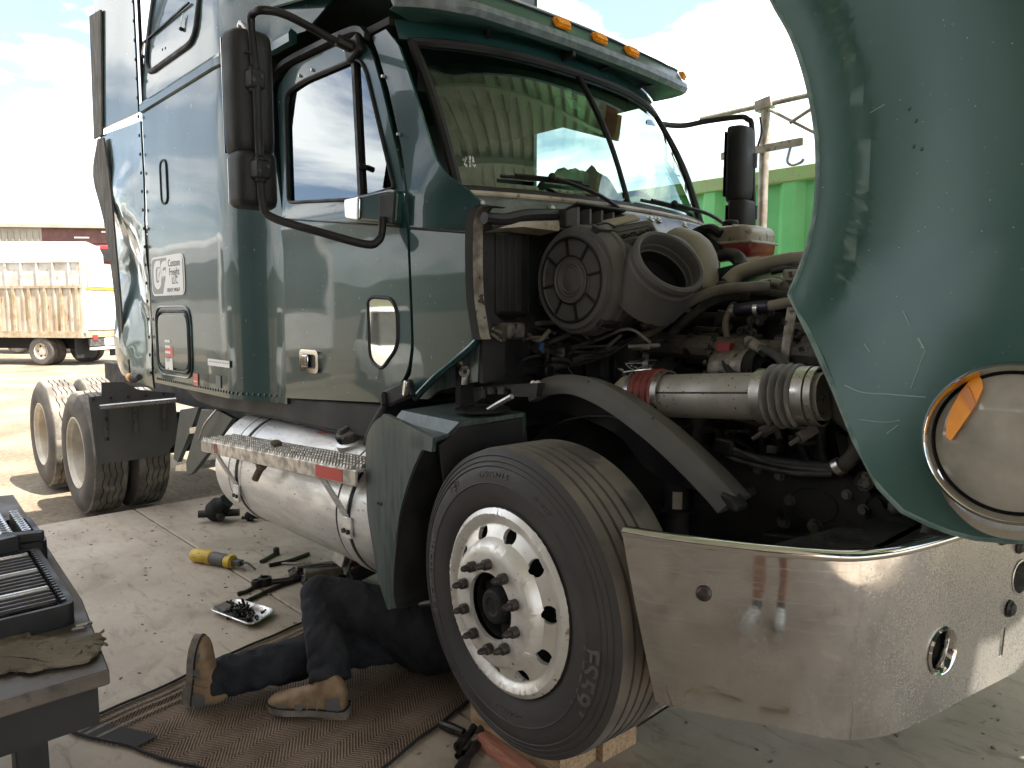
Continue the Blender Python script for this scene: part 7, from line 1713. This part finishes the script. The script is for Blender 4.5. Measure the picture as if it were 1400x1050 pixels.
# tray of bolts
c4 = atz(.03, (285, 832), (321, 818), (378, 834), (345, 855))
ty_ = thing('parts_tray', sum(c4, Vector())/4-V(0, 0, .03), 'shallow bright metal tray full of dark bolts on the floor', 'tray')
rim_ = round_poly(c4, .05, 5); cc_ = sum(rim_, Vector())/len(rim_)
def inset(k, z): return [V(cc_.x+(p.x-cc_.x)*k, cc_.y+(p.y-cc_.y)*k, z) for p in rim_]
MB().loft([inset(.80, .002), inset(1.0, .034), inset(.965, .034), inset(.78, .006)]).build('tray_pan', G['steel'], ty_, ang=50)
MB().tube(rim_+[rim_[0]], .005, 6).build('rolled_rim', G['steel'], ty_)
bolt_mb = MB(); bolt_mb.lathe([(.011, 0), (.011, .012), (.006, .013), (.006, .045), (0, .045)], (0, 0, 0), (0, 0, 1), 7)
rnd = random.Random(21); first = None
for k in range(44):
    u, v = rnd.uniform(-.62, .62), rnd.uniform(-.6, .6)
    e1, e2 = (c4[3]-c4[0])*.5, (c4[1]-c4[0])*.5
    q = cc_+e1*u+e2*v; z = .014+.018*rnd.random()
    if first is None: first = bolt_mb.build('bolt', G['dark_steel']); o = first
    else: o = first.copy(); COL.objects.link(o)
    o.location = (q.x, q.y, z); o.rotation_euler = (rnd.uniform(0, 3), rnd.uniform(0, 3), rnd.uniform(0, 6)); s_ = rnd.uniform(.7, 1.35); o.scale = (s_,)*3
    tag(o, 'small dark bolt among those heaped in the shallow metal tray', 'bolt', 'bolts in the metal tray')
# dark castings under the tank
def casting(px, py, s_, label, seed):
    t, p = floor_thing('brake_casting', px, py, label, 'machine part'); r_ = random.Random(seed)
    MB().lathe([(0, -.09*s_), (.06*s_, -.09*s_), (.085*s_, -.05*s_), (.085*s_, .02*s_), (.06*s_, .05*s_), (.055*s_, .10*s_), (0, .10*s_)], p+V(0, 0, .10*s_), (.5, .3, .5), 16).build('housing', G['dirty'], t)
    for k, dr in enumerate(((1, -.3, 0), (-.4, -1, .05), (.6, .9, 0))): MB().lathe([(0, .15*s_), (.028*s_, .15*s_), (.03*s_, .06*s_), (.02*s_, .0)], p+V(0, 0, .06*s_), dr, 10).build('port', G['dark_steel'], t)
    return t
casting(300, 712, 1.0, 'black finned casting on the slab under the tank end', 3); casting(343, 712, .45, 'small black fitting on the slab below the tank', 4)
# loose hand tools
def tool(name, pts, r_, label, cat, m='dark_steel', head=None, z=.012):
    P_ = [at(px, py, 'z', z) for px, py in pts]; t = thing(name, V(P_[0].x, P_[0].y, 0), label, cat)
    MB().tube(P_, r_, 8, sm=3).build('shaft', G[m], t)
    if head: 
        q = P_[-1] if head > 0 else P_[0]; MB().lathe([(0, .0), (abs(head), .0), (abs(head), .045), (abs(head)*.6, .048), (abs(head)*.55, .02), (0, .02)], V(q.x, q.y, .001), (0, 0, 1), 12).build('head', G['dark_steel'], t)
    return t
tool('pry_bar', ((333, 824), (380, 802), (430, 786), (470, 770)), .012, 'long black pry bar reaching from the tray to the jack', 'pry bar')
tool('socket_wrench', ((325, 812), (338, 808), (350, 801)), .012, 'short wrench with a socket standing behind the bolt tray', 'wrench', head=.026)
tool('breaker_bar', ((362, 797), (392, 793), (425, 790)), .017, 'thick ratchet handle with round head near the jack', 'ratchet', head=-.04)
tool('screwdriver', ((368, 773), (395, 767), (422, 757)), .013, 'black handled screwdriver lying beyond the ratchet', 'screwdriver')
tool('pliers', ((357, 768), (368, 762), (378, 756)), .013, 'small black pliers nearest the yellow hand tool', 'pliers', head=.02)
tool('flat_spanner', ((384, 770), (405, 770), (425, 768)), .008, 'thin steel spanner lying beside the screwdriver', 'spanner', 'steel')
# floor jack
jk = thing('floor_jack', at(470, 785, 'z', 0), 'worn olive and red floor jack under the fuel tank by the knee', 'floor jack')
j0, j1 = at(415, 782, 'z', .07), at(468, 776, 'z', .07)
MB().bar(j0, j1, .16, .05).build('jack_arm', pm('worn_olive_steel', (.16, .15, .11), (.09, .08, .06), scale=14, rough=.6, metal=.4), jk, bevel=.01)
mb = MB(); lp = round_poly([j0.lerp(j1, a)+V(b*.05, b*.06, .028) for a, b in ((.15, -1), (.8, -1), (.8, 1), (.15, 1))], .02); mb.tube(lp+[lp[0]], .005, 6); mb.build('pressed_rib', G['iron'], jk)
MB().cyl(at(478, 790, 'z', .05), at(520, 770, 'z', .09), .045, 14).build('jack_ram', G['dirty'], jk)
MB().bar(at(470, 765, 'z', .12), at(512, 760, 'z', .10), .10, .09).build('jack_body', pm('jack_red', (.22, .02, .025), (.12, .02, .02), scale=9, rough=.5), jk, bevel=.015)
mb = MB(); mb.cyl(at(400, 786, 'z', .03), at(412, 780, 'z', .07), .03, 10); mb.cyl(at(394, 782, 'z', .05), at(404, 776, 'z', .07), .012, 8); mb.build('release_valve', G['iron'], jk)
for px, py in ((420, 795), (465, 790)): MB().cyl(at(px, py, 'z', .03)+V(.02, 0, 0), at(px, py, 'z', .03)-V(.02, 0, 0), .03, 12).build('caster', G['dirty'], jk)
# rods by the tyre
for k, (a, b, r_, lab) in enumerate((((627, 1022), (652, 992), .022, 'thick black impact socket nearest the mat in the bundle by the tyre'), ((625, 1034), (655, 998), .012, 'thin black extension rod between the fat sockets by the tyre'), ((636, 1030), (660, 994), .017, 'bright ended extension bar on top of the rods by the tyre'), ((628, 1052), (652, 1018), .020, 'black handled bar lowest in the bundle of rods by the tyre'))):
    p, q = at(*a, 'z', r_+.002), at(*b, 'z', r_+.002+(.02 if k == 2 else 0)); t = thing('socket_bar', V(p.x, p.y, 0), lab, 'tool'); d = q-p
    MB().lathe([(0, .01), (r_*.6, .01), (r_*.65, 0), (r_, 0), (r_, .05), (r_*.7, .055), (r_*.7, d.length-.04), (r_*.9, d.length-.03), (r_*.9, d.length), (0, d.length)], p, d, 12).build('bar', G['dark_steel'], t)
    if k == 2: MB().lathe([(r_*.72, d.length*.35), (r_*.78, d.length*.36), (r_*.78, d.length*.6), (r_*.72, d.length*.61)], p, d, 12).build('bright_sleeve', G['steel'], t)
p, q = at(603, 990, 'z', .02), at(634, 1002, 'z', .02); tag(MB().tube([p, p.lerp(q, .5), q], [.016, .02, .016], 10).build('file_handle', G['dark_steel']), 'black round handle lying across the mat edge by the rods', 'handle')
# scraps of grit
# yellow air line on the floor near the camera
pts = [V(.5+.13*k, -2.2+.10*math.sin(k*1.1)+.03*k, .014) for k in range(9)]
tag(MB().tube(pts, .007, 8, sm=6).build('air_line', pm('tan_rope', (.36, .27, .11), (.26, .19, .09), scale=60, rough=.8)), 'tan yellow air hose lying on the concrete beside the bumper', 'hose')

# ================================================================== people
def figure(shapes, name, m, parent, vox=.011, smooth=6):
    mb = MB()
    for s_ in shapes:
        if s_[0] == 'f':
            P_ = smooth_path(s_[1], 10); R_ = s_[2]; amp = s_[3]; ph = s_[4]; rg = []; prev = None; m_ = len(P_); L_ = 0
            for i_, p_ in enumerate(P_):
                t_ = (P_[min(i_+1, m_-1)]-P_[max(i_-1, 0)]).normalized()
                if prev is None: a_, x_, y_ = basis(t_)
                else: x_ = (prev-t_*prev.dot(t_)).normalized(); y_ = t_.cross(x_)
                prev = x_; u_ = i_/(m_-1)*(len(R_)-1); k_ = min(len(R_)-2, int(u_)); r0 = R_[k_]+(R_[k_+1]-R_[k_])*(u_-k_)
                am = amp[k_]+(amp[k_+1]-amp[k_])*(u_-k_); L_ += (P_[i_]-P_[i_-1]).length if i_ else 0
                rg.append([p_+(x_*math.cos(q*math.pi/20)+y_*math.sin(q*math.pi/20))*(r0+am*(abs(math.sin(L_*38+2.2*math.sin(q*math.pi/20+ph)+1.5*fbm(L_*9, q*.2, ph)))**.6-.5)+am*.5*fbm(L_*14, math.cos(q*math.pi/20)*1.5, math.sin(q*math.pi/20)*1.5+ph)) for q in range(40)])
            mb.loft(rg)
        elif s_[0] == 't': mb.tube(smooth_path(s_[1], 4), (lambda R_: (lambda t: R_[min(len(R_)-1, int(t*(len(R_)-1)))]*(1-(t*(len(R_)-1)-int(t*(len(R_)-1))))+R_[min(len(R_)-1, int(t*(len(R_)-1))+1)]*(t*(len(R_)-1)-int(t*(len(R_)-1)))))(s_[2]), 14)
        else: mb.ball(s_[1], s_[2], 14, 10, s_[3] if len(s_) > 3 else (1, 1, 1))
    o = mb.build(name, m, parent, ang=80)
    r_ = o.modifiers.new('join', 'REMESH'); r_.mode = 'VOXEL'; r_.voxel_size = vox; r_.use_smooth_shade = True
    if smooth: s2 = o.modifiers.new('relax', 'SMOOTH'); s2.iterations = smooth; s2.factor = .5
    return o
def wrinkle(o, strength, size):
    tx = bpy.data.textures.new('folds', 'CLOUDS'); tx.noise_scale = size; tx.noise_depth = 2
    d_ = o.modifiers.new('folds', 'DISPLACE'); d_.texture = tx; d_.strength = strength; d_.mid_level = .5; d_.texture_coords = 'LOCAL'
def make_boot(par, heel, toe, up, mats, L=.30, name='boot', ankle=True):
    """heel and toe lie on the sole; up points to the ankle"""
    heel, toe = Vector(heel), Vector(toe); f = (toe-heel).normalized(); up = (Vector(up)-f*Vector(up).dot(f)).normalized(); s_ = f.cross(up)
    def P(a, b, c): return heel+f*(a*L)+s_*b+up*c
    def ring(a, w, z0, z1, sh=1): return [P(a, w*math.cos(t), z0+(z1-z0)*(.5+.5*math.sin(t))) if math.sin(t) > -.3 else P(a, w*math.cos(t)*1.0, z0) for t in [k*2*math.pi/16 for k in range(16)]]
    rings = [ring(.02, .02, .03, .10), ring(.05, .036, .022, .135), ring(.16, .042, .022, .17), ring(.30, .042, .022, .165), ring(.42, .043, .022, .125), ring(.55, .047, .022, .100), ring(.70, .051, .022, .085), ring(.84, .049, .022, .072), ring(.95, .038, .022, .058), ring(1.0, .018, .026, .042)]
    b_ = MB().loft(rings).build(name, mats[0], par, ang=70, sub=1)
    sh = [P(a, w, 0) for a, w in ((0, -.02), (.04, -.038), (.2, -.041), (.42, -.040), (.7, -.054), (.88, -.048), (.98, -.026), (1.02, 0), (.98, .026), (.88, .048), (.7, .054), (.42, .040), (.2, .041), (.04, .038), (0, .02))]
    mb = MB(); mb.loft([sh, [p+up*.012 for p in sh], [p+up*.026 for p in [heel+f*(L*.5)+(q-heel-f*(L*.5))*1.03 for q in sh]], [p+up*.03 for p in sh]]); mb.build('sole', mats[1], b_, ang=50)
    hl = [P(a, w, -.012) for a, w in ((.0, -.03), (.28, -.037), (.28, .037), (.0, .03))]; MB().loft([hl, [p+up*.016 for p in hl]]).build('heel', mats[1], b_, bevel=.004)
    wl = [P(a, w*1.01, .031) for a, w in ((.02, -.036), (.2, -.042), (.42, -.042), (.55, -.047), (.7, -.054), (.88, -.048), (.98, -.026), (1.01, 0), (.98, .026), (.88, .048), (.7, .054), (.55, .047), (.42, .042), (.2, .042), (.02, .036))]; wl = smooth_path(wl, 3, True); MB().tube(wl+[wl[0]], .0035, 6).build('welt', G['dirty'] if ankle else mats[2], b_)
    if ankle:
        for a0, zt0 in ((.34, .150), (.46, .112)):
            MB().tube([P(a0+.03*math.sin(q*math.pi/8)*0, .0455*math.cos(q*math.pi/8), .032+(zt0-.03)*math.sin(q*math.pi/8)) for q in range(9)], .0028, 5).build('stitched_seam', mats[1], b_)
        for q in range(7): MB().box(0, .001, 0, .001, 0, .001) if False else None
        for a0, a1, z0, z1 in ((.50, .62, .030, .062), (.70, .84, .030, .060), (.04, .24, .035, .085)):
            for sg_ in (-1, 1):
                q = [P(a0, .0, z0), P(a1, .0, z0), P(a1-.02, .0, z1), P(a0+.02, .0, z1)]
                w = .0505 if a0 > .4 else .046
                pn = round_poly([p+s_*sg_*(w-(.013 if a0 > .4 else .004)*(i > 1)) for i, p in enumerate(q)], .014); MB().extr(pn, s_*sg_*.004).build('side_panel', mats[2], b_, bevel=.002)
    return b_
pn = thing('person', at(500, 920, 'z', 0), 'person in dark work clothes and tan boots lying on the mat under the truck', 'person')
an1 = V(-1.315, -1.69, .105); kn1 = V(-1.16, -1.28, .135); hp1 = V(-1.05, -.86, .13)
an2 = V(-.925, -1.325, .125); kn2 = V(-1.135, -1.245, .405); hp2 = V(-.82, -.84, .14)
pel = V(-.93, -.80, .15); chest = V(-.86, -.40, .17); neck = V(-.82, -.10, .15); head = V(-.80, .06, .15)
sh1, sh2 = V(-1.04, -.16, .15), V(-.64, -.14, .15); el1, el2 = V(-1.08, -.12, .42), V(-.56, -.10, .42); wr1, wr2 = V(-.92, -.02, .60), V(-.70, -.02, .60)
bd = [('t', [an1, kn1, hp1], [.040, .046, .065]), ('t', [an2, an2.lerp(kn2, .8), kn2.lerp(hp2, .15), hp2], [.040, .042, .045, .065]), ('t', [pel, chest, neck], [.12, .14, .05]), ('b', hp1.lerp(hp2, .5), .13, (1.2, .8, .8)), ('t', [sh1, el1, wr1], [.05, .04, .028]), ('t', [sh2, el2, wr2], [.05, .04, .028]), ('b', head, .095, (.85, 1.1, .95)), ('t', [neck, head], [.052, .05]), ('b', sh1.lerp(sh2, .5), .12, (1.4, .7, .8))]
for w, s_ in ((wr1, 1), (wr2, -1)):
    pal = w+V(.03*s_, .03, .07); bd.append(('t', [w, pal], [.028, .034]))
    for k in range(4): f0 = pal+V(-.024+.016*k, .0, .02); bd.append(('t', [f0-V(0, 0, .02), f0+V(0, .01, .04), f0+V(.0, .035, .06-.004*abs(k-1.5))], [.0095, .009, .008]))
    bd.append(('t', [pal+V(-.03*s_, 0, -.02), pal+V(-.05*s_, .02, .02), pal+V(-.045*s_, .035, .04)], [.011, .010, .009]))
figure(bd, 'body', G['skinm'], pn, .007, 4)
tr_ = figure([('f', [an1.lerp(kn1, .08), an1.lerp(kn1, .35)+V(0, 0, .0), kn1, kn1.lerp(hp1, .5)+V(0, 0, .01), hp1], [.076, .078, .084, .098, .115], [.014, .013, .015, .012, .012], .4),
              ('b', kn2, .084), ('b', kn1, .08), ('f', [an2+V(.0, 0, .0), an2.lerp(kn2, .3)+V(.012, 0, 0), an2.lerp(kn2, .7), kn2+V(-.0, 0, -.005)], [.080, .079, .080, .078], [.016, .012, .009, .006], 1.3), ('f', [kn2+V(0, 0, -.004), kn2.lerp(hp2, .45)+V(0, 0, .035), hp2+V(0, 0, .05)], [.082, .108, .145], [.006, .012, .018], 2.2),
              ('b', hp1.lerp(hp2, .5)+V(0, .02, .035), .185, (1.3, 1.0, .9)), ('t', [hp1, pel, hp2], [.12, .15, .13]), ('t', [pel+V(0, -.05, 0), pel+V(0, .10, .02)], [.165, .155])], 'trousers', G['denim'], pn, .0075, 2)
wrinkle(tr_, .010, .06)
sh_ = figure([('t', [pel+V(0, .02, .01), pel.lerp(chest, .6)+V(0, 0, .03), chest, chest.lerp(neck, .6)], [.185, .20, .185, .12]), ('b', sh1.lerp(sh2, .5)+V(0, -.05, 0), .15, (1.5, .8, .8)), ('t', [sh1, el1, el1.lerp(wr1, .5)], [.085, .066, .055]), ('t', [sh2, el2, el2.lerp(wr2, .5)], [.085, .066, .055])], 'shirt', G['shirt'], pn, .011, 8)
wrinkle(sh_, .028, .08)
hr = figure([('b', head+V(0, .02, -.015), .103, (.88, 1.05, .9))], 'hair', G['shirt'], pn, .01, 2)
mb = MB(); mb.ball(head+V(0, -.03, .09), .018, 8, 6, (.7, 1.3, 1)); mb.build('nose', G['skinm'], pn)
mb = MB(); mb.tube(aty(-.98, (575, 826), (590, 824), (604, 822)), .012, 6); mb.build('belt', G['bench'], pn)
make_boot(pn, at(256, 958, 'z', .03), at(264, 886, 'z', .26)*1.0, (cr*1).normalized()*1.0, (G['boot'], G['sole'], G['bootpatch']), .29)
b2t, b2h = at(368, 968, 'z', .02), at(477, 976, 'z', .02)
make_boot(pn, b2h, b2t, (0, 0, 1), (G['boot'], G['sole'], G['bootpatch']), (b2t-b2h).length)

# the person taking the picture, seen only as a reflection in the chrome
fx = V(cf.x, cf.y, 0).normalized(); rx_ = cr.copy()
o0 = V(CAM.x, CAM.y, 0)-fx*.42
def B(r_, f_, z): return o0+rx_*r_+fx*f_+V(0, 0, z)
ph = thing('person', o0, 'person in shorts and white sneakers standing with a raised phone', 'person')
bd = []
for s_ in (-1, 1):
    k = .12*s_; ff = .10 if s_ < 0 else 0
    bd += [('t', [B(k, ff, .08), B(k, ff-.01, .30), B(k*.95, ff*.7+.015, .50), B(k*.9, .02, .70), B(.09*s_, 0, .92)], [.040, .060, .058, .078, .095]), ('t', [B(.19*s_, 0, 1.43), B(.24*s_, .03, 1.17), B(.07*s_, .29, 1.46)], [.058, .048, .033]), ('b', B(k, ff+.08, .05), .05, (1, 1, .7))]
    pal = B(.05*s_, .34, 1.52); bd.append(('t', [B(.07*s_, .29, 1.46), pal], [.033, .036]))
    for q in range(4): bd.append(('t', [pal+V(0, 0, -.03+.02*q), pal-rx_*.03*s_+V(0, 0, -.025+.02*q)+fx*.02, pal-rx_*.06*s_+V(0, 0, -.02+.02*q)+fx*.015], [.010, .009, .008]))
    bd.append(('t', [pal+V(0, 0, -.04), pal-rx_*.03*s_+V(0, 0, -.035)-fx*.01], [.011, .009]))
bd += [('t', [B(0, 0, .9), B(0, 0, 1.15), B(0, -.01, 1.38), B(0, 0, 1.50)], [.15, .15, .16, .055]), ('b', B(0, -.01, 1.38), .17, (1.15, 1.15, .6)), ('t', [B(0, 0, 1.48), B(0, .01, 1.6)], [.056, .055]), ('b', B(0, .015, 1.66), .10, (.86, .95, 1.2)), ('b', B(0, .12, 1.65), .018)]
figure(bd, 'body', G['skinm'], ph, .012, 4)
figure([('t', [B(.12*s_, 0, .56), B(.11*s_, 0, .75), B(.07*s_, 0, .95)], [.105, .12, .13]) for s_ in (-1, 1)]+[('b', B(0, 0, .93), .17, (1.05, 1.05, .8))], 'shorts', pm('dark_shorts', (.03, .03, .035), rough=.9), ph, .014)
figure([('t', [B(0, 0, .85), B(0, 0, 1.15), B(0, -.01, 1.38), B(0, 0, 1.47)], [.165, .165, .175, .08]), ('b', B(0, -.01, 1.37), .185, (1.15, 1.15, .6))]+[('t', [B(.19*s_, 0, 1.42), B(.225*s_, .02, 1.24)], [.075, .07]) for s_ in (-1, 1)], 'shirt', pm('grey_tee', (.12, .12, .13), rough=.9), ph, .014)
figure([('b', B(0, -.01, 1.70), .108, (.88, .98, 1.05))], 'hair', G['shirt'], ph, .012, 2)
for s_, ff in ((-1, .10), (1, 0)):
    mb_ = make_boot(ph, B(.12*s_, ff-.08, .015), B(.14*s_, ff+.21, .015), (0, 0, 1), (G['white'], G['sign_w'], G['bootpatch']), .29, 'sneaker', False)
    figure([('t', [B(.12*s_, ff, .09), B(.12*s_, ff, .2)], [.05, .052])], 'sock', G['bootpatch'], ph, .01, 2)
MB().obox(CAM-cf*.045-cu*.03, cr*.038, cf*.004, cu*.076).build('phone', G['plastic'], ph, bevel=.004)

# flakes and grit lying on the slab
rnd = random.Random(31); mb = MB()
for k in range(420):
    x, y = rnd.uniform(-4.6, 1.6), rnd.uniform(-2.4, 1.0); s_ = rnd.uniform(.003, .010)*(1.6 if k % 17 == 0 else 1); a_ = rnd.uniform(0, 6)
    mb.obox((x, y, s_*.25+.0005), (math.cos(a_)*s_, math.sin(a_)*s_, 0), (-math.sin(a_)*s_*.5, math.cos(a_)*s_*.5, 0), (0, 0, s_*.25))
tag(mb.build('floor_grit', G['sole']), 'dark flakes and grit scattered over the concrete floor', 'grit', kind='stuff')
